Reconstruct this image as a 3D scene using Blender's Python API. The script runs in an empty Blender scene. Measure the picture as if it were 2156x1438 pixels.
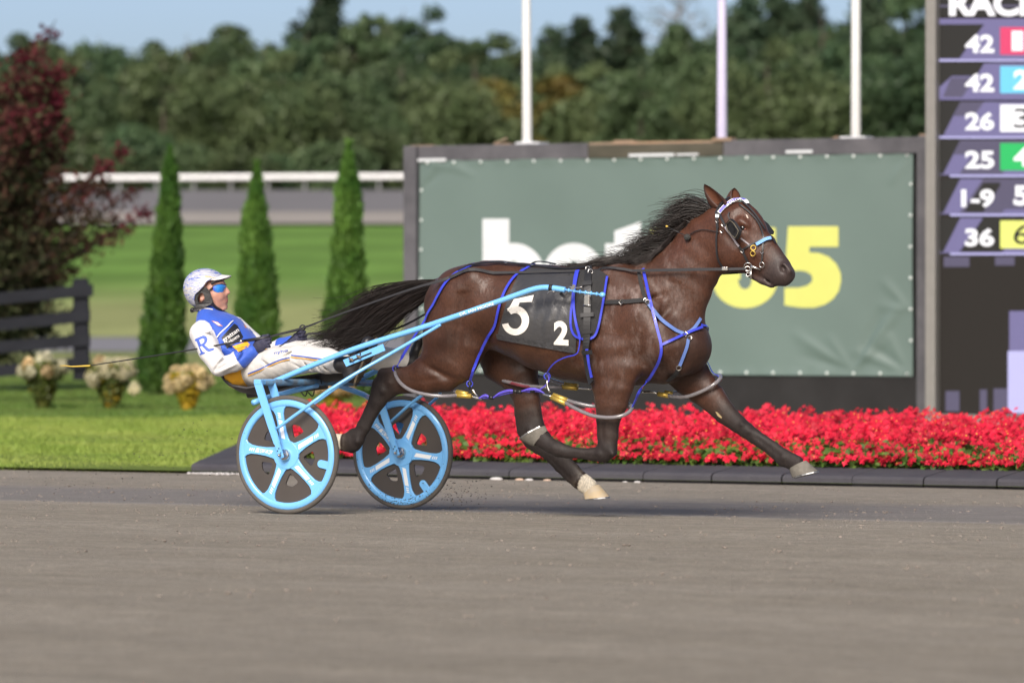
import bpy, bmesh, math, random
import numpy as np
from mathutils import Vector, Matrix

# ------------------------------------------------------------------ camera, sky, sun, exposure
scene = bpy.context.scene
COL = scene.collection
random.seed(7)
RNG = np.random.default_rng(11)

TH = math.radians(27.5)          # yaw of the view against the direction of the track (x runs along the track)
F = 9856.0                       # focal length in pixels of the 2156 px wide photograph
HZ = 640.0                       # row of the horizon
CAM = np.array([14.12, -24.93, 1.27])
RT = np.array([math.cos(TH), math.sin(TH), 0.0])
DP = np.array([-math.sin(TH), math.cos(TH), 0.0])
ZZ = np.array([0.0, 0.0, 1.0])
PIT = math.atan((719 - HZ) / F)
FW = DP * math.cos(PIT) - ZZ * math.sin(PIT)
UP = ZZ * math.cos(PIT) + DP * math.sin(PIT)

cam_data = bpy.data.cameras.new('camera')
cam = bpy.data.objects.new('camera', cam_data)
COL.objects.link(cam)
cam.location = CAM
cam.rotation_euler = Matrix((RT, UP, -FW)).transposed().to_euler()
cam_data.sensor_width = 36.0
cam_data.lens = 36.0 * F / 2156.0
cam_data.clip_start = 0.5
cam_data.clip_end = 6000.0
cam_data.dof.use_dof = True
cam_data.dof.focus_distance = 27.9
cam_data.dof.aperture_fstop = 2.6
scene.camera = cam

SUN_EL = math.radians(35.0)
SUN_AZ_BACK = math.radians(14.0)     # how far the sun stands to the left of straight behind the camera
sun_dir = (-DP * math.cos(SUN_AZ_BACK) - RT * math.sin(SUN_AZ_BACK)) * math.cos(SUN_EL) + ZZ * math.sin(SUN_EL)
world = bpy.data.worlds.new('World')
scene.world = world
world.use_nodes = True
wn = world.node_tree
wn.nodes.clear()
w_out = wn.nodes.new('ShaderNodeOutputWorld')
w_bg = wn.nodes.new('ShaderNodeBackground')
w_sky = wn.nodes.new('ShaderNodeTexSky')
w_sky.sky_type = 'NISHITA'
w_sky.sun_disc = False
w_sky.sun_elevation = SUN_EL
w_sky.sun_rotation = math.atan2(sun_dir[0], sun_dir[1])
w_sky.air_density = 0.5
w_sky.dust_density = 2.5
w_sky.ozone_density = 0.3
w_bg.inputs['Strength'].default_value = 0.14
wn.links.new(w_sky.outputs[0], w_bg.inputs['Color'])
wn.links.new(w_bg.outputs[0], w_out.inputs['Surface'])

sun_data = bpy.data.lights.new('sun', 'SUN')
sun_data.energy = 3.4
sun_data.angle = math.radians(28.0)      # the sun of the photograph is veiled, its shadows are soft
sun_data.color = (1.0, 0.93, 0.84)
sun = bpy.data.objects.new('sun', sun_data)
COL.objects.link(sun)
sun.rotation_euler = Vector(sun_dir).to_track_quat('Z', 'Y').to_euler()
sun.location = (0, 0, 60)

scene.view_settings.view_transform = 'Standard'
scene.view_settings.look = 'None'
scene.view_settings.gamma = 1.0
scene.view_settings.use_curve_mapping = False
scene.view_settings.exposure = 0.35
scene.render.engine = 'CYCLES'
try:
    scene.cycles.use_denoising = True
    scene.cycles.max_bounces = 8
    scene.cycles.transparent_max_bounces = 16
except Exception:
    pass

# ------------------------------------------------------------------ helpers
def ray(px, py):
    return FW + RT * ((px - 1078) / F) + UP * ((719 - py) / F)

def U(px, py, y=0.0):
    """The point of the lengthwise plane y = const that a pixel of the photograph shows."""
    q = ray(px, py)
    return CAM + q * ((y - CAM[1]) / q[1])

def G(px, py, z=0.0):
    """The point of the level plane z = const that a pixel of the photograph shows."""
    q = ray(px, py)
    return CAM + q * ((z - CAM[2]) / q[2])

def W(px, depth, z):
    """The point at a distance in front of the camera, in the column of a pixel, at height z."""
    p = CAM + DP * depth + RT * ((px - 1078) / F * depth)
    return np.array([p[0], p[1], z])

def zrow(py, depth):
    return CAM[2] + (HZ - py) / F * depth

def tag(o, label=None, cat=None, group=None, kind=None):
    if label: o['label'] = label
    if cat: o['category'] = cat
    if group: o['group'] = group
    if kind: o['kind'] = kind
    return o

def origin_of(o):
    v = np.zeros(3)
    while o is not None:
        v += np.array(o.location)
        o = o.parent
    return v

def empty(name, loc, label=None, cat=None, group=None):
    o = bpy.data.objects.new(name, None)
    COL.objects.link(o)
    o.location = [float(c) for c in loc]
    o.empty_display_size = 0.2
    return tag(o, label, cat, group)

def link_mesh(name, me, parent=None, mats=None, loc=None):
    o = bpy.data.objects.new(name, me)
    COL.objects.link(o)
    if mats is not None:
        for m in (mats if isinstance(mats, (list, tuple)) else [mats]):
            me.materials.append(m)
    if parent is not None:
        o.parent = parent
    if loc is not None:
        o.location = [float(c) for c in loc]
    return o

def mk(name, verts, faces, mats, parent=None, smooth=True, col=None, mi=None, origin=None):
    """One mesh object from WORLD coordinates; its own origin is put at `origin` (or the parent's)."""
    verts = np.asarray(verts, dtype=np.float64).reshape(-1, 3)
    base = origin_of(parent) if parent is not None else np.zeros(3)
    off = np.array(origin, dtype=float) if origin is not None else base
    me = bpy.data.meshes.new(name)
    if isinstance(faces, np.ndarray):
        nv, k = len(verts), faces.shape[1]
        me.vertices.add(nv)
        me.vertices.foreach_set('co', (verts - off).astype(np.float32).ravel())
        me.loops.add(faces.size)
        me.loops.foreach_set('vertex_index', faces.astype(np.int32).ravel())
        me.polygons.add(len(faces))
        me.polygons.foreach_set('loop_start', np.arange(0, faces.size, k, dtype=np.int32))
        me.polygons.foreach_set('loop_total', np.full(len(faces), k, dtype=np.int32))
        me.update(calc_edges=True)
    else:
        me.from_pydata([tuple(v) for v in (verts - off)], [], [tuple(int(i) for i in f) for f in faces])
        me.update()
    if smooth:
        me.polygons.foreach_set('use_smooth', np.ones(len(me.polygons), dtype=bool))
    if mi is not None:
        me.polygons.foreach_set('material_index', np.asarray(mi, dtype=np.int32))
    if col is not None:
        ca = me.color_attributes.new('Col', 'FLOAT_COLOR', 'POINT')
        c = np.asarray(col, dtype=np.float32)
        if c.shape[1] == 3:
            c = np.concatenate([c, np.ones((len(c), 1), dtype=np.float32)], axis=1)
        ca.data.foreach_set('color', c.ravel())
    return link_mesh(name, me, parent, mats, off - base)

class MB:
    """Collects verts and faces for one mesh."""
    def __init__(s):
        s.v, s.f, s.m = [], [], []
    def add(s, v, f, m=0):
        b = len(s.v)
        s.v.extend([tuple(float(c) for c in p) for p in v])
        s.f.extend([tuple(int(i) + b for i in q) for q in f])
        s.m.extend([m] * len(f))
        return s
    def box(s, c, size, rz=0.0, m=0, bev=0.0, ry=0.0):
        hx, hy, hz = [k / 2 for k in size]
        v = []
        if bev <= 0:
            pts = [(x, y, z) for x in (-hx, hx) for y in (-hy, hy) for z in (-hz, hz)]
            f = [(0, 1, 3, 2), (4, 6, 7, 5), (0, 4, 5, 1), (2, 3, 7, 6), (0, 2, 6, 4), (1, 5, 7, 3)]
        else:
            bm = bmesh.new()
            bmesh.ops.create_cube(bm, size=1.0)
            for q in bm.verts:
                q.co = Vector((q.co.x * size[0], q.co.y * size[1], q.co.z * size[2]))
            bmesh.ops.bevel(bm, geom=bm.edges[:], offset=bev, segments=2, affect='EDGES', profile=0.6)
            bm.verts.index_update()
            pts = [tuple(q.co) for q in bm.verts]
            f = [tuple(q.index for q in p.verts) for p in bm.faces]
            bm.free()
        cz, sz, cy, sy = math.cos(rz), math.sin(rz), math.cos(ry), math.sin(ry)
        for x, y, z in pts:
            x, z = x * cy + z * sy, -x * sy + z * cy
            v.append((c[0] + x * cz - y * sz, c[1] + x * sz + y * cz, c[2] + z))
        return s.add(v, f, m)
    def tube(s, pts, rad, n=10, m=0, cap=True, flat=None, sub=0):
        """Tube along a polyline; rad number or list; flat=(dir vector, factor) squashes it."""
        pts = [np.array(p, dtype=float) for p in pts]
        if sub:
            pts, rad = smooth_path(pts, rad, sub)
        k = len(pts)
        rads = list(rad) if hasattr(rad, '__len__') else [rad] * k
        T = []
        for i in range(k):
            t = pts[min(i + 1, k - 1)] - pts[max(i - 1, 0)]
            T.append(t / (np.linalg.norm(t) + 1e-12))
        ref = np.array([0, 0, 1.0]) if abs(T[0][2]) < 0.9 else np.array([0, 1.0, 0])
        u = np.cross(T[0], ref); u /= np.linalg.norm(u)
        v, f = [], []
        for i in range(k):
            u = u - T[i] * (u @ T[i]); u /= (np.linalg.norm(u) + 1e-12)
            w = np.cross(T[i], u)
            for j in range(n):
                a = 2 * math.pi * j / n
                q = (u * math.cos(a) + w * math.sin(a)) * rads[i]
                if flat is not None:
                    fd = np.array(flat[0], dtype=float); fd /= np.linalg.norm(fd)
                    q = q - fd * (q @ fd) * (1 - flat[1])
                v.append(pts[i] + q)
        for i in range(k - 1):
            for j in range(n):
                a, b = i * n + j, i * n + (j + 1) % n
                f.append((a, b, b + n, a + n))
        if cap:
            f.append(tuple(range(n))[::-1])
            f.append(tuple(range((k - 1) * n, k * n)))
        return s.add(v, f, m)
    def lathe(s, prof, c, axis=(0, 1, 0), n=48, m=0, closed=True):
        """Profile of (radius, along) spun about an axis through c."""
        ax = np.array(axis, dtype=float); ax /= np.linalg.norm(ax)
        ref = np.array([0, 0, 1.0]) if abs(ax[2]) < 0.9 else np.array([1.0, 0, 0])
        u = np.cross(ax, ref); u /= np.linalg.norm(u); w = np.cross(ax, u)
        c = np.array(c, dtype=float)
        k = len(prof)
        v = [c + ax * h + (u * math.cos(2 * math.pi * j / n) + w * math.sin(2 * math.pi * j / n)) * r_ for j in range(n) for (r_, h) in prof]
        f = []
        for j in range(n):
            j2 = (j + 1) % n
            for i in range(k if closed else k - 1):
                i2 = (i + 1) % k
                f.append((j * k + i, j * k + i2, j2 * k + i2, j2 * k + i))
        return s.add(v, f, m)
    def ball(s, c, r, n=8, m=0, sc=(1, 1, 1)):
        bm = bmesh.new()
        bmesh.ops.create_icosphere(bm, subdivisions=2 if n > 6 else 1, radius=1.0)
        bm.verts.index_update()
        v = [(c[0] + q.co.x * r * sc[0], c[1] + q.co.y * r * sc[1], c[2] + q.co.z * r * sc[2]) for q in bm.verts]
        f = [tuple(q.index for q in p.verts) for p in bm.faces]
        bm.free()
        return s.add(v, f, m)
    def ring(s, c, R, r, normal=(0, 1, 0), n=20, m=0, k=6):
        prof = [(R + r * math.cos(2 * math.pi * i / k), r * math.sin(2 * math.pi * i / k)) for i in range(k)]
        return s.lathe(prof, c, normal, n, m)
    def build(s, name, mats, parent=None, smooth=True, origin=None, sharp=None):
        o = mk(name, s.v, s.f, mats, parent, smooth, mi=s.m if max(s.m or [0]) else None, origin=origin)
        if smooth and sharp is not None:
            sharpen(o, sharp)
        return o

def sharpen(o, deg=35):
    bm = bmesh.new()
    bm.from_mesh(o.data)
    lim = math.radians(deg)
    for e in bm.edges:
        if len(e.link_faces) == 2 and e.calc_face_angle(0.0) > lim:
            e.smooth = False
    bm.to_mesh(o.data)
    bm.free()

def smooth_path(pts, rad=None, sub=4):
    """Catmull-Rom through points (radii too)."""
    P = np.array(pts, dtype=float)
    R = np.array(rad if (rad is not None and hasattr(rad, '__len__')) else [rad if rad is not None else 0] * len(P), dtype=float)
    X = np.column_stack([P, R])
    out = []
    for i in range(len(X) - 1):
        p0, p1, p2, p3 = X[max(i - 1, 0)], X[i], X[i + 1], X[min(i + 2, len(X) - 1)]
        for t in np.arange(sub) / sub:
            out.append(0.5 * ((2 * p1) + (p2 - p0) * t + (2 * p0 - 5 * p1 + 4 * p2 - p3) * t * t + (3 * p1 - p0 - 3 * p2 + p3) * t ** 3))
    out.append(X[-1])
    out = np.array(out)
    return [o for o in out[:, :3]], list(out[:, 3])

def poly2d(outlines, depth=0.0, bevel=0.0):
    """Filled 2D outlines (even-odd holes) -> (verts, faces) in x,y with thickness along z."""
    cu = bpy.data.curves.new('outline', 'CURVE')
    cu.dimensions = '2D'
    cu.fill_mode = 'BOTH'
    cu.extrude = depth / 2
    cu.bevel_depth = bevel
    for o in outlines:
        sp = cu.splines.new('POLY')
        sp.points.add(len(o) - 1)
        for q, p in zip(sp.points, o):
            q.co = (p[0], p[1], 0, 1)
        sp.use_cyclic_u = True
    return _curve_mesh(cu)

def _curve_mesh(cu):
    ob = bpy.data.objects.new('outline', cu)
    COL.objects.link(ob)
    bpy.context.view_layer.update()
    me = bpy.data.meshes.new_from_object(ob.evaluated_get(bpy.context.evaluated_depsgraph_get()))
    v = np.array([tuple(p.co) for p in me.vertices]).reshape(-1, 3)
    f = [tuple(p.vertices) for p in me.polygons]
    bpy.data.objects.remove(ob)
    bpy.data.curves.remove(cu)
    bpy.data.meshes.remove(me)
    return v, f

def text2d(s, bold=0.02, depth=0.0, spacing=1.0):
    cu = bpy.data.curves.new('lettering', 'FONT')
    cu.body = s
    cu.offset = bold
    cu.extrude = depth / 2
    cu.space_character = spacing
    cu.resolution_u = 6
    return _curve_mesh(cu)

def fit2d(v, x0, x1, y0, y1):
    """Scale 2D verts into a rectangle."""
    v = np.array(v)
    a, b = v[:, :2].min(0), v[:, :2].max(0)
    w = v.copy()
    w[:, 0] = x0 + (v[:, 0] - a[0]) / (b[0] - a[0]) * (x1 - x0)
    w[:, 1] = y0 + (v[:, 1] - a[1]) / (b[1] - a[1]) * (y1 - y0)
    return w

# ------------------------------------------------------------------ materials
def nodes_of(name):
    m = bpy.data.materials.new(name)
    m.use_nodes = True
    nt = m.node_tree
    return m, nt, nt.nodes['Principled BSDF']

def mat(name, color, rough=0.6, metal=0.0, spec=0.5, var=0.15, scale=8.0, bump=0.0, bscale=60.0, coat=0.0, sheen=0.0, emit=0.0, stretch=(1, 1, 1), trans=0.0, detail=5.0, color2=None, contrast=1.0, bdist=0.01, attr=False, alpha=None, sss=0.0):
    m, nt, b = nodes_of(name)
    N, L = nt.nodes, nt.links
    tc = N.new('ShaderNodeTexCoord')
    mp = N.new('ShaderNodeMapping')
    mp.inputs['Scale'].default_value = stretch
    L.new(tc.outputs['Object'], mp.inputs['Vector'])
    if attr:
        at = N.new('ShaderNodeAttribute'); at.attribute_name = 'Col'
        base = at.outputs['Color']
    else:
        rgb = N.new('ShaderNodeRGB'); rgb.outputs[0].default_value = (*color, 1)
        base = rgb.outputs[0]
    if var > 0 or color2 is not None:
        nz = N.new('ShaderNodeTexNoise')
        nz.inputs['Scale'].default_value = scale
        nz.inputs['Detail'].default_value = detail
        nz.inputs['Roughness'].default_value = 0.62
        L.new(mp.outputs[0], nz.inputs['Vector'])
        mr = N.new('ShaderNodeMapRange')
        mr.inputs['From Min'].default_value = 0.5 - 0.25 / contrast
        mr.inputs['From Max'].default_value = 0.5 + 0.25 / contrast
        L.new(nz.outputs[0], mr.inputs['Value'])
        mx = N.new('ShaderNodeMix'); mx.data_type = 'RGBA'
        if color2 is not None:
            L.new(mr.outputs[0], mx.inputs['Factor'])
            L.new(base, mx.inputs['A'])
            mx.inputs['B'].default_value = (*color2, 1)
        else:
            mr.inputs['To Min'].default_value = 1 - var
            mr.inputs['To Max'].default_value = 1 + var
            mx.blend_type = 'MULTIPLY'
            mx.inputs['Factor'].default_value = 1.0
            L.new(base, mx.inputs['A'])
            L.new(mr.outputs[0], mx.inputs['B'])
        L.new(mx.outputs['Result'], b.inputs['Base Color'])
    else:
        L.new(base, b.inputs['Base Color'])
    b.inputs['Roughness'].default_value = rough
    b.inputs['Metallic'].default_value = metal
    b.inputs['Specular IOR Level'].default_value = spec
    b.inputs['Coat Weight'].default_value = coat
    b.inputs['Sheen Weight'].default_value = sheen
    if sss: 
        b.inputs['Subsurface Weight'].default_value = sss
        b.inputs['Subsurface Radius'].default_value = (0.02, 0.008, 0.004)
    if trans: b.inputs['Transmission Weight'].default_value = trans
    if emit:
        L.new(base, b.inputs['Emission Color'])
        b.inputs['Emission Strength'].default_value = emit
    if bump:
        n2 = N.new('ShaderNodeTexNoise')
        n2.inputs['Scale'].default_value = bscale
        n2.inputs['Detail'].default_value = 6.0
        L.new(mp.outputs[0], n2.inputs['Vector'])
        bp = N.new('ShaderNodeBump')
        bp.inputs['Strength'].default_value = bump
        bp.inputs['Distance'].default_value = bdist
        L.new(n2.outputs[0], bp.inputs['Height'])
        L.new(bp.outputs[0], b.inputs['Normal'])
    return m

def leafmat(name, c1, c2, rough=0.55, scale=1.5, translucent=0.25, attr=False):
    """Foliage: colour varied from clump to clump, some light passing through the leaves."""
    m, nt, b = nodes_of(name)
    N, L = nt.nodes, nt.links
    tc = N.new('ShaderNodeTexCoord')
    nz = N.new('ShaderNodeTexNoise'); nz.inputs['Scale'].default_value = scale; nz.inputs['Detail'].default_value = 4.0
    L.new(tc.outputs['Object'], nz.inputs['Vector'])
    cr = N.new('ShaderNodeValToRGB')
    cr.color_ramp.elements[0].position, cr.color_ramp.elements[1].position = 0.35, 0.65
    cr.color_ramp.elements[0].color = (*c1, 1); cr.color_ramp.elements[1].color = (*c2, 1)
    L.new(nz.outputs[0], cr.inputs[0])
    out = cr.outputs[0]
    oi = N.new('ShaderNodeObjectInfo')
    hs = N.new('ShaderNodeHueSaturation')
    mr = N.new('ShaderNodeMapRange'); mr.inputs['To Min'].default_value = 0.75; mr.inputs['To Max'].default_value = 1.3
    L.new(oi.outputs['Random'], mr.inputs['Value'])
    L.new(mr.outputs[0], hs.inputs['Value'])
    if attr:
        at = N.new('ShaderNodeAttribute'); at.attribute_name = 'Col'
        mx = N.new('ShaderNodeMix'); mx.data_type = 'RGBA'; mx.blend_type = 'MULTIPLY'; mx.inputs['Factor'].default_value = 1
        L.new(out, mx.inputs['A']); L.new(at.outputs['Color'], mx.inputs['B'])
        out = mx.outputs['Result']
    L.new(out, hs.inputs['Color'])
    L.new(hs.outputs[0], b.inputs['Base Color'])
    b.inputs['Roughness'].default_value = rough
    b.inputs['Specular IOR Level'].default_value = 0.3
    if translucent:
        tr = N.new('ShaderNodeBsdfTranslucent')
        L.new(hs.outputs[0], tr.inputs['Color'])
        ms = N.new('ShaderNodeMixShader'); ms.inputs[0].default_value = translucent
        L.new(b.outputs[0], ms.inputs[1]); L.new(tr.outputs[0], ms.inputs[2])
        L.new(ms.outputs[0], nt.nodes['Material Output'].inputs['Surface'])
    return m
# ------------------------------------------------------------------ ground
def track_z(y):
    """The track falls gently towards the infield under the sulky."""
    y = np.asarray(y, dtype=float)
    return np.where(y < -0.95, 0.019, np.where(y > 1.3, -0.026, 0.0 - 0.02 * y))

def sheet(name, xs, ys, zf, m, kind='structure', parent=None):
    X, Y = np.meshgrid(xs, ys)
    Z = zf(X, Y)
    v = np.column_stack([X.ravel(), Y.ravel(), Z.ravel()])
    nx, ny = len(xs), len(ys)
    i = np.arange((ny - 1) * nx).reshape(ny - 1, nx)[:, :-1].ravel()
    f = np.column_stack([i, i + 1, i + nx + 1, i + nx])
    o = mk(name, v, f, m, parent)
    tag(o, kind=kind)
    return o

def track_material():
    m, nt, b = nodes_of('crushed_stone_track')
    N, L = nt.nodes, nt.links
    tc = N.new('ShaderNodeTexCoord')
    def noise(scale, st, detail=6.0, rough=0.6):
        mp = N.new('ShaderNodeMapping'); mp.inputs['Scale'].default_value = st
        L.new(tc.outputs['Object'], mp.inputs['Vector'])
        n = N.new('ShaderNodeTexNoise'); n.inputs['Scale'].default_value = scale; n.inputs['Detail'].default_value = detail; n.inputs['Roughness'].default_value = rough
        L.new(mp.outputs[0], n.inputs['Vector'])
        return n.outputs[0]
    def ramp(src, stops):
        r_ = N.new('ShaderNodeValToRGB')
        while len(r_.color_ramp.elements) < len(stops): r_.color_ramp.elements.new(0.5)
        for e, (p, c) in zip(r_.color_ramp.elements, stops):
            e.position = p; e.color = (*c, 1) if hasattr(c, '__len__') else (c, c, c, 1)
        L.new(src, r_.inputs[0])
        return r_.outputs[0]
    def mix(fac, a, c, mode='MIX'):
        x = N.new('ShaderNodeMix'); x.data_type = 'RGBA'; x.blend_type = mode
        if isinstance(fac, float): x.inputs['Factor'].default_value = fac
        else: L.new(fac, x.inputs['Factor'])
        for k, s in (('A', a), ('B', c)):
            if isinstance(s, tuple): x.inputs[k].default_value = (*s, 1)
            else: L.new(s, x.inputs[k])
        return x.outputs['Result']
    base = ramp(noise(1.1, (0.35, 1.2, 1)), [(0.32, (0.258, 0.228, 0.182)), (0.68, (0.318, 0.282, 0.230))])
    streak = ramp(noise(3.0, (0.22, 2.4, 1), 8.0, 0.7), [(0.35, 0.90), (0.65, 1.07)])
    base = mix(1.0, base, streak, 'MULTIPLY')
    base = mix(1.0, base, ramp(noise(7.5, (0.75, 1.1, 1), 9.0, 0.72), [(0.34, 0.84), (0.66, 1.13)]), 'MULTIPLY')
    clod = ramp(noise(16.0, (0.6, 1.2, 1), 4.0, 0.6), [(0.60, 0.0), (0.68, 0.55)])
    base = mix(clod, base, (0.150, 0.130, 0.110))
    grit = ramp(noise(55.0, (0.8, 1.2, 1), 5.0, 0.75), [(0.34, 0.55), (0.5, 1.0), (0.68, 1.35)])
    base = mix(0.75, base, grit, 'MULTIPLY')
    # damp, packed, bluish strip between the racing line and the kerb
    sep = N.new('ShaderNodeSeparateXYZ'); L.new(tc.outputs['Object'], sep.inputs[0])
    wob = N.new('ShaderNodeMath'); wob.operation = 'MULTIPLY_ADD'; wob.inputs[1].default_value = 0.9
    L.new(noise(1.6, (0.25, 1.5, 1), 6.0), wob.inputs[0]); L.new(sep.outputs['Y'], wob.inputs[2])
    mr = N.new('ShaderNodeMapRange'); mr.inputs['From Min'].default_value = -2.0; mr.inputs['From Max'].default_value = 8.0
    L.new(wob.outputs[0], mr.inputs['Value'])
    def yy(y): return (y + 0.45 + 2.0) / 10.0
    band = ramp(mr.outputs[0], [(yy(0.55), 0.0), (yy(0.85), 0.66), (yy(2.6), 0.72), (yy(3.5), 0.12)])
    packed = mix(1.0, (0.182, 0.172, 0.174), ramp(noise(9.0, (0.25, 3.0, 1), 8.0, 0.75), [(0.36, 0.72), (0.64, 1.25)]), 'MULTIPLY')
    base = mix(band, base, packed)
    # pale stone dust gathered along the near edge of that strip
    edge = ramp(mr.outputs[0], [(yy(0.35), 0.0), (yy(0.72), 0.75), (yy(1.15), 0.0)])
    fl = ramp(noise(26.0, (0.5, 2.5, 1), 4.0, 0.8), [(0.50, 0.0), (0.62, 1.0)])
    mm = mix(1.0, edge, fl, 'MULTIPLY')
    base = mix(mm, base, (0.50, 0.48, 0.46))
    L.new(base, b.inputs['Base Color'])
    b.inputs['Roughness'].default_value = 0.92
    b.inputs['Specular IOR Level'].default_value = 0.12
    bp = N.new('ShaderNodeBump'); bp.inputs['Strength'].default_value = 0.9; bp.inputs['Distance'].default_value = 0.022
    L.new(noise(38.0, (0.7, 1.3, 1), 8.0, 0.72), bp.inputs['Height'])
    b2 = N.new('ShaderNodeBump'); b2.inputs['Strength'].default_value = 0.5; b2.inputs['Distance'].default_value = 0.03
    L.new(noise(5.0, (0.4, 2.0, 1), 6.0, 0.6), b2.inputs['Height']); L.new(bp.outputs[0], b2.inputs['Normal'])
    L.new(b2.outputs[0], b.inputs['Normal'])
    return m

M_track = track_material()
KERB_Y = 5.70
xs = np.concatenate([[-400, -120, -40], np.linspace(-14, 16, 200), [40, 120, 400]])
ys = np.concatenate([[-60, -30], np.linspace(-16, KERB_Y + 0.1, 190)])
def zt(X, Y):
    n = 0.006 * np.sin(X * 1.7 + 2.1 * np.sin(Y * 1.3)) * np.sin(Y * 3.1 + X * 0.6) + 0.004 * np.sin(X * 5.3 + Y * 2.0) * np.sin(Y * 7.7 - X)
    calm = np.clip(np.abs(Y) - 1.2, 0, 1) * np.clip(np.abs(Y - KERB_Y) / 2, 0, 1)
    return track_z(Y) + n * calm
sheet('race_track', xs, ys, zt, M_track)

# infield: level lawn, a service path, a rising bank, the far turn of the track, all looking away from the camera
def depth_of(X, Y):
    return (X - CAM[0]) * DP[0] + (Y - CAM[1]) * DP[1]
PROF = [(0, -0.03), (95, -0.03), (128, -0.03), (146, 0.22), (165, 1.5), (180, 2.9), (199, 4.55)]
def prof(d, P):
    return np.interp(d, [p[0] for p in P], [p[1] for p in P])
def radial_sheet(name, d0, d1, nd, m, P, wid=(-2600, 4800), nx=26, dz=0.0):
    ds = np.linspace(d0, d1, nd); px = np.linspace(wid[0], wid[1], nx)
    v = [W(p, d, float(prof(d, P)) + dz) for d in ds for p in px]
    i = np.arange((nd - 1) * nx).reshape(nd - 1, nx)[:, :-1].ravel()
    f = np.column_stack([i, i + 1, i + nx + 1, i + nx])
    return tag(mk(name, v, f, m or M_bank), kind='structure')

M_lawn = mat('lawn_soil', (0.110, 0.150, 0.030), 0.95, var=0.3, scale=0.9, bump=0.6, bscale=40, spec=0.1)
M_bank = mat('bank_grass', (0.105, 0.150, 0.040), 0.95, color2=(0.085, 0.150, 0.034), scale=0.05, stretch=(1, 1, 1), bump=0.5, bscale=3.0, spec=0.1, bdist=0.1)
M_dry = mat('dry_grass', (0.215, 0.215, 0.095), 0.95, color2=(0.150, 0.190, 0.060), scale=0.12, bump=0.5, bscale=3.0, spec=0.1, bdist=0.1)
M_farpath = mat('service_path_stone', (0.17, 0.165, 0.175), 0.9, var=0.15, scale=0.6, bump=0.3, bscale=6)
M_fartrack = mat('far_track_stone', (0.128, 0.121, 0.122), 0.92, var=0.10, scale=0.25, bump=0.3, bscale=6)
M_fartrack2 = mat('far_track_dust', (0.262, 0.236, 0.205), 0.92, var=0.10, scale=0.25, bump=0.3, bscale=6)

# the lawn starts at the inside edge of the track
lx = np.concatenate([[-300, -80], np.linspace(-40, 20, 80), [60, 200]])
ly = np.concatenate([np.linspace(KERB_Y - 0.04, 14, 40), np.linspace(15, 120, 60)])
sheet('lawn', lx, ly, lambda X, Y: -0.004 + 0 * X + 0.012 * np.sin(X * 0.9) * np.sin(Y * 0.7) * np.clip((Y - KERB_Y) / 3, 0, 1) - 0.022 * np.clip((Y - KERB_Y) / 2, 0, 1), M_lawn)
radial_sheet('infield_grass', 88, 127.9, 20, M_dry, PROF, dz=0.012)
radial_sheet('service_path', 126, 147, 12, M_farpath, PROF, dz=0.03)
bank = radial_sheet('grass_bank', 145, 200, 40, None, PROF, dz=0.045)
bank.data.materials.clear()
M_bankv = mat('bank_grass', (1, 1, 1), 0.95, attr=True, var=0.22, scale=0.35, stretch=(1, .35, 1), bump=0.5, bscale=3.0, spec=0.08, bdist=0.1)
bank.data.materials.append(M_bankv)
# the turf is parched at the foot of the slope and greener higher up
_c = np.array([tuple(v.co) for v in bank.data.vertices]) + np.array(bank.location)
_d = depth_of(_c[:, 0], _c[:, 1])
_t = np.clip((_d - 156) / 18, 0, 1)[:, None]; _t = _t * _t * (3 - 2 * _t)
_k = np.array([0.225, 0.245, 0.100]) * (1 - _t) + np.array([0.105, 0.190, 0.040]) * _t
_k = _k * (1 + 0.12 * np.sin(_d * 0.9)[:, None] * _t)
_ca = bank.data.color_attributes.new('Col', 'FLOAT_COLOR', 'POINT')
_ca.data.foreach_set('color', np.column_stack([_k, np.ones(len(_k))]).astype(np.float32).ravel())
TP = [(199, 4.66), (209, 5.35), (226, 6.75), (228, 6.78)]
radial_sheet('far_track_inner_lane', 199.5, 210, 6, M_fartrack2, TP)
radial_sheet('far_track', 209.5, 227, 10, M_fartrack, TP, dz=0.012)
radial_sheet('forest_floor', 227, 900, 14, mat('forest_floor', (0.045, 0.055, 0.022), 0.95, color2=(0.07, 0.065, 0.03), scale=0.2), [(227, 6.4), (260, 6.2), (400, 6.6), (900, 14)])
tag(mk('ground', [(-4000, -4000, -0.6), (4000, -4000, -0.6), (4000, 4000, -0.6), (-4000, 4000, -0.6)], [(0, 1, 2, 3)], M_lawn), kind='structure')
# ------------------------------------------------------------------ foliage kit
def leaf_cloud(centers, sizes, normals=None, rng=RNG, aspect=0.7, tri=False, bend=0.25):
    """One quad (two bent triangles) per leaf clump. Returns verts, faces (quads)."""
    n = len(centers)
    c = np.asarray(centers); s = np.asarray(sizes).reshape(-1, 1)
    if normals is None:
        a = rng.normal(size=(n, 3))
    else:
        a = np.asarray(normals) + rng.normal(size=(n, 3)) * 0.55
    a /= np.linalg.norm(a, axis=1, keepdims=True)
    t = rng.normal(size=(n, 3)); u = np.cross(a, t); u /= np.linalg.norm(u, axis=1, keepdims=True) + 1e-9
    w = np.cross(a, u)
    p0 = c - u * s
    p1 = c + w * s * aspect * 0.6 + a * s * bend
    p2 = c + u * s
    p3 = c - w * s * aspect * 0.6 + a * s * bend
    v = np.stack([p0, p1, p2, p3], axis=1).reshape(-1, 3)
    f = np.arange(n * 4).reshape(n, 4)
    return v, f

def ellip_shell(n, rng, rad=(1, 1, 1), power=0.45):
    d = rng.normal(size=(n, 3)); d /= np.linalg.norm(d, axis=1, keepdims=True)
    rr = rng.random((n, 1)) ** power
    return d * rr * np.array(rad), d

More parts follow.
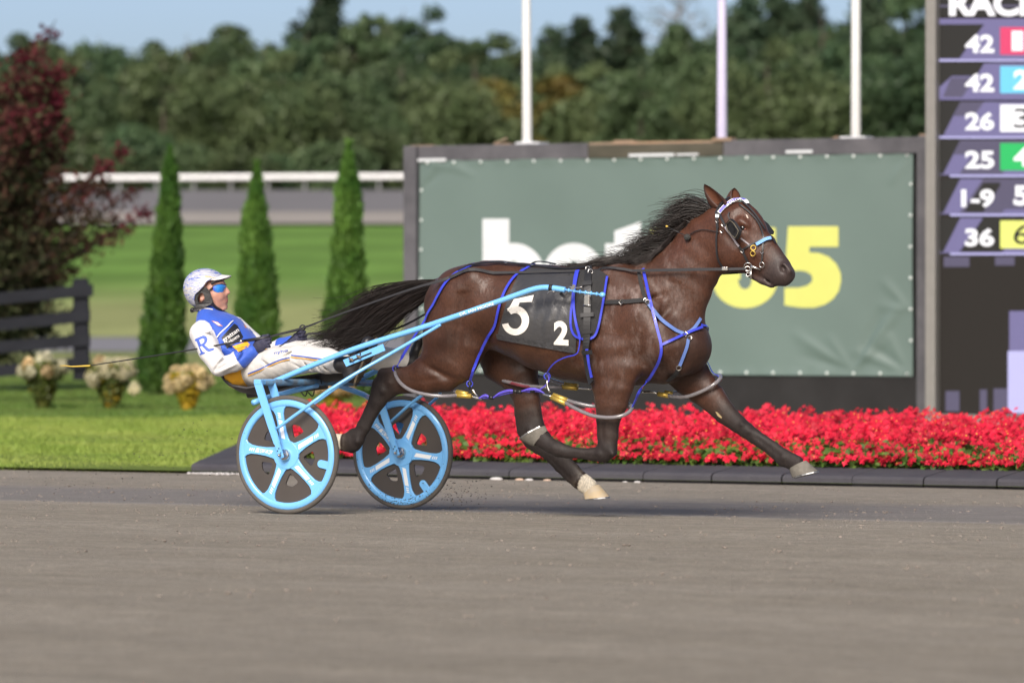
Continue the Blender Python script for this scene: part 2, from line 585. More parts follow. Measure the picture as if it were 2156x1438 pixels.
M_bark = mat('bark', (0.105, 0.085, 0.065), 0.9, var=0.35, scale=6, stretch=(1, 1, 0.3), bump=0.6, bscale=14, bdist=0.05)
M_barkpale = mat('grey_bark', (0.20, 0.175, 0.15), 0.9, var=0.3, scale=4, stretch=(1, 1, 0.3))
M_leafs = {
    'broad': leafmat('broad_leaves', (0.062, 0.102, 0.044), (0.090, 0.132, 0.058), scale=0.45),
    'olive': leafmat('olive_leaves', (0.070, 0.102, 0.040), (0.102, 0.134, 0.058), scale=0.45),
    'dark': leafmat('dark_leaves', (0.042, 0.080, 0.038), (0.072, 0.115, 0.052), scale=0.45),
    'pine': leafmat('pine_needles', (0.030, 0.058, 0.034), (0.058, 0.088, 0.046), scale=0.5),
    'autumn': leafmat('autumn_leaves', (0.130, 0.095, 0.020), (0.105, 0.110, 0.030), scale=0.45),
}

def tree_proto(kind, seed, h, crown_w):
    """Vertices of trunk and crown for a tree standing at the origin."""
    rng = np.random.default_rng(seed)
    tb = MB()
    lean = rng.normal(size=2) * 0.03
    trunk = [(0, 0, 0), (lean[0] * h * .3, lean[1] * h * .3, h * .3), (lean[0] * h * .7, lean[1] * h * .7, h * .62), (lean[0] * h, lean[1] * h, h * .94)]
    r0 = 0.016 * h
    tb.tube(trunk, [r0, r0 * .8, r0 * .45, r0 * .08], n=7, sub=3)
    C, S = [], []
    if kind == 'pine':
        lev = int(h * 1.5)
        for i in range(lev):
            t = i / lev
            z = h * (0.25 + 0.73 * t)
            R = crown_w * (1 - t) ** 0.8 * (0.55 + 0.6 * rng.random()) + 0.3
            for k in range(5):
                a = rng.random() * 6.28; L = R * (0.6 + 0.5 * rng.random())
                end = (math.cos(a) * L, math.sin(a) * L, z + 0.12 * L)
                tb.tube([(lean[0] * z, lean[1] * z, z), end], [0.05, 0.015], n=4)
                m = int(14 + 20 * L)
                tt = rng.random(m) ** 0.6
                C.append(np.column_stack([np.cos(a) * L * tt, np.sin(a) * L * tt, z + 0.12 * L * tt]) + rng.normal(size=(m, 3)) * np.array([.26, .26, .24]))
                S.append(np.full(m, 0.32) * (0.6 + 0.8 * rng.random(m)))
    elif kind == 'bare':
        for i in range(26):
            a = rng.random() * 6.28; z = h * (0.45 + 0.5 * rng.random()); L = crown_w * (0.5 + 0.7 * rng.random())
            base = np.array([lean[0] * z, lean[1] * z, z]); e = base + np.array([math.cos(a) * L, math.sin(a) * L, L * (0.15 + 0.5 * rng.random())])
            mid = (base + e) / 2 + rng.normal(size=3) * 0.15
            tb.tube([base, mid, e], [0.09, 0.05, 0.02], n=4)
            for q in range(6):
                f0 = mid + (e - mid) * rng.random(); g = f0 + rng.normal(size=3) * np.array([.7, .7, .5])
                tb.tube([f0, g], [0.03, 0.012], n=3)
            m = 14
            C.append(e + rng.normal(size=(m, 3)) * 0.45); S.append(np.full(m, 0.16))
    else:
        nb = 26
        for i in range(nb):
            t = rng.random()
            z = h * (0.12 + 0.80 * t)
            env = crown_w * (math.sin(math.pi * (0.16 + 0.80 * t)) ** 0.75)
            a = rng.random() * 6.28; L = env * (0.35 + 0.6 * rng.random())
            c = np.array([math.cos(a) * L + lean[0] * z, math.sin(a) * L + lean[1] * z, z])
            if i % 2 == 0:
                tb.tube([(lean[0] * z, lean[1] * z, max(0.1 * h, z - 0.35 * L)), c], [r0 * .35, r0 * .08], n=5)
            R = env * (0.30 + 0.22 * rng.random()) + 0.35
            m = int(70 + 60 * R * R)
            d, nn = ellip_shell(m, rng, (R, R, R * 0.72), 0.4)
            C.append(c + d); S.append(0.17 + 0.20 * rng.random(m))
    C = np.concatenate(C); S = np.concatenate(S)
    v, f = leaf_cloud(C, S, rng=rng)
    return tb, v, f

_protos = {}
def plant_tree(name, kind, seed, h, w, loc, label, leaf, group='trees of the wood behind the far rail', bark=None, s=1.0, rz=0.0):
    key = (kind, seed, h, w)
    if key not in _protos:
        tb, v, f = tree_proto(kind, seed, h, w)
        o1 = tb.build('trunk', bark or M_bark)
        o2 = mk('crown', v, f, M_leafs[leaf], smooth=False)
        _protos[key] = [o1.data, o2.data]
        bpy.data.objects.remove(o1); bpy.data.objects.remove(o2)
    t = empty(name, loc, label, 'tree', group)
    t.scale = (s, s, s); t.rotation_euler = (0, 0, rz)
    for nm, me in zip(('trunk', 'crown'), _protos[key]):
        if me.materials and nm == 'crown' and me.materials[0] is not M_leafs[leaf]:
            me2 = _protos.setdefault((key, leaf), me.copy()); me2.materials.clear(); me2.materials.append(M_leafs[leaf]); me = me2
        o = bpy.data.objects.new(nm, me); COL.objects.link(o); o.parent = t
    return t

def place(px):
    P_ = [(0, 'cut by the left edge'), (75, 'behind the red-leaved tree'), (130, 'over the top shoot of the red-leaved tree'), (200, 'right of the red-leaved tree'), (290, 'left of the left conifer'), (365, 'above the left conifer'), (440, 'right of the left conifer'), (500, 'left of the middle conifer'), (580, 'above the middle conifer'), (665, 'right of the middle conifer'),
          (725, 'left of the right conifer'), (785, 'above the right conifer'), (875, 'above the left billboard post'), (930, 'above the left end of the banner'), (1020, 'left of the left pole'), (1110, 'behind the left pole'), (1175, 'just right of the left pole'), (1255, 'right of the left pole'), (1330, 'above the letter t'), (1425, 'above the mane'), (1480, 'left of the middle pole'), (1545, 'behind the middle pole'),
          (1630, 'right of the middle pole'), (1715, 'between middle and right poles'), (1785, 'left of the right pole'), (1850, 'behind the right pole'), (1890, 'right of the right pole'), (1960, 'beside the scoreboard'), (2040, 'behind the scoreboard edge'), (9999, 'behind the scoreboard')]
    return next(s_ for lim, s_ in P_ if px <= lim)
def forest():
    rng = np.random.default_rng(5)
    # (px, top row, kind, leaf, width m, depth)
    rows = []
    # front row: rounded, rather light trees
    front = [(-40, 150, 'broad', 'dark', 3.2), (60, 120, 'broad', 'broad', 3.3), (165, 105, 'broad', 'olive', 3.2), (262, 118, 'broad', 'broad', 3.0), (345, 175, 'broad', 'olive', 2.8), (430, 120, 'broad', 'olive', 3.3),
             (520, 165, 'broad', 'broad', 3.0), (600, 95, 'broad', 'olive', 3.2), (690, 130, 'broad', 'broad', 3.2), (770, 170, 'broad', 'olive', 2.9), (850, 110, 'broad', 'broad', 3.4), (950, 90, 'broad', 'olive', 3.4),
             (1045, 175, 'broad', 'autumn', 2.4), (1130, 200, 'broad', 'olive', 2.8), (1185, 240, 'broad', 'autumn', 2.2), (1270, 165, 'broad', 'olive', 3.2), (1350, 230, 'broad', 'broad', 2.6), (1440, 140, 'broad', 'broad', 3.2), (1530, 120, 'broad', 'dark', 3.2),
             (1620, 130, 'broad', 'olive', 3.2), (1700, 90, 'broad', 'broad', 3.3), (1790, 110, 'broad', 'dark', 3.3), (1880, 60, 'broad', 'dark', 3.4), (1975, 70, 'broad', 'dark', 3.3)]
    for i, (px, row, k, lf, w) in enumerate(front):
        row = min(row, 132 if lf == 'autumn' else 112 + 14 * math.sin(px * .03)) - (34 if px > 1400 else 0); w *= 1.12
        rows.append((px, row, k, lf, w, 262 + 14 * rng.random(), 'front'))
    mid = [(-10, 95, 'broad', 'dark', 3.2), (95, 78, 'broad', 'broad', 2.8), (215, 66, 'broad', 'dark', 3.0), (320, 85, 'broad', 'broad', 2.8), (395, 60, 'broad', 'olive', 2.9), (480, 40, 'broad', 'broad', 3.2), (560, 85, 'broad', 'broad', 2.8), (640, 60, 'broad', 'dark', 2.9),
           (745, 40, 'broad', 'olive', 3.0), (800, 20, 'broad', 'broad', 3.0), (905, 50, 'broad', 'dark', 2.9), (1000, 75, 'broad', 'dark', 2.6), (1085, 80, 'broad', 'olive', 2.6), (1165, 55, 'pine', 'pine', 2.2), (1225, 35, 'pine', 'pine', 2.4), (1310, 15, 'pine', 'pine', 2.6), (1400, 75, 'broad', 'dark', 2.8),
           (1490, 60, 'broad', 'dark', 3.0), (1570, 25, 'pine', 'pine', 2.8), (1640, 10, 'pine', 'pine', 2.8), (1730, 30, 'broad', 'dark', 3.2), (1830, 10, 'pine', 'pine', 3.0), (1900, -30, 'broad', 'dark', 3.3)]
    for (px, row, k, lf, w) in mid:
        row -= 34 if px > 1480 else (14 if px < 1050 else 0)
        rows.append((px, row, k, lf, w, 285 + 12 * rng.random(), 'mid'))
    tall = [(685, -60, 'pine', 'pine', 3.4), (900, -25, 'broad', 'dark', 3.2), (850, -10, 'broad', 'olive', 3.0), (1415, -40, 'bare', 'olive', 3.4), (1700, -20, 'pine', 'pine', 3.0)]
    for q_ in range(27):
        px = -40 + q_ * 74 + rng.normal() * 8
        rows.append((px, 70 + rng.normal() * 16 - (36 if px > 1500 else 0), 'broad', ['broad', 'dark', 'olive', 'broad'][q_ % 4], 3.9, 299 + 4 * rng.random(), 'back'))
    for (px, row, k, lf, w) in tall:
        rows.append((px, row, k, lf, w, 305 + 8 * rng.random(), 'tall'))
    names = {'broad': 'broadleaf_tree', 'pine': 'pine_tree', 'bare': 'bare_tree'}
    tone = {'dark': 'dark green', 'broad': 'mid green', 'olive': 'olive green', 'autumn': 'yellowing', 'pine': 'blackish green'}
    for i, (px, row, k, lf, w, d, r_) in enumerate(rows):
        base = 6.2 + (d - 260) * 0.003
        top = zrow(row, d)
        h = top - base
        hq = {'front': 11.5, 'mid': 14.0, 'back': 14.0, 'tall': 18.0}[r_]
        s = h / hq / (1.0 if k == 'broad' else 0.99)
        ww = round(w * (1.3 if k == 'pine' else 1.15) / s / 0.8) * 0.8
        lab = {'front': '%s %s in the front row, ', 'mid': '%s %s in the second row, ', 'back': '%s %s in the third row, ', 'tall': 'tall %s %s rearing high, '}[r_] % (tone[lf], {'broad': 'leafy tree', 'pine': 'ragged pine', 'bare': 'half-bare tree'}[k]) + place(px)
        plant_tree(names[k], k, (i * 7) % 4 if k == 'broad' else (i % 3) + 10, hq, max(ww, 2.4), W(px, d, base), lab, lf, s=s, rz=rng.random() * 6.28, bark=M_barkpale if k == 'bare' else None)
    # understorey bushes between rail and trunks
    for i in range(9):
        px = -30 + i * 104 + rng.normal() * 6
        d = 246 + 8 * rng.random()
        s = (0.55 + 0.3 * rng.random())
        plant_tree('understorey_bush', 'broad', 20 + i % 3, 5.0, 3.2, W(px, d, 6.0), 'low bush at the foot of the wood behind the rail, ' + place(px), ['dark', 'broad', 'olive'][i % 3], group='bushes at the foot of the wood', s=s * 1.15, rz=rng.random() * 6.28)
forest()
def wood_mass():
    # the wood goes on to both sides, far from anything one could tell apart
    rng = np.random.default_rng(31)
    V, Fq, b = [], [], 0
    for px in list(range(2060, 4300, 90)) + list(range(-2100, -60, 90)):
        tb, v, f = tree_proto('broad', int(rng.integers(4)) + 40, 13.0, 4.0)
        q = rng.random() * 6.28
        R_ = np.array([[math.cos(q), -math.sin(q), 0], [math.sin(q), math.cos(q), 0], [0, 0, 1]])
        V.append(v @ R_.T * (0.95 + .35 * rng.random()) + W(px, 270 + 25 * rng.random(), 6.2)); Fq.append(f + b); b += len(v)
    tag(mk('wood', np.concatenate(V), np.concatenate(Fq), M_leafs['broad'], smooth=False, origin=W(2500, 280, 6)), 'continuing mass of the wood on both sides', 'wood', kind='stuff')
wood_mass()

# ------------------------------------------------------------------ white rail round the far turn
M_white = mat('white_rail_paint', (0.80, 0.80, 0.80), 0.45, var=0.06, scale=2)
M_alu = mat('rail_post_metal', (0.24, 0.24, 0.25), 0.5, metal=0.3, var=0.1)
rail = empty('track_rail', W(500, 228, 6.5), 'white rail along the outside of the far turn, in front of the wood', 'rail')
mb = MB()
pts = [W(px, 228, zrow(376 - 4 * (px - 100) / 800, 228)) for px in range(-2000, 4200, 70)]
mb.tube(pts, 0.14, n=10)
mb.build('rail_tube', M_white, rail)
for px in list(range(-60, 870, 78)):
    mb = MB()
    top = W(px, 228.12, zrow(380 - 4 * (px - 100) / 800, 228))
    mb.tube([(top[0], top[1], 6.3), top], 0.06, n=6)
    mb.build('post', M_alu, rail)
# ------------------------------------------------------------------ billboard
BY = 21.5
def bq(px, py, y=BY):
    return U(px, py, y)
M_frame = mat('weathered_grey_frame', (0.066, 0.065, 0.074), 0.9, spec=0.12, color2=(0.112, 0.108, 0.12), scale=3, contrast=1.2, bump=0.4, bscale=30)
M_wood = mat('bare_weathered_wood', (0.30, 0.19, 0.12), 0.85, color2=(0.16, 0.13, 0.10), scale=7, stretch=(0.3, 1, 1), bump=0.4, bscale=30)
M_banner = mat('grey_green_vinyl', (0.108, 0.150, 0.139), 0.5, var=0.06, scale=0.7, spec=0.3, bump=0.05, bscale=300)
M_base = mat('black_painted_board', (0.022, 0.021, 0.022), 0.8, spec=0.15, var=0.25, scale=2.5, bump=0.2, bscale=20)
M_ink_white = mat('white_print', (0.53, 0.55, 0.58), 0.45, var=0.03)
M_ink_yellow = mat('yellow_print', (0.50, 0.51, 0.13), 0.45, var=0.03)
M_grommet = mat('pale_grommet', (0.62, 0.66, 0.66), 0.4, var=0.1)
M_black = mat('matt_black', (0.012, 0.012, 0.013), 0.6, var=0.2)

g0 = bq(1400, 893); zb = -0.03
board = empty('billboard', (bq(872, 700)[0], BY + 0.12, zb), 'wide grey-green billboard with white and yellow lettering in a weathered grey frame behind the horse', 'billboard')
xl, xr = bq(858, 600)[0], bq(1957, 600)[0]
ztop = bq(1400, 299)[2]
def zr(py): return float(bq(1400, py)[2])
def xb(px, y=BY): return float(bq(px, 600, y)[0])
def boxpart(name, x0, x1, y0, y1, z0, z1, m, parent, bev=0.008):
    return MB().box(((x0 + x1) / 2, (y0 + y1) / 2, (z0 + z1) / 2), (x1 - x0, y1 - y0, z1 - z0), bev=bev).build(name, m, parent, smooth=False)
zt0 = zr(330)
boxpart('frame_post', xl, xb(885), BY - 0.10, BY + 0.30, zb, ztop, M_frame, board)
boxpart('frame_post', xb(1937), xr, BY - 0.10, BY + 0.30, zb, ztop + 0.01, M_frame, board)
segs = [(885, 1243, 0.0, M_frame), (1243, 1527, -0.022, M_wood), (1527, 1937, 0.003, M_frame)]
for a, c, dz, m in segs:
    boxpart('top_beam', xb(a) + 0.003, xb(c) - 0.003, BY - 0.06, BY + 0.26, zt0 - 0.01, ztop + dz, M_frame if m is M_frame else mat('mossy_beam', (0.048, 0.046, 0.036), 0.9, spec=.12, color2=(0.095, 0.085, 0.066), scale=6, stretch=(0.3, 1, 1)), board)
boxpart('back_panel', xb(885), xb(1937), BY + 0.10, BY + 0.22, zb, zt0, M_black, board, 0)
boxpart('base_board', xb(885) + 0.003, xb(1937) - 0.003, BY - 0.03, BY + 0.09, zb, zr(789), M_base, board)
# slats and broken pieces of trim along the top
for a, c, r0, r1, dy in [(868, 917, 297, 303, -0.05), (1243, 1530, 298, 304, -0.04), (1290, 1332, 294, 299, 0.02), (1505, 1545, 293, 300, -0.07), (1935, 1950, 292, 298, 0.0), (1040, 1075, 296, 299, 0.0)]:
    boxpart('wood_trim', xb(a), xb(c), BY + dy, BY + dy + 0.14, zr(r1), zr(r0), M_wood, board, 0.004)
for a, c, r0, r1 in [(886, 945, 327, 333), (1330, 1425, 324, 330), (1430, 1476, 325, 329), (1660, 1716, 322, 328)]:
    boxpart('white_strip', xb(a), xb(c), BY - 0.075, BY - 0.062, zr(r1), zr(r0), M_ink_white, board, 0)
for a, b2 in [((1040, 303), (1068, 292)), ((1732, 302), (1765, 288))]:
    MB().tube([bq(*a, BY + .05), bq(*b2, BY + .05)], 0.012, n=6).build('loose_lath', M_wood, board)

# banner: a sheet with folds pulled towards its lower right grommets
bx0, bx1, bz0, bz1 = xb(887), xb(1925), zr(788), zr(331)
nx, nz = 170, 74
XX, ZZg = np.meshgrid(np.linspace(bx0, bx1, nx), np.linspace(bz0, bz1, nz))
def fold(x, z, c, ang, L, w, amp):
    dx, dz = x - c[0], z - c[1]
    s = dx * math.cos(ang) + dz * math.sin(ang); q = -dx * math.sin(ang) + dz * math.cos(ang)
    t = np.clip(s / L, 0, 1)
    ww = w * (0.35 + 0.9 * t)
    return amp * np.exp(-(q / ww) ** 2) * np.where((s > 0) & (s < L), np.sin(math.pi * np.clip(t, 0, 1)) ** 0.7, 0)
def banner_y(x, z):
    d = 0.006 * np.sin(x * 2.1 + 0.6) * np.sin(z * 2.6) + 0.004 * np.sin(x * 5.0 + z * 3.0)
    gc = [(xb(1800), bz0 + 0.05), (xb(1913), bz0 + 0.05), (xb(1685), bz0 + 0.04)]
    for c, a, L, w, amp in [(gc[0], 52, 0.95, .055, .030), (gc[0], 63, 0.75, .05, -.020), (gc[0], 42, 0.62, .04, .016), (gc[0], 150, 0.85, .045, .018), (gc[0], 165, 0.7, .04, -.012), (gc[0], 128, 0.5, .04, .014),
                            (gc[1], 160, 0.7, .05, .020), (gc[1], 145, 0.55, .04, -.015), (gc[1], 120, 0.5, .04, .012), ((xb(1922), zr(655)), 135, .5, .04, .016), ((xb(1922), zr(655)), 170, .4, .04, .012),
                            ((xb(890), zr(395)), 60, .45, .05, .022), ((xb(890), zr(395)), 40, .35, .04, -.012), ((xb(945), bz1 - .02), -25, .4, .03, .012), ((xb(900), bz1 - .02), -12, .5, .03, .012), ((xb(1918), bz1 - .02), -125, .4, .04, .014)]:
        d = d - fold(x, z, c, math.radians(a), L, w, amp)
    # edges scalloped between the grommets
    e = np.clip((z - bz0) / 0.10, 0, 1)
    d = d - 0.012 * (1 - e) * np.abs(np.sin((x - bx0) * math.pi / 0.30))
    e = np.clip((bz1 - z) / 0.10, 0, 1)
    d = d - 0.012 * (1 - e) * np.abs(np.sin((x - bx0) * math.pi / 0.30))
    return BY - 0.045 + d
v = np.column_stack([XX.ravel(), banner_y(XX, ZZg).ravel(), ZZg.ravel()])
i = np.arange((nz - 1) * nx).reshape(nz - 1, nx)[:, :-1].ravel()
banner = mk('banner', v, np.column_stack([i, i + 1, i + nx + 1, i + nx]), M_banner, board)
# grommets round the edge
gm = []
for px in list(range(905, 1925, 56)) + [1913]:
    for row in (783, 336):
        gm.append((xb(px), zr(row)))
for row in range(395, 760, 64):
    gm.append((xb(1921), zr(row))); gm.append((xb(891), zr(row)))
for k, (gx, gz) in enumerate(gm):
    MB().ball((gx, float(banner_y(np.array(gx), np.array(gz))) - 0.004, gz), 0.020, n=6, sc=(1, .45, 1)).build('grommet', M_grommet, banner)
# cap plates of the poles on the beam
for px in (1110, 1794, 1520):
    MB().box((xb(px), BY + 0.12, ztop + 0.012), (0.30 if px != 1520 else .1, 0.24, 0.022), bev=0.005).build('cap_plate', M_ink_white if px != 1520 else M_wood, board, smooth=False)

# lettering bet365, from strokes: each letter one mesh laid on the sheet
def arc(cx, cy, rx, ry, a0, a1, n=40):
    return [(cx + rx * math.cos(math.radians(a0 + (a1 - a0) * k / n)), cy - ry * math.sin(math.radians(a0 + (a1 - a0) * k / n))) for k in range(n + 1)]
def band_arc(cx, cy, rx, ry, wx, wy, a0, a1, n=44):
    return arc(cx, cy, rx, ry, a0, a1, n) + arc(cx, cy, rx - wx, ry - wy, a1, a0, n)
GLY = {
    'b': [[(1020, 461), (1076, 461), (1076, 645), (1020, 645)], ('ring', 1085, 580, 66, 68, 52, 38)],
    'e': [('ring', 1212, 580, 66, 68, 50, 38, 0, 318), [(1156, 566), (1277, 566), (1277, 596), (1156, 596)]],
    't': [[(1298, 487), (1353, 467), (1353, 645), (1298, 645)], [(1279, 513), (1366, 513), (1366, 553), (1279, 553)], [(1353, 610), (1366, 608), (1368, 645), (1350, 645)]],
    '3': [[(1374, 484), (1400, 478), (1430, 476), (1455, 480), (1472, 490), (1481, 506), (1480, 524), (1472, 540), (1456, 554), (1474, 563), (1486, 578), (1490, 598), (1485, 618), (1472, 634), (1452, 644), (1425, 648), (1395, 647), (1372, 641), (1372, 603), (1400, 607), (1420, 607), (1431, 603), (1434, 596), (1431, 588), (1420, 584), (1390, 583), (1390, 545), (1418, 544), (1429, 539), (1431, 531), (1425, 524), (1412, 521), (1374, 526)]],
    '6': [('ring', 1572, 590, 68, 59, 54, 40), ('ring', 1590, 570, 86, 94, 58, 44, 90, 200), [(1588, 476), (1637, 480), (1637, 520), (1588, 520)]],
    '5': [[(1663, 477), (1769, 477), (1769, 520), (1708, 520), (1708, 532), (1728, 533), (1749, 541), (1765, 556), (1774, 575), (1775, 592), (1770, 613), (1758, 630), (1740, 642), (1718, 648), (1690, 648), (1655, 643), (1655, 606), (1685, 606), (1702, 602), (1712, 595), (1715, 587), (1711, 578), (1701, 572), (1688, 570), (1656, 572)]],
}
def to_sheet(poly, k):
    """pixel outline -> triangulated patch following the sheet, k-th layer"""
    v, f = poly2d([[(p[0], -p[1]) for p in o] for o in poly])
    bm = bmesh.new()
    vs = [bm.verts.new(tuple(p)) for p in v]
    for q in f:
        try: bm.faces.new([vs[j] for j in q])
        except ValueError: pass
    bmesh.ops.triangulate(bm, faces=bm.faces[:])
    for _ in range(2):
        e = [x for x in bm.edges if x.calc_length() > 22]
        if e: bmesh.ops.subdivide_edges(bm, edges=e, cuts=1); bmesh.ops.triangulate(bm, faces=bm.faces[:])
    bm.verts.index_update()
    out = []
    for q in bm.verts:
        p = bq(q.co.x, -q.co.y)
        out.append((p[0], float(banner_y(np.array(p[0]), np.array(p[2]))) - 0.003 - 0.0012 * k, p[2]))
    fs = [tuple(x.index for x in p.verts) for p in bm.faces]
    bm.free()
    return out, fs
for ch, pieces in GLY.items():
    mb = MB()
    for k, pc in enumerate(pieces):
        if pc[0] == 'ring':
            _, cx, cy, rx, ry, wx, wy = pc[:7]
            if len(pc) > 7: poly = [band_arc(cx, cy, rx, ry, wx, wy, pc[7], pc[8])]
            else: poly = [arc(cx, cy, rx, ry, 0, 360)[:-1], arc(cx, cy, rx - wx, ry - wy, 0, 360)[:-1]]
        else: poly = [pc]
        mb.add(*to_sheet(poly, k))
    mb.build('letter', M_ink_white if ch in 'bet' else M_ink_yellow, banner, smooth=False)

# ------------------------------------------------------------------ three tall white poles behind the billboard
M_pole = mat('white_pole_paint', (0.56, 0.56, 0.55), 0.6, var=0.06, scale=3)
for px, w0, w1, lab in [(1110, 21, 16, 'tall white pole rising behind the left half of the billboard, left of the horse'), (1520, 22, 14, 'tall white pole behind the billboard, straight above the ears of the horse'), (1802, 21, 17, 'tall white pole behind the right end of the billboard, nearest to the lit scoreboard')]:
    y = BY + 0.75
    b = U(px, 300, y); sc = np.linalg.norm(b - CAM) / F
    t = empty('flag_pole', (b[0], y, zb), lab, 'pole', 'white poles behind the billboard')
    zt = float(U(px, -60, y)[2])
    MB().tube([(b[0], y, zb), (b[0], y, b[2]), (b[0] - (5 * sc if px == 1110 else 0), y, zt + 2.2)], [w0 / 2 * sc * 1.1, w0 / 2 * sc, w1 / 2 * sc * .93], n=16).build('pole', M_pole if px != 1520 else mat('lilac_white_pole_paint', (0.46, 0.43, 0.58), 0.6, var=.05), t)
    MB().lathe([(w0 * .8 * sc, 0), (w0 * .8 * sc, .025), (w0 * .52 * sc, .03), (w0 * .45 * sc, .03), (w0 * .45 * sc, 0)], (b[0], y, b[2] - .02), (0, 0, 1), 20).build('base_collar', M_pole, t)

# ------------------------------------------------------------------ lit scoreboard at the right edge
SY = 20.6
def sq(px, py, y=SY): return U(px, py, y)
M_sframe = mat('scoreboard_frame_metal', (0.20, 0.19, 0.18), 0.5, metal=0.2, var=0.08)
M_screen = mat('dark_led_face', (0.022, 0.020, 0.019), 0.85, spec=0.1, var=0.05, scale=80)
def led(name, c, e): 
    m, nt, b = nodes_of(name)
    N, L = nt.nodes, nt.links
    tc = N.new('ShaderNodeTexCoord'); mp = N.new('ShaderNodeMapping'); mp.inputs['Scale'].default_value = (62, 62, 62)
    L.new(tc.outputs['Object'], mp.inputs['Vector'])
    sx = N.new('ShaderNodeSeparateXYZ'); L.new(mp.outputs[0], sx.inputs[0])
    fr = N.new('ShaderNodeMath'); fr.operation = 'FRACT'; L.new(sx.outputs['Z'], fr.inputs[0])
    gt = N.new('ShaderNodeMapRange'); gt.inputs['From Min'].default_value = 0.1; gt.inputs['From Max'].default_value = 0.5
    gt.inputs['To Min'].default_value = 0.72; gt.inputs['To Max'].default_value = 1.1
    L.new(fr.outputs[0], gt.inputs['Value'])
    ml = N.new('ShaderNodeMath'); ml.operation = 'MULTIPLY'; ml.inputs[1].default_value = e
    L.new(gt.outputs[0], ml.inputs[0])
    b.inputs['Base Color'].default_value = (0.02, 0.02, 0.02, 1)
    b.inputs['Specular IOR Level'].default_value = 0.1
    b.inputs['Emission Color'].default_value = (*c, 1)
    L.new(ml.outputs[0], b.inputs['Emission Strength'])
    b.inputs['Roughness'].default_value = 0.6
    return m
L_lil = led('led_lilac', (0.24, 0.21, 0.44), 0.68)
L_mid = led('led_dim_violet', (0.11, 0.095, 0.17), 0.80)
L_pale = led('led_pale_lilac', (0.60, 0.57, 0.95), 0.85)
L_white = led('led_white', (1, 0.97, 0.99), 1.05)
L_dark = led('led_black', (0.04, 0.036, 0.034), 0.15)
L_red = led('led_pink', (0.82, 0.055, 0.17), 0.9)
L_cyan = led('led_sky_blue', (0.18, 0.68, 0.95), 0.9)
L_green = led('led_green', (0.012, 0.55, 0.13), 0.9)
L_yel = led('led_yellow', (0.88, 0.90, 0.20), 0.95)
p0 = sq(1967, 880)
sb = empty('scoreboard', (p0[0], SY, zb), 'tall lit electronic scoreboard with odds and numbers at the right edge', 'scoreboard')
x0, x1, x2 = sq(1957, 600)[0], sq(1978, 600)[0], sq(2750, 600)[0]
zlo, zhi = float(sq(2000, 872)[2]), float(sq(2000, -420)[2])
boxpart('frame_post', x0, x1, SY - 0.12, SY + 0.35, zb, zhi + 0.1, M_sframe, sb)
boxpart('frame_post', x2, x2 + 0.12, SY - 0.12, SY + 0.35, zb, zhi + 0.1, M_sframe, sb)
boxpart('plinth', x1 + 0.003, x2 - 0.003, SY - 0.10, SY + 0.30, zb, zlo, M_sframe, sb)
boxpart('top_beam', x1 + 0.003, x2 - 0.003, SY - 0.10, SY + 0.30, zhi, zhi + 0.1, M_sframe, sb)
screen = boxpart('screen', x1 + 0.003, x2 - 0.003, SY, SY + 0.25, zlo + 0.003, zhi - 0.003, M_screen, sb, 0)
_layer = [0]
def spoly(name, pts, m, lay):
    y = SY - 0.0015 * lay
    return mk(name, [sq(*p, y) for p in pts], [tuple(range(len(pts)))], m, screen, smooth=False)
def srect(name, xa, xb_, ya, yb, m, lay): return spoly(name, [(xa, yb), (xb_, yb), (xb_, ya), (xa, ya)], m, lay)
def stext(name, s, xa, xb_, ya, yb, m, lay, bold=0.03):
    v, f = text2d(s, bold)
    w = fit2d(v, xa, xb_, -yb, -ya)
    # every character is a piece of its own
    root = list(range(len(w)))
    def find(i):
        while root[i] != i: root[i] = root[root[i]]; i = root[i]
        return i
    for q in f:
        for j in q[1:]: root[find(j)] = find(q[0])
    for g in sorted({find(q[0]) for q in f}, key=lambda g_: w[g_][0]):
        fs = [q for q in f if find(q[0]) == g]
        ids = sorted({j for q in fs for j in q}); mp_ = {j: n_ for n_, j in enumerate(ids)}
        mk(name, [sq(w[j][0], -w[j][1], SY - 0.0015 * lay) for j in ids], [tuple(mp_[j] for j in q) for q in fs], m, screen, smooth=False)
srect('heading_panel', 1978, 2700, -60, 36, L_dark, 1)
for k in range(3): srect('heading_stripe', 1978, 2700 if k != 1 else 1999, 11 - 18 * k, 16 - 18 * k, L_mid, 2)
srect('rule', 1978, 2700, 40, 52, L_lil, 2)
stext('heading_letter', 'RACE', 1998, 2184, -18, 35, L_white, 4, 0.045)
rows = [(52, 130), (134, 211), (215, 292), (296, 373), (377, 455), (459, 537)]
odds = ['42', '42', '26', '25', '1-9', '36']
boxm = [L_red, L_cyan, L_white, L_green, L_mid, L_yel]
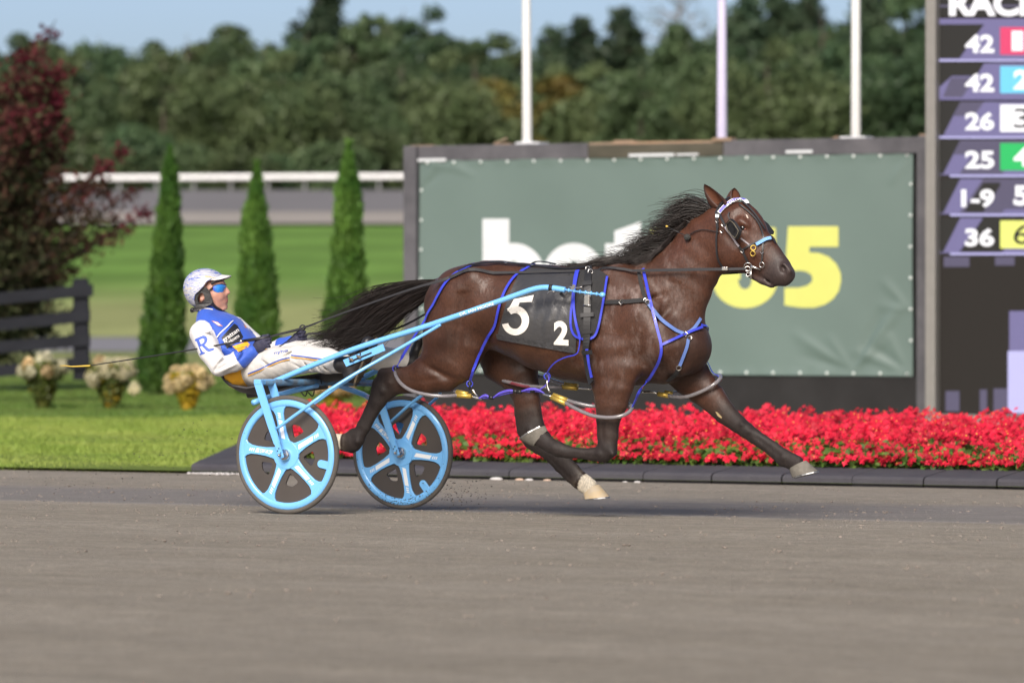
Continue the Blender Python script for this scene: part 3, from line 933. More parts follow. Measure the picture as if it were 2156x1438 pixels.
for k, (ya, yb) in enumerate(rows):
    srect('row_panel', 1978, 2700, ya, yb - 4, L_lil, 1)
    d = [(1978, ya), (2072 if k < 2 else 2022, ya), (2020 if k < 2 else 1978 + 8, yb - 6), (1978, yb - 6 if k not in (1,) else ya + 52)]
    if k == 1: d = [(1978, ya), (2072, ya), (2056, ya + 27), (2004, ya + 27), (1978, ya + 50)]
    spoly('dark_slant', d[::-1], L_dark, 2)
    if k in (1, 2, 3): spoly('dim_slant', [(2002, ya + 30), (2055, ya + 30), (2026, yb - 6), (1985, yb - 6)][::-1] if k == 1 else [(2022, ya), (2072, ya), (2050, ya + 30), (2008, ya + 30)][::-1], L_mid, 2)
    if k >= 3: spoly('dim_slant', [(2070, ya), (2160, ya), (2110, yb - 6), (2020, yb - 6)][::-1], L_mid if k != 5 else L_dark, 3)
    if k >= 4: spoly('dark_slant', [(2070, ya + 8), (2110, ya + 8), (2070, yb - 8), (2030, yb - 8)][::-1], L_dark, 4)
    srect('row_rule', 1978 + (0 if k < 3 else 22), 2700, yb - 4, yb, L_pale if k != 1 else L_lil, 5)
    stext('odds_digit', odds[k], 2032 if k != 4 else 2024, 2093, ya + 22, ya + 60, L_white, 6, 0.035)
    srect('number_box', 2106, 2192, ya + 6, yb - 14, boxm[k], 6)
    stext('number_digit', str(k + 1), 2134 if k else 2130, 2168 if k else 2154, ya + 14, yb - 22, L_dark if k in (2, 5) else L_white, 8, 0.04 if k not in (2, 5) else 0.005)
for a, c, ya, yb, m in [(1987, 2041, 541, 562, L_mid), (2095, 2136, 541, 559, L_mid), (1991, 2020, 823, 866, L_mid), (2063, 2078, 820, 866, L_mid), (2092, 2122, 818, 867, L_mid), (2125, 2400, 655, 739, L_lil), (2122, 2400, 739, 870, L_pale)]:
    srect('light_block', a, c, ya, yb, m, 2)
# ------------------------------------------------------------------ kerb round the flower bed
M_kerb = mat('dark_kerb_stone', (0.048, 0.046, 0.057), 0.92, spec=0.15, color2=(0.075, 0.072, 0.080), scale=4, contrast=0.9, bump=0.5, bscale=60, bdist=0.006)
M_kerbface = M_kerb
kerb = tag(mk('kerb', [(-4.5, KERB_Y + .15, -0.03), (14, KERB_Y + .15, -0.03), (14, KERB_Y + .5, -0.03), (-4.5, KERB_Y + .5, -0.03)], [(0, 1, 2, 3)], M_kerb), kind='structure')
KX0 = -4.62
SIDE = G(492, 934, 0.05) - np.array([KX0, KERB_Y, 0.05]); SIDE[2] = 0
SIDE_L = float(np.linalg.norm(SIDE)); SIDE /= SIDE_L
def kerb_block(p, u, n, length, depth, h=0.088, parent=kerb, name='kerb_block'):
    """A block with a chamfered front edge: p front-left-bottom corner, u along, n inward."""
    prof_ = [(0.0, 0.0), (0.0, h * .70), (0.022, h * .90), (0.07, h), (depth, h + 0.036), (depth, 0.0)]
    v = []
    g = 0.006
    for s in (g, length - g):
        for a, z in prof_: v.append(np.array(p) + u * s + n * (a + RNG.normal() * 0.0015) + ZZ * z)
    k = len(prof_)
    f = [(i, i + 1, i + 1 + k, i + k) for i in range(k - 1)] + [(k - 1, 0, k, 2 * k - 1), tuple(range(k))[::-1], tuple(range(k, 2 * k))]
    return mk(name, v, [tuple(reversed(q)) for q in f], M_kerb, parent, smooth=False)
ux, uy = np.array([1., 0, 0]), np.array([0, 1., 0])
x = KX0 + 0.02
while x < 9:
    L_ = 0.55
    kerb_block((x, KERB_Y + RNG.normal() * .004, -0.034), ux, uy, L_, 0.50)
    x += L_
nn = np.array([SIDE[1], -SIDE[0], 0.0])
s = 0.30
while s < 11:
    kerb_block(np.array([KX0, KERB_Y, -0.034]) + SIDE * (s + .55), -SIDE, nn, 0.55, 0.50)
    s += 0.55

# ------------------------------------------------------------------ red bedding flowers
def bed_soil(x, y):
    return 0.075 + 0.06 * np.clip((y - 6.3) / 4.0, 0, 1)
def bed_left(y): 
    return KX0 + SIDE[0] / SIDE[1] * (y - KERB_Y) + 0.74
M_soil = mat('bed_soil', (0.035, 0.025, 0.018), 0.95, var=0.3, bump=0.8, bscale=30)
ys_ = np.linspace(KERB_Y + 0.46, 10.8, 30)
v = []; nxs = 30
for y in ys_:
    for x in np.linspace(float(bed_left(y)) - 0.25, 10, nxs): v.append((x, y, float(bed_soil(x, y)) + .01))
i = np.arange(29 * nxs).reshape(29, nxs)[:, :-1].ravel()
tag(mk('bed_soil', v, np.column_stack([i, i + 1, i + nxs + 1, i + nxs]), M_soil), kind='structure')

def flower_bed():
    rng = np.random.default_rng(21)
    n = 42000
    y = 6.12 + (10.4 - 6.12) * rng.random(n) ** 1.35
    x = bed_left(y) + rng.random(n) ** 1.0 * (7.5 - bed_left(y))
    keep = rng.random(n) < np.where(y < 6.45, 0.74, np.where(y < 7.6, 0.98, 0.68))
    x, y = x[keep], y[keep]; n = len(x)
    tuft = 0.045 * np.sin(x * 9 + 2 * np.sin(y * 7)) * np.sin(y * 8 + x * 3) + 0.03 * np.sin(x * 23 + y * 17)
    front = np.clip((y - 6.12) / 0.45, 0, 1)
    top = bed_soil(x, y) + 0.07 + 0.15 * np.sqrt(front) + tuft * (0.3 + front)
    # on the front face flowers sit at every height
    fr = rng.random(n)
    z = np.where(front < 1, bed_soil(x, y) + 0.045 + (top - bed_soil(x, y) - 0.045) * fr ** 0.62, top - 0.05 * rng.random(n) ** 2)
    r = 0.016 + 0.009 * rng.random(n)
    nrm = np.column_stack([rng.normal(size=n) * .5, -0.75 + rng.normal(size=n) * .45, 0.75 + rng.normal(size=n) * .4])
    nrm /= np.linalg.norm(nrm, axis=1, keepdims=True)
    t = rng.normal(size=(n, 3)); u = np.cross(nrm, t); u /= np.linalg.norm(u, axis=1, keepdims=True); w = np.cross(nrm, u)
    c = np.column_stack([x, y, z])
    V, Fc, Mi = [], [], []
    # each flower: four rounded petals, as kites round a small yellow eye
    for k in range(4):
        a = math.pi / 2 * k
        d1 = u * math.cos(a) + w * math.sin(a); dl = u * math.cos(a - .62) + w * math.sin(a - .62); dr = u * math.cos(a + .62) + w * math.sin(a + .62)
        R = r[:, None]
        V.append(np.stack([c - nrm * R * .15, c + dl * R * .78 + nrm * R * .12, c + d1 * R * 1.15 + nrm * R * (0.02), c + dr * R * .78 + nrm * R * .12], axis=1))
    Vf = np.concatenate(V).reshape(-1, 3)
    tone = (0.70 + 0.55 * rng.random(n)) * (1 + 0.22 * np.sin(x * 5.1 + 1.7 * np.sin(y * 3)) * np.sin(y * 6 + x * 2))
    colf = np.repeat(np.concatenate([tone] * 4), 4)
    nf = len(Vf) // 4
    eyes = rng.random(n) < 0.12
    ce, ne, re = c[eyes], nrm[eyes], r[eyes][:, None] * 0.26
    ue, we = u[eyes], w[eyes]
    Ve = np.stack([ce - ue * re + ne * .006, ce - we * re + ne * .006, ce + ue * re + ne * .006, ce + we * re + ne * .006], axis=1).reshape(-1, 3)
    # leaves below
    m = 34000
    yl = 6.16 + (10.4 - 6.16) * rng.random(m) ** 1.7
    xl_ = bed_left(yl) - 0.05 + rng.random(m) * (7.6 - bed_left(yl))
    fl = np.clip((yl - 6.16) / 0.4, 0, 1)
    zl = bed_soil(xl_, yl) + 0.015 + rng.random(m) * (0.08 + 0.09 * np.sqrt(fl))
    vl, _ = leaf_cloud(np.column_stack([xl_, yl, zl]), 0.022 + 0.016 * rng.random(m), np.tile(np.array([[0, -.6, .8]]), (m, 1)), rng, aspect=1.1)
    ctone = 0.55 + 0.9 * rng.random(m)
    V = np.concatenate([Vf, Ve, vl])
    f = np.arange(len(V)).reshape(-1, 4)
    mi = np.concatenate([np.zeros(nf), np.full(len(Ve) // 4, 1), np.full(m, 2)])
    col = np.concatenate([colf, np.ones(len(Ve)), np.repeat(ctone, 4)])
    o = mk('red_flowers', V, f, [leafmat('red_petals', (0.47, 0.009, 0.028), (0.63, 0.018, 0.052), scale=3, translucent=0.3, attr=True),
                                 mat('flower_eyes', (0.7, 0.42, 0.05), 0.7, var=0), leafmat('bedding_leaves', (0.040, 0.085, 0.014), (0.090, 0.140, 0.022), scale=5, translucent=0.25, attr=True)],
           smooth=False, col=np.column_stack([col, col, col]), mi=mi, origin=(0, 8, 0))
    tag(o, 'dense bed of small red bedding flowers over green leaves behind the kerb', 'flowers', kind='stuff')
flower_bed()

# ------------------------------------------------------------------ grass blades on the lawn
def grass(name, n, d0, d1, px0, px1, h, lab, c1, c2, seed, power=1.0):
    rng = np.random.default_rng(seed)
    d = d0 + (d1 - d0) * rng.random(n) ** power
    px = px0 + (px1 - px0) * rng.random(n)
    x = CAM[0] + DP[0] * d + RT[0] * (px - 1078) / F * d
    y = CAM[1] + DP[1] * d + RT[1] * (px - 1078) / F * d
    edge = KERB_Y + 0.02 + 0.05 * np.sin(x * 3.3) + 0.04 * np.sin(x * 8.1)
    k = (y > edge) & ~((x > KX0 + SIDE[0] / SIDE[1] * (y - KERB_Y) - 0.06) & (y < 13.5))
    x, y = x[k], y[k]; n = len(x)
    ht = h * (0.55 + 0.7 * rng.random(n)) * (0.8 + 0.35 * np.sin(x * 1.3 + np.sin(y * .9) * 2))
    a = rng.random(n) * 6.283
    wd = 0.0045 + 0.004 * rng.random(n)
    lean = rng.normal(size=(n, 2)) * 0.5
    b = np.column_stack([x, y, np.full(n, -0.035)])
    s = np.column_stack([np.cos(a) * wd, np.sin(a) * wd, np.zeros(n)])
    mid = b + np.column_stack([lean[:, 0] * ht * .3, lean[:, 1] * ht * .3, ht * .6])
    tip = b + np.column_stack([lean[:, 0] * ht, lean[:, 1] * ht, ht])
    V = np.stack([b - s, b + s, mid + s * .7, mid - s * .7, tip], axis=1).reshape(-1, 3)
    base = np.arange(n) * 5
    f = np.concatenate([np.column_stack([base, base + 1, base + 2]), np.column_stack([base, base + 2, base + 3]), np.column_stack([base + 3, base + 2, base + 4])])
    o = mk(name, V, f, leafmat(name + '_blades', c1, c2, scale=0.9, translucent=0.35), smooth=False, origin=(float(x.mean()), float(y.mean()), 0))
    return tag(o, lab, 'grass', kind='stuff')
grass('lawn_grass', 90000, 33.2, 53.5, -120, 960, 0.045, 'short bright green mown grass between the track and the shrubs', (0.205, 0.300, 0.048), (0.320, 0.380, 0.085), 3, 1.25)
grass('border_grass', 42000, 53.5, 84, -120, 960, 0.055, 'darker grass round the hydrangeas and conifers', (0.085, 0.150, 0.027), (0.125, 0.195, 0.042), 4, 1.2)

# ------------------------------------------------------------------ three columnar conifers
M_arb = leafmat('arborvitae_sprays', (0.034, 0.090, 0.016), (0.085, 0.165, 0.032), scale=2.2, translucent=0.15, attr=True)
def arborvitae(prof_px, depth, seed, label):
    rng = np.random.default_rng(seed)
    sc = depth / F
    pxs = [(a + b) / 2 for (_, a, b) in prof_px]
    base = W(pxs[-1], depth, -0.04)
    t = empty('conifer', base, label, 'tree', 'columnar conifers on the lawn')
    hs = np.array([zrow(p[0], depth) for p in prof_px])[::-1]
    ws = np.array([(p[2] - p[1]) / 2 * sc for p in prof_px])[::-1]
    cs = np.array([((p[1] + p[2]) / 2 - pxs[-1]) * sc for p in prof_px])[::-1]
    n = 26000
    z = hs[0] + (hs[-1] - hs[0]) * rng.random(n) ** 1.15
    a = rng.random(n) * 6.283
    R = np.interp(z, hs, ws)
    lump = 1 + 0.27 * np.sin(a * 4 + z * 7 + seed) * np.sin(z * 8.3 + 2 * np.sin(a * 3)) + 0.14 * np.sin(a * 9 + z * 17) * np.sin(z * 13 + seed)
    rr = R * 0.90 * lump * np.interp(z, [hs[-1] - .55, hs[-1]], [1, .35]) * (1 - 0.26 * rng.random(n) ** 1.6)
    ctr = np.interp(z, hs, cs)
    x = base[0] + RT[0] * ctr + np.cos(a) * rr; y = base[1] + RT[1] * ctr + np.sin(a) * rr
    nrm = np.column_stack([np.cos(a), np.sin(a), np.full(n, 0.35)])
    # upright fan sprays
    up = np.column_stack([np.cos(a) * .35, np.sin(a) * .35, np.ones(n)]) + rng.normal(size=(n, 3)) * .28
    up /= np.linalg.norm(up, axis=1, keepdims=True)
    nrm = nrm + rng.normal(size=(n, 3)) * .7
    sd = np.cross(nrm, up); sd /= np.linalg.norm(sd, axis=1, keepdims=True)
    L = (0.055 + 0.07 * rng.random(n) ** 2)[:, None]
    c = np.column_stack([x, y, z])
    V = np.stack([c - up * L * .8, c + sd * L * .42, c + up * L, c - sd * L * .42], axis=1).reshape(-1, 3)
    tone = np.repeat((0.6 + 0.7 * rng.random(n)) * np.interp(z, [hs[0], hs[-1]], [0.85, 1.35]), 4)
    wn2 = 420      # loose leaders round the tip and ragged sprays down the sides
    zz_ = hs[-1] - .75 * rng.random(wn2) ** 1.5 + .12
    aa_ = rng.random(wn2) * 6.283
    rz_ = np.interp(zz_, hs, ws) * (.5 + .7 * rng.random(wn2)) * .8
    xx_ = base[0] + RT[0] * np.interp(zz_, hs, cs) + np.cos(aa_) * rz_; yy_ = base[1] + RT[1] * np.interp(zz_, hs, cs) + np.sin(aa_) * rz_
    up2 = np.column_stack([np.cos(aa_) * .3, np.sin(aa_) * .3, np.ones(wn2)]) + rng.normal(size=(wn2, 3)) * .2
    sd2 = np.column_stack([-np.sin(aa_), np.cos(aa_), np.zeros(wn2)])
    c2 = np.column_stack([xx_, yy_, zz_]); L2 = (.05 + .08 * rng.random(wn2))[:, None]
    V = np.concatenate([V, np.stack([c2 - up2 * L2 * .6, c2 + sd2 * L2 * .25, c2 + up2 * L2, c2 - sd2 * L2 * .25], axis=1).reshape(-1, 3)])
    tone = np.concatenate([tone, np.full(4 * wn2, 1.25)]); n += wn2
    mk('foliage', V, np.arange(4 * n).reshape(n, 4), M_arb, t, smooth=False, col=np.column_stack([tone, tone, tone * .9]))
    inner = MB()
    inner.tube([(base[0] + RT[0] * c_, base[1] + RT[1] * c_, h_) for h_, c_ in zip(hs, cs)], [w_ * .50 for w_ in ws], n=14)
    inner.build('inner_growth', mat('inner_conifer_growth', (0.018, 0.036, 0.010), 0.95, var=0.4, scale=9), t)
    MB().tube([base - ZZ * .02, base + ZZ * .5, base + ZZ * 1.6], [.06, .05, .03], n=8).build('trunk', M_bark, t)
    return t
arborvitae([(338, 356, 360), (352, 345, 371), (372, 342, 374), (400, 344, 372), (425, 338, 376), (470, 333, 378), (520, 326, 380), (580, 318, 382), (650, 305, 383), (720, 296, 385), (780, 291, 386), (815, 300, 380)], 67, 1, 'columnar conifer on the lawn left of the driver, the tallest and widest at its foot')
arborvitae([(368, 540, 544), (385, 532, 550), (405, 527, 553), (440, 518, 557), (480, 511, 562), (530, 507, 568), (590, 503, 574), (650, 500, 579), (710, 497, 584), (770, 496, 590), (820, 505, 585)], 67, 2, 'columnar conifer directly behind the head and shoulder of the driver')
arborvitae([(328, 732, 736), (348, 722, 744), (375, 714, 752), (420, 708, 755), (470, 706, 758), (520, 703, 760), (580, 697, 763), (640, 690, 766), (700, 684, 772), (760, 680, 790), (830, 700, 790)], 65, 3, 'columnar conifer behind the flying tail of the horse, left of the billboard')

# ------------------------------------------------------------------ hydrangeas
M_hyd = leafmat('cream_florets', (0.60, 0.55, 0.36), (0.68, 0.66, 0.48), scale=9, translucent=0.2, attr=True)
M_hydleaf = leafmat('hydrangea_leaves', (0.075, 0.115, 0.02), (0.135, 0.150, 0.025), scale=4, translucent=0.3, attr=True)
def hydrangea(px, row_top, row_bot, w_px, depth, seed, label, heads, yellow=0.2, tint=(1, 1, 1)):
    rng = np.random.default_rng(seed)
    sc = depth / F
    base = W(px, depth, -0.04)
    t = empty('hydrangea', base, label, 'shrub', 'hydrangeas on the lawn')
    ztop = zrow(row_top, depth); H = ztop - base[2]; Rw = w_px / 2 * sc
    st = MB()
    for k in range(heads):
        a = k * 2.399 + rng.random() * .5; rad = Rw * math.sqrt((k + .5) / heads)
        hz = base[2] + H * (0.86 - 0.30 * (rad / Rw) ** 2 + 0.09 * rng.normal())
        c = np.array([base[0] + math.cos(a) * rad * 1.0, base[1] + math.sin(a) * rad * 1.0, min(hz, ztop - .06)])
        st.tube([(base[0] + math.cos(a) * .05, base[1] + math.sin(a) * .05, base[2]), (base[0] + math.cos(a) * rad * .5, base[1] + math.sin(a) * rad * .5, base[2] + H * .45), c], [.008, .006, .004], n=4)
        m = 170; R = 0.062 + 0.030 * rng.random()
        d, nr = ellip_shell(m, rng, (R, R, R * 1.15), 0.22)
        v, f = leaf_cloud(c + d, np.full(m, 0.019), nr, rng, aspect=1.4, bend=.1)
        tone = np.repeat(0.72 + 0.4 * rng.random(m), 4) * (0.8 + 0.3 * rng.random())
        br = 1 if rng.random() > 0.07 else 0.6
        mk('flower_head', v, f, M_hyd, t, smooth=False, col=np.column_stack([tone * tint[0], tone * tint[1] * (br ** .5), tone * tint[2] * br]))
    m = 1300
    hz_ = rng.random(m) ** .75 * H * .80
    ra_ = Rw * (.22 + .80 * hz_ / (H * .80)) * np.sqrt(rng.random(m)); an_ = rng.random(m) * 6.283
    c = np.column_stack([base[0] + np.cos(an_) * ra_, base[1] + np.sin(an_) * ra_, base[2] + .02 + hz_])
    nr = np.column_stack([np.cos(an_), np.sin(an_), np.full(m, .5)])
    v, f = leaf_cloud(c, 0.028 + 0.024 * rng.random(m), nr + np.array([0, 0, .3]), rng, aspect=.9)
    yl = rng.random(m) < yellow * (1.3 - (c[:, 2] - base[2]) / H)
    tone = 0.6 + 0.7 * rng.random(m)
    cc = np.column_stack([tone * np.where(yl, 3.4, 1), tone * np.where(yl, 1.9, 1), tone * np.where(yl, 0.7, 1)])
    mk('foliage', v, f, M_hydleaf, t, smooth=False, col=np.repeat(cc, 4, axis=0))
    st.build('stem', mat('hydrangea_stem', (0.12, 0.085, 0.05), 0.8), t)
    return t
hydrangea(90, 742, 838, 104, 58, 1, 'cream hydrangea in front of the black fence, one head turned brown', 16, 0.1)
hydrangea(233, 748, 843, 106, 58, 2, 'cream hydrangea with some yellowed leaves right of the fence post', 22, 0.25, (1.0, .97, .92))
hydrangea(396, 768, 848, 90, 57, 3, 'fading tan hydrangea with orange leaves behind the elbow of the driver', 22, 1.1, (.95, .80, .62))
hydrangea(703, 788, 848, 76, 56, 4, 'browned hydrangea glimpsed between the sulky wheels', 18, 0.9, (.85, .62, .45))

# ------------------------------------------------------------------ black board fence
M_fence = mat('black_fence_paint', (0.018, 0.019, 0.024), 0.9, spec=0.1, var=0.3, scale=3, stretch=(.3, 1, 1), bump=0.3, bscale=20)
def fence():
    fd = 62.5; sc = fd / F
    def fp(px, row, dd=0.0): return W(px, fd + dd, zrow(row, fd))
    t = empty('board_fence', W(171, fd, -.05), 'black four-board wooden fence in front of the red-leaved tree at the left edge', 'fence')
    for px, r0, r1 in [(171, 592, 800), (-240, 600, 812)]:
        a, b = fp(px, r0), fp(px, r1)
        mb = MB(); mb.box((a[0], a[1], (a[2] + b[2]) / 2), (0.205, 0.16, a[2] - b[2]), rz=TH, bev=0.012)
        mb.build('post', M_fence, t, smooth=False)
        mb = MB(); mb.box((a[0], a[1], a[2] + .018), (0.19, 0.15, .04), rz=TH, bev=0.015); mb.build('post_cap', M_fence, t, smooth=False)
    for (rl, rr_) in [(628, 611), (684, 664), (731, 715), (781, 762)]:
        mb = MB()
        rend = 190 + (6 if rr_ == 611 else 0)
        l, r2 = fp(-260, rl + (rl - rr_) * 1.35, -0.11), fp(rend, rr_, -0.11)
        hw = 12.5 * sc; n_ = -DP * 0.02
        v = []
        for p in (l, r2):
            for dz, dn in ((-hw, -1), (hw, -1), (hw, 1), (-hw, 1)): v.append(p + ZZ * dz + n_ * dn)
        mb.add(v, [(0, 1, 2, 3), (4, 7, 6, 5), (0, 4, 5, 1), (1, 5, 6, 2), (2, 6, 7, 3), (3, 7, 4, 0)])
        mb.build('board', M_fence, t, smooth=False)
fence()

# ------------------------------------------------------------------ red-leaved tree at the left edge
def red_tree():
    rng = np.random.default_rng(9)
    d0 = 70.0
    t = empty('red_leaved_tree', W(-40, d0, -.05), 'dark tree with crimson shoots at the left edge behind the black fence', 'tree')
    tips = [(118, 42, 1), (140, 128, 1), (60, 95, .9), (30, 160, .9), (10, 190, .8), (132, 185, 1), (95, 215, .9), (275, 302, 1), (150, 262, .7), (140, 315, .6), (328, 436, 1), (300, 395, .7), (240, 390, .5), (215, 445, .25), (265, 470, .3), (190, 400, .4), (160, 480, .2), (130, 240, .8), (135, 352, .5),
            (60, 300, .5), (20, 260, .5), (-40, 120, .8), (-90, 200, .5), (110, 430, .25), (70, 400, .2), (30, 350, .2), (-20, 420, .1), (60, 500, .1), (105, 520, .15), (20, 560, .05), (70, 590, .05), (-40, 560, .05), (125, 575, .45), (165, 568, .6), (150, 660, .1), (110, 690, .1), (40, 690, .05), (-60, 660, .05), (80, 640, .1), (130, 610, .1), (0, 620, .05), (175, 380, .4), (230, 345, .7), (95, 330, .4), (100, 130, .9), (75, 170, .9), (45, 220, .8)]
    br = MB(); C, S, K = [], [], []
    root = np.array([-40.0, 690.0])
    for i, (px, row, red) in enumerate(tips):
        tip = np.array([px, row], dtype=float)
        st = root + (tip - root) * np.array([0.12, 0.30]) + rng.normal(size=2) * 12
        mid = (st + tip) / 2 + np.array([-22, 12]) + rng.normal(size=2) * 8
        dd = d0 + rng.normal() * 0.7
        def P(q, e=0.0): return W(q[0], dd + e, zrow(q[1], dd))
        path = [P(root) if i % 3 == 0 else P(st), P(st), P(mid), P(tip)]
        if i % 3: path = path[1:]
        pts, _ = smooth_path(path, None, 5)
        br.tube(pts, list(np.linspace(.05, .006, len(pts))), n=5)
        m = 620 if px < 150 else 380
        u = rng.random(m) ** 0.75
        pp = np.array([pts[int(k)] for k in u * (len(pts) - 1)])
        thick = (0.30 if px < 150 else 0.17) * (1 - u) ** 0.5 + 0.075
        off = rng.normal(size=(m, 3)) * thick[:, None] * np.array([.62, .8, .62])
        C.append(pp + off)
        S.append(0.035 + 0.035 * rng.random(m))
        rd = np.clip(red * 1.05 * (u ** 1.8) + rng.normal(size=m) * .12, 0, 1)
        hi = np.clip((700 - row) / 650, 0, 1)
        rd = np.clip(rd + 0.05 * hi, 0, 1)
        dk = np.array([0.026, 0.034, 0.016]); mdm = np.array([0.058, 0.030, 0.020]); rr = np.array([0.075, 0.007, 0.017])
        w1 = np.clip(rd * 2, 0, 1)[:, None]; w2 = np.clip(rd * 2 - 1, 0, 1)[:, None]
        base = dk * (1 - w1) + mdm * w1
        K.append((base * (1 - w2) + rr * w2) * (0.6 + 0.8 * rng.random((m, 1))))
    # body of the crown
    m = 12000
    cpx = -25 + rng.normal(size=m) * 60; crow = 450 + rng.normal(size=m) * 150
    k = (cpx < 175) & (crow > 150) & (crow < 790)
    cpx, crow = cpx[k], crow[k]; m = len(cpx)
    C.append(np.array([W(a, d0 + .3 + e, zrow(b, d0)) for a, b, e in zip(cpx, crow, rng.normal(size=m) * .7)])); S.append(0.045 + 0.04 * rng.random(m))
    g = rng.random((m, 1))
    K.append((np.array([0.024, 0.030, 0.011]) * (1 - g) + np.array([0.055, 0.062, 0.030]) * g) * (0.6 + .8 * rng.random((m, 1))))
    C, S, K = np.concatenate(C), np.concatenate(S), np.concatenate(K)
    v, f = leaf_cloud(C, S, rng=rng, aspect=.8)
    mt = mat('crimson_and_green_leaves', (1, 1, 1), 0.8, attr=True, var=0.1, spec=0.12)
    mk('foliage', v, f, mt, t, smooth=False, col=np.repeat(K, 4, axis=0))
    br.tube([W(-40, d0, -.08), W(-42, d0, .6), W(-40, d0, zrow(680, d0))], [.12, .10, .06], n=8)
    br.build('trunk', mat('dark_bark', (0.030, 0.022, 0.018), .95, var=.3, spec=.1), t)
red_tree()

# ------------------------------------------------------------------ pale stones at the foot of the kerb
M_stone = mat('pale_stone', (0.52, 0.50, 0.49), 0.8, var=0.15, scale=20, bump=0.5, bscale=40)
M_stone2 = mat('buff_stone', (0.50, 0.36, 0.27), 0.8, var=0.15, scale=20, bump=0.5, bscale=40)
for px, row, s_, m, lab in [(1045, 1010, .036, M_stone, 'largest white stone at the foot of the kerb under the horse'), (1094, 1011, .026, M_stone2, 'reddish stone at the foot of the kerb under the belly of the horse'), (1114, 1012, .024, M_stone, 'small white stone right of the reddish one by the kerb'),
                            (1152, 1012, .022, M_stone2, 'buff pebble at the kerb left of the white pastern'), (1316, 1016, .014, M_stone, 'tiny white pebble at the kerb just right of the white-socked hoof'), (1342, 1017, .020, M_stone, 'white pebble at the kerb below the folded knee')]:
    p = U(px, row, KERB_Y - .05)
    o = MB().ball((p[0], p[1], -0.026 + s_ * .15), s_, sc=(1.5, .8, .40)).build('stone', m, origin=(p[0], p[1], -.026))
    tag(o, lab, 'stone', 'stones along the kerb')
mb = MB()
for k in range(70):
    px = 470 + RNG.normal() * 34; p = U(px, 998 + RNG.normal() * 1.2, KERB_Y - .04 - abs(RNG.normal()) * .05)
    mb.ball((p[0], p[1], -0.020), 0.008 + 0.010 * RNG.random(), n=4, sc=(1.3, 1, .6))
tag(mb.build('gravel', M_stone, origin=(-4.2, KERB_Y, 0)), 'white gravel spilled at the left corner of the kerb', 'gravel', kind='stuff')
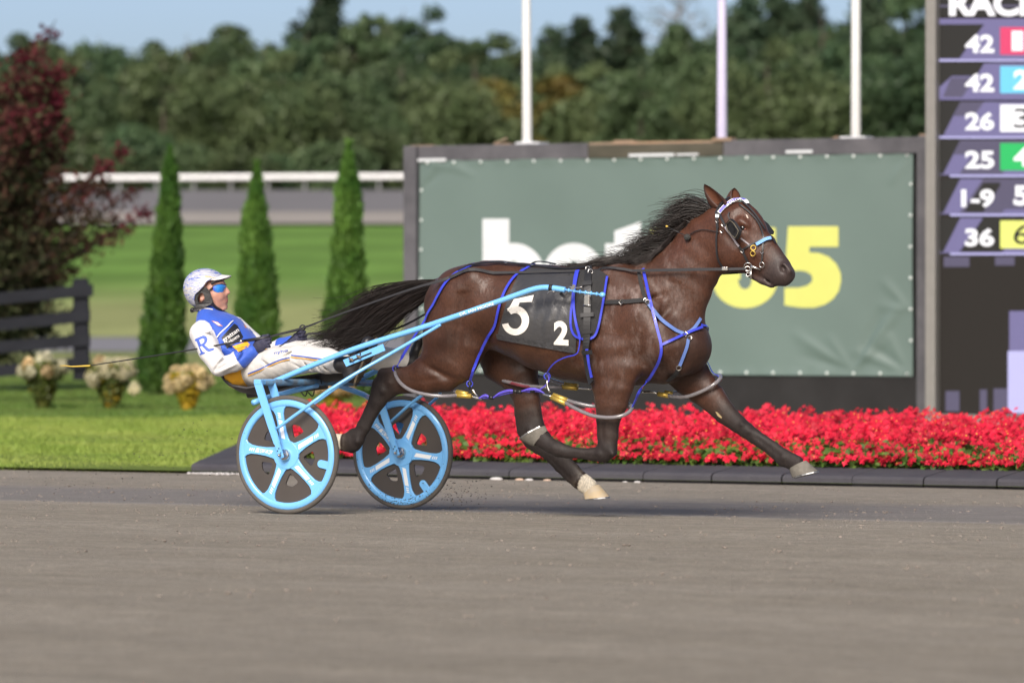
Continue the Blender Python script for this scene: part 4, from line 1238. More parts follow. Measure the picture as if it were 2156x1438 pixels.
# ------------------------------------------------------------------ sculpting kit: blended sweeps on a grid, then one skin
class Clay:
    def __init__(s, lo, hi, h):
        s.lo = np.array(lo, dtype=float); s.h = h
        s.n = np.ceil((np.array(hi) - s.lo) / h).astype(int) + 1
        s.d = np.full(s.n, 1.0, dtype=np.float32)
        s.ax = [s.lo[i] + h * np.arange(s.n[i]) for i in range(3)]
        s.segs = []
    def _sub(s, lo, hi):
        a = np.clip(np.floor((lo - s.lo) / s.h).astype(int), 0, s.n - 1)
        b = np.clip(np.ceil((hi - s.lo) / s.h).astype(int) + 1, 0, s.n)
        return tuple(slice(int(a[i]), int(b[i])) for i in range(3))
    @staticmethod
    def seg_eval(P, seg):
        a, b, T, Lx, Nx, ln, h0, h1, w0, w1 = seg[:10]
        qx, qy, qz = P[0] - a[0], P[1] - a[1], P[2] - a[2]
        t = np.clip((qx * T[0] + qy * T[1] + qz * T[2]) / ln, 0, 1) if ln > 1e-9 else qx * 0
        cx, cy, cz = qx - t * (b[0] - a[0]), qy - t * (b[1] - a[1]), qz - t * (b[2] - a[2])
        hh, ww = h0 + (h1 - h0) * t, w0 + (w1 - w0) * t
        m = np.minimum(hh, ww)
        qN = (cx * Nx[0] + cy * Nx[1] + cz * Nx[2]) / hh
        qL = (cx * Lx[0] + cy * Lx[1] + cz * Lx[2]) / ww
        qT = (cx * T[0] + cy * T[1] + cz * T[2]) / m
        return (np.sqrt(qN * qN + qL * qL + qT * qT) - 1) * m, t
    def sweep(s, st, k=0.03, lateral=(0, 1, 0), kin=0.008, cut=False):
        """st: list of (point, half thickness in the plane, half width sideways, colour)."""
        segs = []
        for i in range(max(1, len(st) - 1)):
            A, B = st[i], st[min(i + 1, len(st) - 1)]
            a, b = np.array(A[0], float), np.array(B[0], float)
            dv = b - a; ln = np.linalg.norm(dv)
            T = dv / ln if ln > 1e-9 else np.array([1.0, 0, 0])
            L = np.array(lateral, float); L = L - T * (L @ T); L /= np.linalg.norm(L)
            N = np.cross(T, L)
            segs.append((a, b, T, L, N, ln, A[1], B[1], A[2], B[2], np.array(A[3]), np.array(B[3])))
        R = max(max(x[6], x[7], x[8], x[9]) for x in segs)
        pts = np.array([x[0] for x in segs] + [segs[-1][1]])
        sl = s._sub(pts.min(0) - R - k - .03, pts.max(0) + R + k + .03)
        P = np.meshgrid(*[s.ax[i][sl[i]].astype(np.float32) for i in range(3)], indexing='ij', sparse=True)
        e = None
        for g in segs:
            q, _ = s.seg_eval(P, g)
            e = q if e is None else s.smin(e, q, kin)
        if cut:
            s.d[sl] = -s.smin(-s.d[sl], e, k)
        else:
            s.d[sl] = s.smin(s.d[sl], e, k)
            s.segs += segs
    @staticmethod
    def smin(a, b, k):
        h = np.clip(0.5 + 0.5 * (b - a) / k, 0, 1)
        return (b + (a - b) * h - k * h * (1 - h)).astype(np.float32)
    def blob(s, c, r, k=0.03, col=(0.1, 0.1, 0.1), cut=False, rot=0.0):
        """Ellipsoid c with radii (along, side, up), turned by rot in the upright plane."""
        sl = s._sub(np.array(c) - max(r) - k - .02, np.array(c) + max(r) + k + .02)
        P = np.meshgrid(*[s.ax[i][sl[i]].astype(np.float32) for i in range(3)], indexing='ij', sparse=True)
        x, y, z = P[0] - c[0], P[1] - c[1], P[2] - c[2]
        cr, sr = math.cos(rot), math.sin(rot)
        u, w = x * cr + z * sr, -x * sr + z * cr
        e = (np.sqrt((u / r[0]) ** 2 + (y / r[1]) ** 2 + (w / r[2]) ** 2) - 1) * min(r)
        s.d[sl] = -s.smin(-s.d[sl], e, k) if cut else s.smin(s.d[sl], e, k)
    def blur(s, n=1):
        for _ in range(n):
            for a in range(3):
                d = s.d
                up = np.roll(d, -1, a); dn = np.roll(d, 1, a)
                s.d = (0.25 * up + 0.5 * d + 0.25 * dn).astype(np.float32)
    def skin(s):
        d, n = s.d, s.n
        neg = d < 0
        cnt = np.zeros(n - 1, dtype=np.int8)
        for i in (0, 1):
            for j in (0, 1):
                for k in (0, 1):
                    cnt += neg[i:n[0] - 1 + i, j:n[1] - 1 + j, k:n[2] - 1 + k]
        C = np.argwhere((cnt > 0) & (cnt < 8))
        ids = np.full(n - 1, -1, dtype=np.int32)
        ids[tuple(C.T)] = np.arange(len(C))
        acc = np.zeros((len(C), 3)); num = np.zeros(len(C))
        corners = [(i, j, k) for i in (0, 1) for j in (0, 1) for k in (0, 1)]
        for c0 in corners:
            for a in range(3):
                if c0[a]: continue
                c1 = list(c0); c1[a] = 1
                v0 = d[C[:, 0] + c0[0], C[:, 1] + c0[1], C[:, 2] + c0[2]]
                v1 = d[C[:, 0] + c1[0], C[:, 1] + c1[1], C[:, 2] + c1[2]]
                m = (v0 < 0) != (v1 < 0)
                t = np.where(m, v0 / np.where(np.abs(v0 - v1) < 1e-12, 1, v0 - v1), 0)
                p = np.tile(np.array(c0, float), (len(C), 1)); p[:, a] += t
                acc[m] += p[m]; num[m] += 1
        V = s.lo + (C + acc / num[:, None]) * s.h
        Fs = []
        for a in range(3):
            b, c = [(1, 2), (2, 0), (0, 1)][a]
            sl0 = [slice(None)] * 3; sl1 = [slice(None)] * 3
            sl0[a] = slice(0, n[a] - 1); sl1[a] = slice(1, n[a])
            E = np.argwhere(neg[tuple(sl0)] != neg[tuple(sl1)])
            ok = (E[:, b] > 0) & (E[:, c] > 0) & (E[:, b] < n[b] - 1) & (E[:, c] < n[c] - 1)
            E = E[ok]
            def cid(db, dc):
                q = E.copy(); q[:, b] += db; q[:, c] += dc
                return ids[tuple(q.T)]
            q = np.column_stack([cid(-1, -1), cid(0, -1), cid(0, 0), cid(-1, 0)])
            fl = neg[tuple(E.T)]
            q[~fl] = q[~fl][:, ::-1]
            Fs.append(q)
        return V, np.concatenate(Fs)
    def colour(s, V, soft=0.02):
        W_ = np.zeros(len(V)); Cc = np.zeros((len(V), 3))
        for g in s.segs:
            e, t = s.seg_eval(V.T, g)
            w = np.exp(-np.clip(e, -0.02, 0.5) / soft)
            Cc += w[:, None] * (g[10] * (1 - t[:, None]) + g[11] * t[:, None]); W_ += w
        return Cc / W_[:, None]
    def val(s, P):
        q = (np.asarray(P, float) - s.lo) / s.h
        q = np.clip(q, 0, np.array(s.n) - 1.001)
        i = q.astype(int); f = q - i
        out = 0
        for a in (0, 1):
            for b in (0, 1):
                for c in (0, 1):
                    w = (f[..., 0] if a else 1 - f[..., 0]) * (f[..., 1] if b else 1 - f[..., 1]) * (f[..., 2] if c else 1 - f[..., 2])
                    out = out + w * s.d[i[..., 0] + a, i[..., 1] + b, i[..., 2] + c]
        return out
    def grad(s, P):
        P = np.asarray(P, float); e = s.h * 1.5
        g = np.stack([s.val(P + np.eye(3)[k] * e) - s.val(P - np.eye(3)[k] * e) for k in range(3)], axis=-1)
        return g / (np.linalg.norm(g, axis=-1, keepdims=True) + 1e-9)
    def onto(s, P, off, it=6):
        """Move points to the surface lying off outside the skin."""
        P = np.asarray(P, float).copy()
        for _ in range(it):
            g = s.grad(P); P -= g * (s.val(P) - off)[..., None] * 0.9
        return P
    def look(s, px, py, off=0.0, y0=-0.5, y1=0.5):
        """First point along the line of sight of a pixel lying off outside the skin (or the closest one)."""
        q = ray(px, py)
        ts = np.linspace((y0 - CAM[1]) / q[1], (y1 - CAM[1]) / q[1], 420)
        P = CAM + q * ts[:, None]
        v = s.val(P) - off
        inside = np.where(v < 0)[0]
        return P[inside[0]] if len(inside) else P[int(np.argmin(v))]

def pairs(rows, y_w):
    """Rows ((ax,ay),(bx,by), y, w, colour): the two outline pixels of a limb at a side distance y -> stations."""
    out = []
    for (a, b, y, w, c) in rows:
        A, B = U(*a, y), U(*b, y)
        m = (A + B) / 2; dv = A - B; app = np.linalg.norm(dv) / 2
        nx = abs(dv[0]) / (2 * app + 1e-9)
        h = math.sqrt(max(app ** 2 - (w * math.tan(TH) * nx) ** 2, (0.55 * app) ** 2))
        out.append((m, h, w, c))
    return out

def ribbon(name, P, N, width, th, m, parent=None, closed=False, mb=None, mi=0):
    """A strap: path P on a surface with outward normals N."""
    P = np.asarray(P, float); N = np.asarray(N, float); k = len(P)
    own = mb is None
    mb = mb or MB()
    v = []
    for i in range(k):
        T = P[min(i + 1, k - 1)] - P[max(i - 1, 0)]; T /= np.linalg.norm(T) + 1e-9
        sd = np.cross(T, N[i]); sd /= np.linalg.norm(sd) + 1e-9
        w = (width[i] if hasattr(width, '__len__') else width) / 2
        v += [P[i] - sd * w, P[i] - sd * w + N[i] * th, P[i] + sd * w + N[i] * th, P[i] + sd * w]
    f = []
    for i in range(k - 1):
        for j in range(4):
            a, b = i * 4 + j, i * 4 + (j + 1) % 4
            f.append((a, b, b + 4, a + 4))
    f += [(0, 1, 2, 3), (k * 4 - 1, k * 4 - 2, k * 4 - 3, k * 4 - 4)]
    mb.add(v, f, mi)
    return mb.build(name, m, parent, smooth=False) if own else mb
# ------------------------------------------------------------------ the horse
BAY = (0.055, 0.0228, 0.0130); BAYD = (0.038, 0.0168, 0.0102); RED = (0.060, 0.0230, 0.0130); DRK = (0.028, 0.017, 0.013); BLK = (0.019, 0.0135, 0.012)
WHT = (0.58, 0.52, 0.41); MUZ = (0.042, 0.029, 0.027); BRN = (0.055, 0.024, 0.0145); BEL = (0.068, 0.029, 0.0155)
body = Clay((-0.10, -0.46, 0.08), (3.16, 0.46, 2.02), 0.0088)
# trunk: upper and lower outline, half width
TR = [(938, 592, 700, .13, BAY), (965, 571, 712, .20, BAY), (1000, 558, 720, .24, BAY), (1050, 553, 733, .255, BAY), (1100, 559, 754, .265, BAY), (1150, 564, 780, .28, BEL), (1200, 567, 798, .285, BEL),
      (1250, 565, 806, .265, BAY), (1300, 572, 812, .24, BAY), (1350, 592, 812, .225, BAY), (1400, 630, 806, .20, BAYD), (1440, 670, 790, .165, BAYD)]
st = []
for px, t, b, w, c in TR:
    A, B = U(px, t), U(px, b)
    st.append(((A + B) / 2, (A[2] - B[2]) / 2, w, c))
body.sweep(st, 0.03, kin=0.02)
# the loin and the ridge of the back
body.sweep([(U(960, 585), .045, .10, BAY), (U(1023, 566), .045, .10, BAY), (U(1100, 571), .04, .09, BAY), (U(1190, 576), .04, .07, BAY), (U(1255, 574), .035, .05, BAY), (U(1300, 580), .04, .05, BAY)], 0.04)
# neck
NK = pairs([((1262, 568), (1432, 775), 0, .170, BAY), ((1310, 566), (1462, 725), 0, .150, BAY), ((1352, 556), (1476, 680), 0, .125, BAY), ((1388, 532), (1484, 640), 0, .110, BAY), ((1420, 505), (1493, 612), 0, .100, RED), ((1450, 473), (1500, 588), 0, .092, RED), ((1480, 448), (1510, 556), 0, .085, RED), ((1510, 432), (1528, 520), 0, .08, RED)], 0)
body.sweep(NK, 0.06, kin=0.02)
# head
HD = pairs([((1530, 414), (1512, 500), 0, .078, RED), ((1556, 411), (1508, 528), 0, .095, RED), ((1577, 429), (1510, 555), 0, .102, RED), ((1594, 452), (1528, 571), 0, .098, RED), ((1609, 475), (1556, 572), 0, .080, RED), ((1623, 495), (1578, 574), 0, .066, RED), ((1638, 520), (1594, 582), 0, .056, BRN), ((1654, 540), (1604, 590), 0, .054, MUZ), ((1664, 552), (1622, 595), 0, .056, MUZ), ((1669, 562), (1640, 600), 0, .05, MUZ)], 0)
body.sweep(HD, 0.035, kin=0.012)
# round jowl, brow, nasal ridge, lips and chin
for s in (-1, 1):
    body.sweep([(U(1522, 530, s * .055), .075, .040, RED), (U(1545, 540, s * .05), .060, .035, RED)], 0.035)
    body.sweep([(U(1558, 466, s * .085), .022, .018, RED), (U(1572, 476, s * .083), .020, .018, RED)], 0.02)          # brow
    body.sweep([(U(1560, 508, s * .082), .012, .010, RED), (U(1592, 536, s * .066), .010, .008, RED)], 0.018)         # facial crest
    body.sweep([(U(1648, 560, s * .050), .026, .017, MUZ), (U(1662, 572, s * .042), .022, .016, MUZ)], 0.015)         # nostril rim
body.sweep([(U(1650, 582), .030, .045, MUZ), (U(1662, 580), .024, .04, MUZ)], 0.02)
body.sweep([(U(1580, 578), .020, .035, MUZ), (U(1604, 592), .018, .032, MUZ), (U(1624, 600), .017, .032, MUZ), (U(1634, 602), .010, .028, MUZ)], 0.012)
# shoulder, breast, quarters
for s in (-1, 1):
    y = s
    body.sweep([(U(1285, 590, y * .12), .10, .055, BAY), (U(1345, 665, y * .185), .125, .060, BAY), (U(1396, 735, y * .17), .085, .06, BAY)], 0.06)
    body.sweep([(U(1285, 735, y * .20), .13, .055, BAY), (U(1290, 775, y * .185), .10, .06, BAY)], 0.05)      # triceps
    body.sweep([(U(1420, 735, y * .10), .085, .075, BAYD), (U(1430, 770, y * .09), .06, .06, BAYD)], 0.05)    # pectorals
    body.sweep([(U(1000, 590, y * .17), .09, .09, BAY), (U(960, 620, y * .16), .10, .10, BAY)], 0.06)         # point of hip and croup
# dock of the tail
body.sweep([(U(940, 596), .035, .045, DRK), (U(915, 597), .025, .03, BLK), (U(885, 604), .016, .018, BLK)], 0.03)
# near fore, folded back
body.sweep(pairs([((1232, 765), (1352, 785), -.165, .085, BAY), ((1246, 812), (1334, 818), -.175, .078, BAY), ((1252, 848), (1322, 850), -.175, .064, BRN), ((1255, 885), (1305, 886), -.175, .050, DRK), ((1257, 915), (1302, 917), -.175, .043, DRK), ((1259, 934), (1300, 944), -.175, .043, BLK)], 0), 0.035)
body.sweep(pairs([((1262, 932), (1300, 956), -.175, .043, BLK), ((1262, 940), (1280, 972), -.175, .042, BLK), ((1244, 943), (1252, 970), -.178, .034, BLK), ((1222, 943), (1224, 966), -.185, .028, BLK), ((1196, 938), (1194, 965), -.19, .028, BLK), ((1180, 930), (1172, 962), -.195, .033, BLK), ((1166, 924), (1156, 954), -.195, .034, BLK), ((1154, 914), (1138, 944), -.195, .029, BLK), ((1149, 904), (1125, 938), -.195, .033, BLK)], 0), 0.015)
# far fore, stretched forward
body.sweep(pairs([((1466, 728), (1392, 795), .13, .09, BAYD), ((1494, 776), (1418, 812), .14, .085, BAYD), ((1508, 800), (1446, 832), .15, .070, BAY), ((1526, 825), (1474, 852), .15, .058, BRN), ((1545, 855), (1506, 882), .15, .047, DRK), ((1568, 880), (1540, 905), .15, .043, BLK), ((1585, 896), (1557, 915), .15, .040, BLK), ((1600, 908), (1578, 930), .15, .031, BLK), ((1638, 933), (1618, 958), .15, .027, BLK), ((1662, 950), (1638, 978), .15, .033, BLK), ((1680, 960), (1655, 983), .15, .028, BLK), ((1694, 968), (1664, 986), .15, .033, BLK)], 0), 0.03)
# near hind, stretched back
body.sweep(pairs([((920, 600), (1030, 620), -.12, .13, BAY), ((898, 655), (1036, 680), -.13, .135, BAY), ((890, 705), (1026, 730), -.135, .125, BAY), ((888, 738), (1006, 770), -.14, .108, BAY), ((884, 752), (972, 800), -.145, .090, BAY), ((868, 764), (925, 817), -.15, .072, BAY), ((850, 774), (880, 824), -.15, .056, BRN), ((820, 778), (842, 828), -.15, .047, DRK), ((793, 790), (824, 840), -.15, .045, BLK), ((780, 830), (810, 855), -.15, .037, BLK), ((766, 865), (795, 873), -.15, .031, BLK), ((752, 893), (781, 901), -.15, .031, BLK), ((741, 915), (768, 922), -.15, .034, BLK)], 0), 0.045)
body.sweep(pairs([((735, 905), (768, 932), -.15, .034, BLK), ((724, 916), (757, 947), -.15, .037, BLK), ((717, 916), (735, 948), -.15, .032, DRK), ((711, 914), (716, 947), -.15, .034, WHT), ((704, 912), (704, 946), -.15, .035, WHT)], 0), 0.012)
body.sweep([(U(806, 784, -.15), .026, .026, BLK), (U(840, 782, -.15), .018, .022, DRK)], 0.03)      # point of hock
# far hind, coming forward
body.sweep(pairs([((985, 650), (1100, 680), .13, .12, BAYD), ((1000, 720), (1128, 715), .14, .115, BRN), ((1010, 762), (1132, 748), .15, .10, BRN), ((1050, 793), (1136, 785), .15, .082, BRN), ((1071, 818), (1136, 818), .15, .066, DRK), ((1081, 842), (1138, 842), .15, .055, BRN), ((1083, 868), (1140, 868), .15, .049, DRK), ((1087, 902), (1146, 898), .15, .046, BLK), ((1098, 924), (1154, 915), .15, .044, BLK), ((1118, 940), (1165, 926), .15, .038, BLK), ((1140, 957), (1178, 938), .15, .032, BLK), ((1168, 988), (1200, 962), .15, .030, BLK), ((1188, 1007), (1221, 984), .15, .032, BLK), ((1205, 1022), (1234, 998), .15, .036, DRK), ((1217, 1030), (1246, 1007), .15, .032, WHT), ((1228, 1036), (1260, 1018), .15, .034, WHT)], 0), 0.03)
# hollows: behind the elbow, flank, jugular groove, between fore legs, eye socket, nostril, mouth corner
body.blob(U(1232, 775, -.27), (.05, .035, .11), 0.05, cut=True, rot=0.2)
body.blob(U(1032, 700, -.30), (.06, .04, .12), 0.06, cut=True, rot=-0.3)
body.blob(U(1410, 640, -.165), (.16, .022, .014), 0.05, cut=True, rot=0.95)
body.blob(U(962, 700, -.275), (.02, .03, .16), 0.05, cut=True, rot=-0.15)
body.blob(U(930, 790, -.235), (.14, .025, .015), 0.03, cut=True, rot=-0.45)
for s in (-1, 1):
    body.blob(U(1564, 481, s * .098), (.022, .016, .016), 0.012, cut=True, rot=-0.4)
    body.blob(U(1646, 566, s * .066), (.029, .040, .0185), 0.006, cut=True, rot=-0.9)
    body.blob(U(1540, 505, s * .11), (.05, .018, .02), 0.03, cut=True, rot=-0.7)
    body.blob(U(1604, 512, s * .085), (.07, .018, .018), 0.03, cut=True, rot=-0.85)
body.blob(U(1622, 592), (.056, .07, .0065), 0.005, cut=True, rot=-0.62)
# cannon tendons, knees, hocks and gaskin: grooves and bony points
def groove(pts, y, r_=.0075, k=.012):
    body.sweep([(U(a, b, y), r_, r_ * 1.3, BLK) for a, b in pts], k, cut=True)
groove([(1204, 956), (1230, 959), (1250, 962)], -.218); groove([(1592, 922), (1618, 942), (1640, 958)], .120); groove([(1580, 930), (1606, 947), (1630, 962)], .118)
groove([(782, 858), (770, 884), (758, 908)], -.186, .008); groove([(1160, 968), (1182, 990), (1200, 1008)], .118)
groove([(1268, 880), (1266, 905), (1268, 925)], -.222); groove([(1294, 870), (1290, 895), (1288, 920)], -.222, .006)
groove([(1520, 842), (1545, 868), (1562, 886)], .098); groove([(845, 800), (890, 803), (935, 795)], -.238, .012, .02)
groove([(1300, 800), (1288, 835), (1282, 860)], -.255, .010, .02); groove([(985, 640), (975, 690), (958, 735)], -.285, .016, .03)
groove([(1262, 640), (1300, 700), (1330, 760)], -.300, .014, .03); groove([(1330, 615), (1372, 680), (1400, 735)], -.262, .012, .03)
groove([(1405, 590), (1440, 610), (1478, 628)], -.135, .010, .025); groove([(1345, 640), (1400, 620), (1455, 580)], -.145, .010, .03)
for q_, r_ in (((1262, 955, -.21), .014), ((1290, 955, -.21), .013), ((1562, 893, .11), .013), ((1578, 908, .115), .012), ((822, 806, -.19), .016), ((806, 822, -.19), .014), ((1116, 905, .11), .015), ((752, 930, -.18), .013), ((1164, 942, -.222), .012), ((1650, 964, .12), .012), ((1216, 1012, .12), .012)):
    body.blob(U(*q_), (r_ * 1.2, r_, r_ * 1.2), .016)
for q_ in range(6):
    body.blob(U(1090 + q_ * 22, 700 + q_ * 5, -.296), (.012, .012, .13), .035, cut=True, rot=-.25)
body.blur(1)
BV, BF = body.skin()
bc = body.colour(BV, 0.016)
# dark legs break up softly, a mealy lighter flank, dark lines along the back
nzv = np.sin(BV[:, 0] * 31 + 3 * np.sin(BV[:, 2] * 23)) * np.sin(BV[:, 2] * 37 + BV[:, 1] * 19)
_w = (bc[:, 2] - .05) / .40 > .34 + .16 * nzv
bc = bc * (1 + 0.10 * nzv[:, None])
bc[(bc[:, 2] > .06) & ~_w] = DRK
bc[_w] = np.array(WHT)

def coat_material():
    m, nt, b = nodes_of('bay_coat')
    N, L = nt.nodes, nt.links
    at = N.new('ShaderNodeAttribute'); at.attribute_name = 'Col'
    tc = N.new('ShaderNodeTexCoord')
    def noise(scale, st=(1, 1, 1), detail=6, rough=.6):
        mp = N.new('ShaderNodeMapping'); mp.inputs['Scale'].default_value = st; L.new(tc.outputs['Object'], mp.inputs[0])
        n = N.new('ShaderNodeTexNoise'); n.inputs['Scale'].default_value = scale; n.inputs['Detail'].default_value = detail; n.inputs['Roughness'].default_value = rough
        L.new(mp.outputs[0], n.inputs['Vector']); return n.outputs[0]
    def mr(src, a, b_, c, d):
        x = N.new('ShaderNodeMapRange'); x.inputs['From Min'].default_value = a; x.inputs['From Max'].default_value = b_; x.inputs['To Min'].default_value = c; x.inputs['To Max'].default_value = d
        L.new(src, x.inputs['Value']); return x.outputs[0]
    def mix(mode, fac, a, c):
        x = N.new('ShaderNodeMix'); x.data_type = 'RGBA'; x.blend_type = mode
        for k, s in (('Factor', fac), ('A', a), ('B', c)):
            if isinstance(s, (float, int)): x.inputs[k].default_value = s
            elif isinstance(s, tuple): x.inputs[k].default_value = (*s, 1)
            else: L.new(s, x.inputs[k])
        return x.outputs['Result']
    c = mix('MULTIPLY', 1.0, at.outputs['Color'], mr(noise(5, (1, 1, .6)), .3, .7, .84, 1.16))
    c = mix('MULTIPLY', 1.0, c, mr(noise(160, (1, 1, .35), 3), .3, .7, .70, 1.32))
    # dried sweat: streaky pale marks on shoulder and neck
    geo = N.new('ShaderNodeSeparateXYZ'); L.new(tc.outputs['Object'], geo.inputs[0])
    dx = mr(geo.outputs['X'], 0.0, 1.0, 0, 1)
    sw = N.new('ShaderNodeVectorMath'); sw.operation = 'DISTANCE'; L.new(tc.outputs['Object'], sw.inputs[0]); sw.inputs[1].default_value = (0.60, -0.24, 1.28)
    near = mr(sw.outputs['Value'], 0.15, 0.62, 1.0, 0.0)
    sp = mr(noise(8, (1.3, 1, .6), 9, .75), .50, .68, 0.0, 0.50)
    mm = N.new('ShaderNodeMath'); mm.operation = 'MULTIPLY'; L.new(near, mm.inputs[0]); L.new(sp, mm.inputs[1])
    c = mix('MIX', mm.outputs[0], c, (0.30, 0.235, 0.215))
    L.new(c, b.inputs['Base Color'])
    rg = mr(noise(9, (1, 1, .5)), .3, .7, .35, .52)
    sr_ = N.new('ShaderNodeSeparateColor'); L.new(at.outputs['Color'], sr_.inputs[0])
    dk_ = mr(sr_.outputs[0], .018, .060, .22, 0.0)
    ad_ = N.new('ShaderNodeMath'); ad_.operation = 'ADD'; L.new(rg, ad_.inputs[0]); L.new(dk_, ad_.inputs[1])
    L.new(ad_.outputs[0], b.inputs['Roughness'])
    b.inputs['Specular IOR Level'].default_value = 0.34
    b.inputs['Sheen Weight'].default_value = 0.03
    b.inputs['Sheen Roughness'].default_value = 0.4
    # veins and muscle strands, then hair
    vn = N.new('ShaderNodeTexVoronoi'); vn.feature = 'DISTANCE_TO_EDGE'; vn.inputs['Scale'].default_value = 5.5
    wp = N.new('ShaderNodeMix'); wp.data_type = 'VECTOR'
    nn_ = N.new('ShaderNodeTexNoise'); nn_.inputs['Scale'].default_value = 4; nn_.inputs['Detail'].default_value = 4; L.new(tc.outputs['Object'], nn_.inputs['Vector'])
    wp.inputs['Factor'].default_value = 0.25
    L.new(tc.outputs['Object'], wp.inputs['A']); L.new(nn_.outputs['Color'], wp.inputs['B'])
    L.new(wp.outputs['Result'], vn.inputs['Vector'])
    vein = mr(vn.outputs['Distance'], 0.0, 0.035, 1.0, 0.0)
    b1 = N.new('ShaderNodeBump'); b1.inputs['Strength'].default_value = 0.10; b1.inputs['Distance'].default_value = 0.006; L.new(vein, b1.inputs['Height'])
    b2 = N.new('ShaderNodeBump'); b2.inputs['Strength'].default_value = 0.42; b2.inputs['Distance'].default_value = 0.035; L.new(noise(4.5, (1, 1, .45), 5), b2.inputs['Height']); L.new(b1.outputs[0], b2.inputs['Normal'])
    b3 = N.new('ShaderNodeBump'); b3.inputs['Strength'].default_value = 0.25; b3.inputs['Distance'].default_value = 0.003; L.new(noise(220, (1, 1, .3), 3), b3.inputs['Height']); L.new(b2.outputs[0], b3.inputs['Normal'])
    L.new(b3.outputs[0], b.inputs['Normal'])
    return m
M_coat = coat_material()
horse = mk('horse', BV, BF, M_coat, None, True, bc, origin=(1.35, 0, 0.0))
tag(horse, 'dark bay racehorse pacing at full stretch to the right, black legs, ears pricked', 'horse')

# hooves
M_hoof = mat('grey_hoof_horn', (0.100, 0.092, 0.078), 0.8, spec=0.2, color2=(0.185, 0.17, 0.145), scale=18, bump=0.3, bscale=60)
M_hoofpale = mat('pale_hoof_horn', (0.48, 0.42, 0.34), 0.6, color2=(0.58, 0.42, 0.20), scale=9, contrast=1.5)
M_shoe = mat('racing_plate', (0.30, 0.30, 0.30), 0.4, metal=0.8, var=0.2)
def hoof(cor_front, cor_back, toe, heel, y, w0, w1, m):
    """Outline pixels: coronet front and back, ground edge at toe and heel."""
    a, b, c, d_ = U(*cor_front, y), U(*cor_back, y), U(*toe, y), U(*heel, y)
    L = np.array([0, 1.0, 0]); n = 20
    def ringp(p, q, w, k=1.0):
        ctr, ax = (p + q) / 2, (p - q) / 2
        out = []
        for i in range(n):
            t = 2 * math.pi * i / n
            x_ = math.cos(t)
            out.append(ctr + ax * k * (x_ if x_ > 0 else x_ * 1.0) + L * w * k * math.sin(t) * (1.0 if x_ > -.2 else 0.86))
        return out
    mb = MB()
    rings = [ringp(a, b, w0 * .92, .96), ringp(a, b, w0), ringp(a * .5 + c * .5, b * .5 + d_ * .5, (w0 + w1) / 2), ringp(c, d_, w1)]
    v = [p for r_ in rings for p in r_]
    f = [(i * n + j, i * n + (j + 1) % n, (i + 1) * n + (j + 1) % n, (i + 1) * n + j) for i in range(3) for j in range(n)]
    f.append(tuple(range(n))[::-1]); f.append(tuple(range(3 * n, 4 * n)))
    mb.add(v, f)
    h_ = mb.build('hoof', m, horse, sharp=50)
    # thin racing plate under the wall
    dn = (c - a) / np.linalg.norm(c - a) * 0.35 + (d_ - b) / np.linalg.norm(d_ - b) * 0.65
    dn /= np.linalg.norm(dn)
    o, i_ = ringp(c, d_, w1, 1.01), ringp(c, d_, w1, .72)
    v, f = [], []
    keep = [j for j in range(n)]
    for j in keep: v += [o[j] + dn * .001, o[j] + dn * .009, i_[j] + dn * .009, i_[j] + dn * .001]
    for j in range(n):
        if abs(j - n / 2) < 2: continue
        j2 = (j + 1) % n
        for q in range(4): f.append((j * 4 + q, j * 4 + (q + 1) % 4, j2 * 4 + (q + 1) % 4, j2 * 4 + q))
    mk('shoe', v, f, M_shoe, h_, smooth=False)
hoof((1697, 969), (1662, 987), (1722, 991), (1668, 1005), .15, .037, .052, M_hoof)
hoof((1261, 1019), (1229, 1038), (1283, 1045), (1232, 1051), .15, .037, .052, M_hoofpale)
hoof((1124, 941), (1153, 907), (1096, 927), (1147, 896), -.195, .035, .055, M_hoof)
hoof((705, 912), (706, 948), (680, 902), (686, 950), -.15, .037, .052, M_hoofpale)

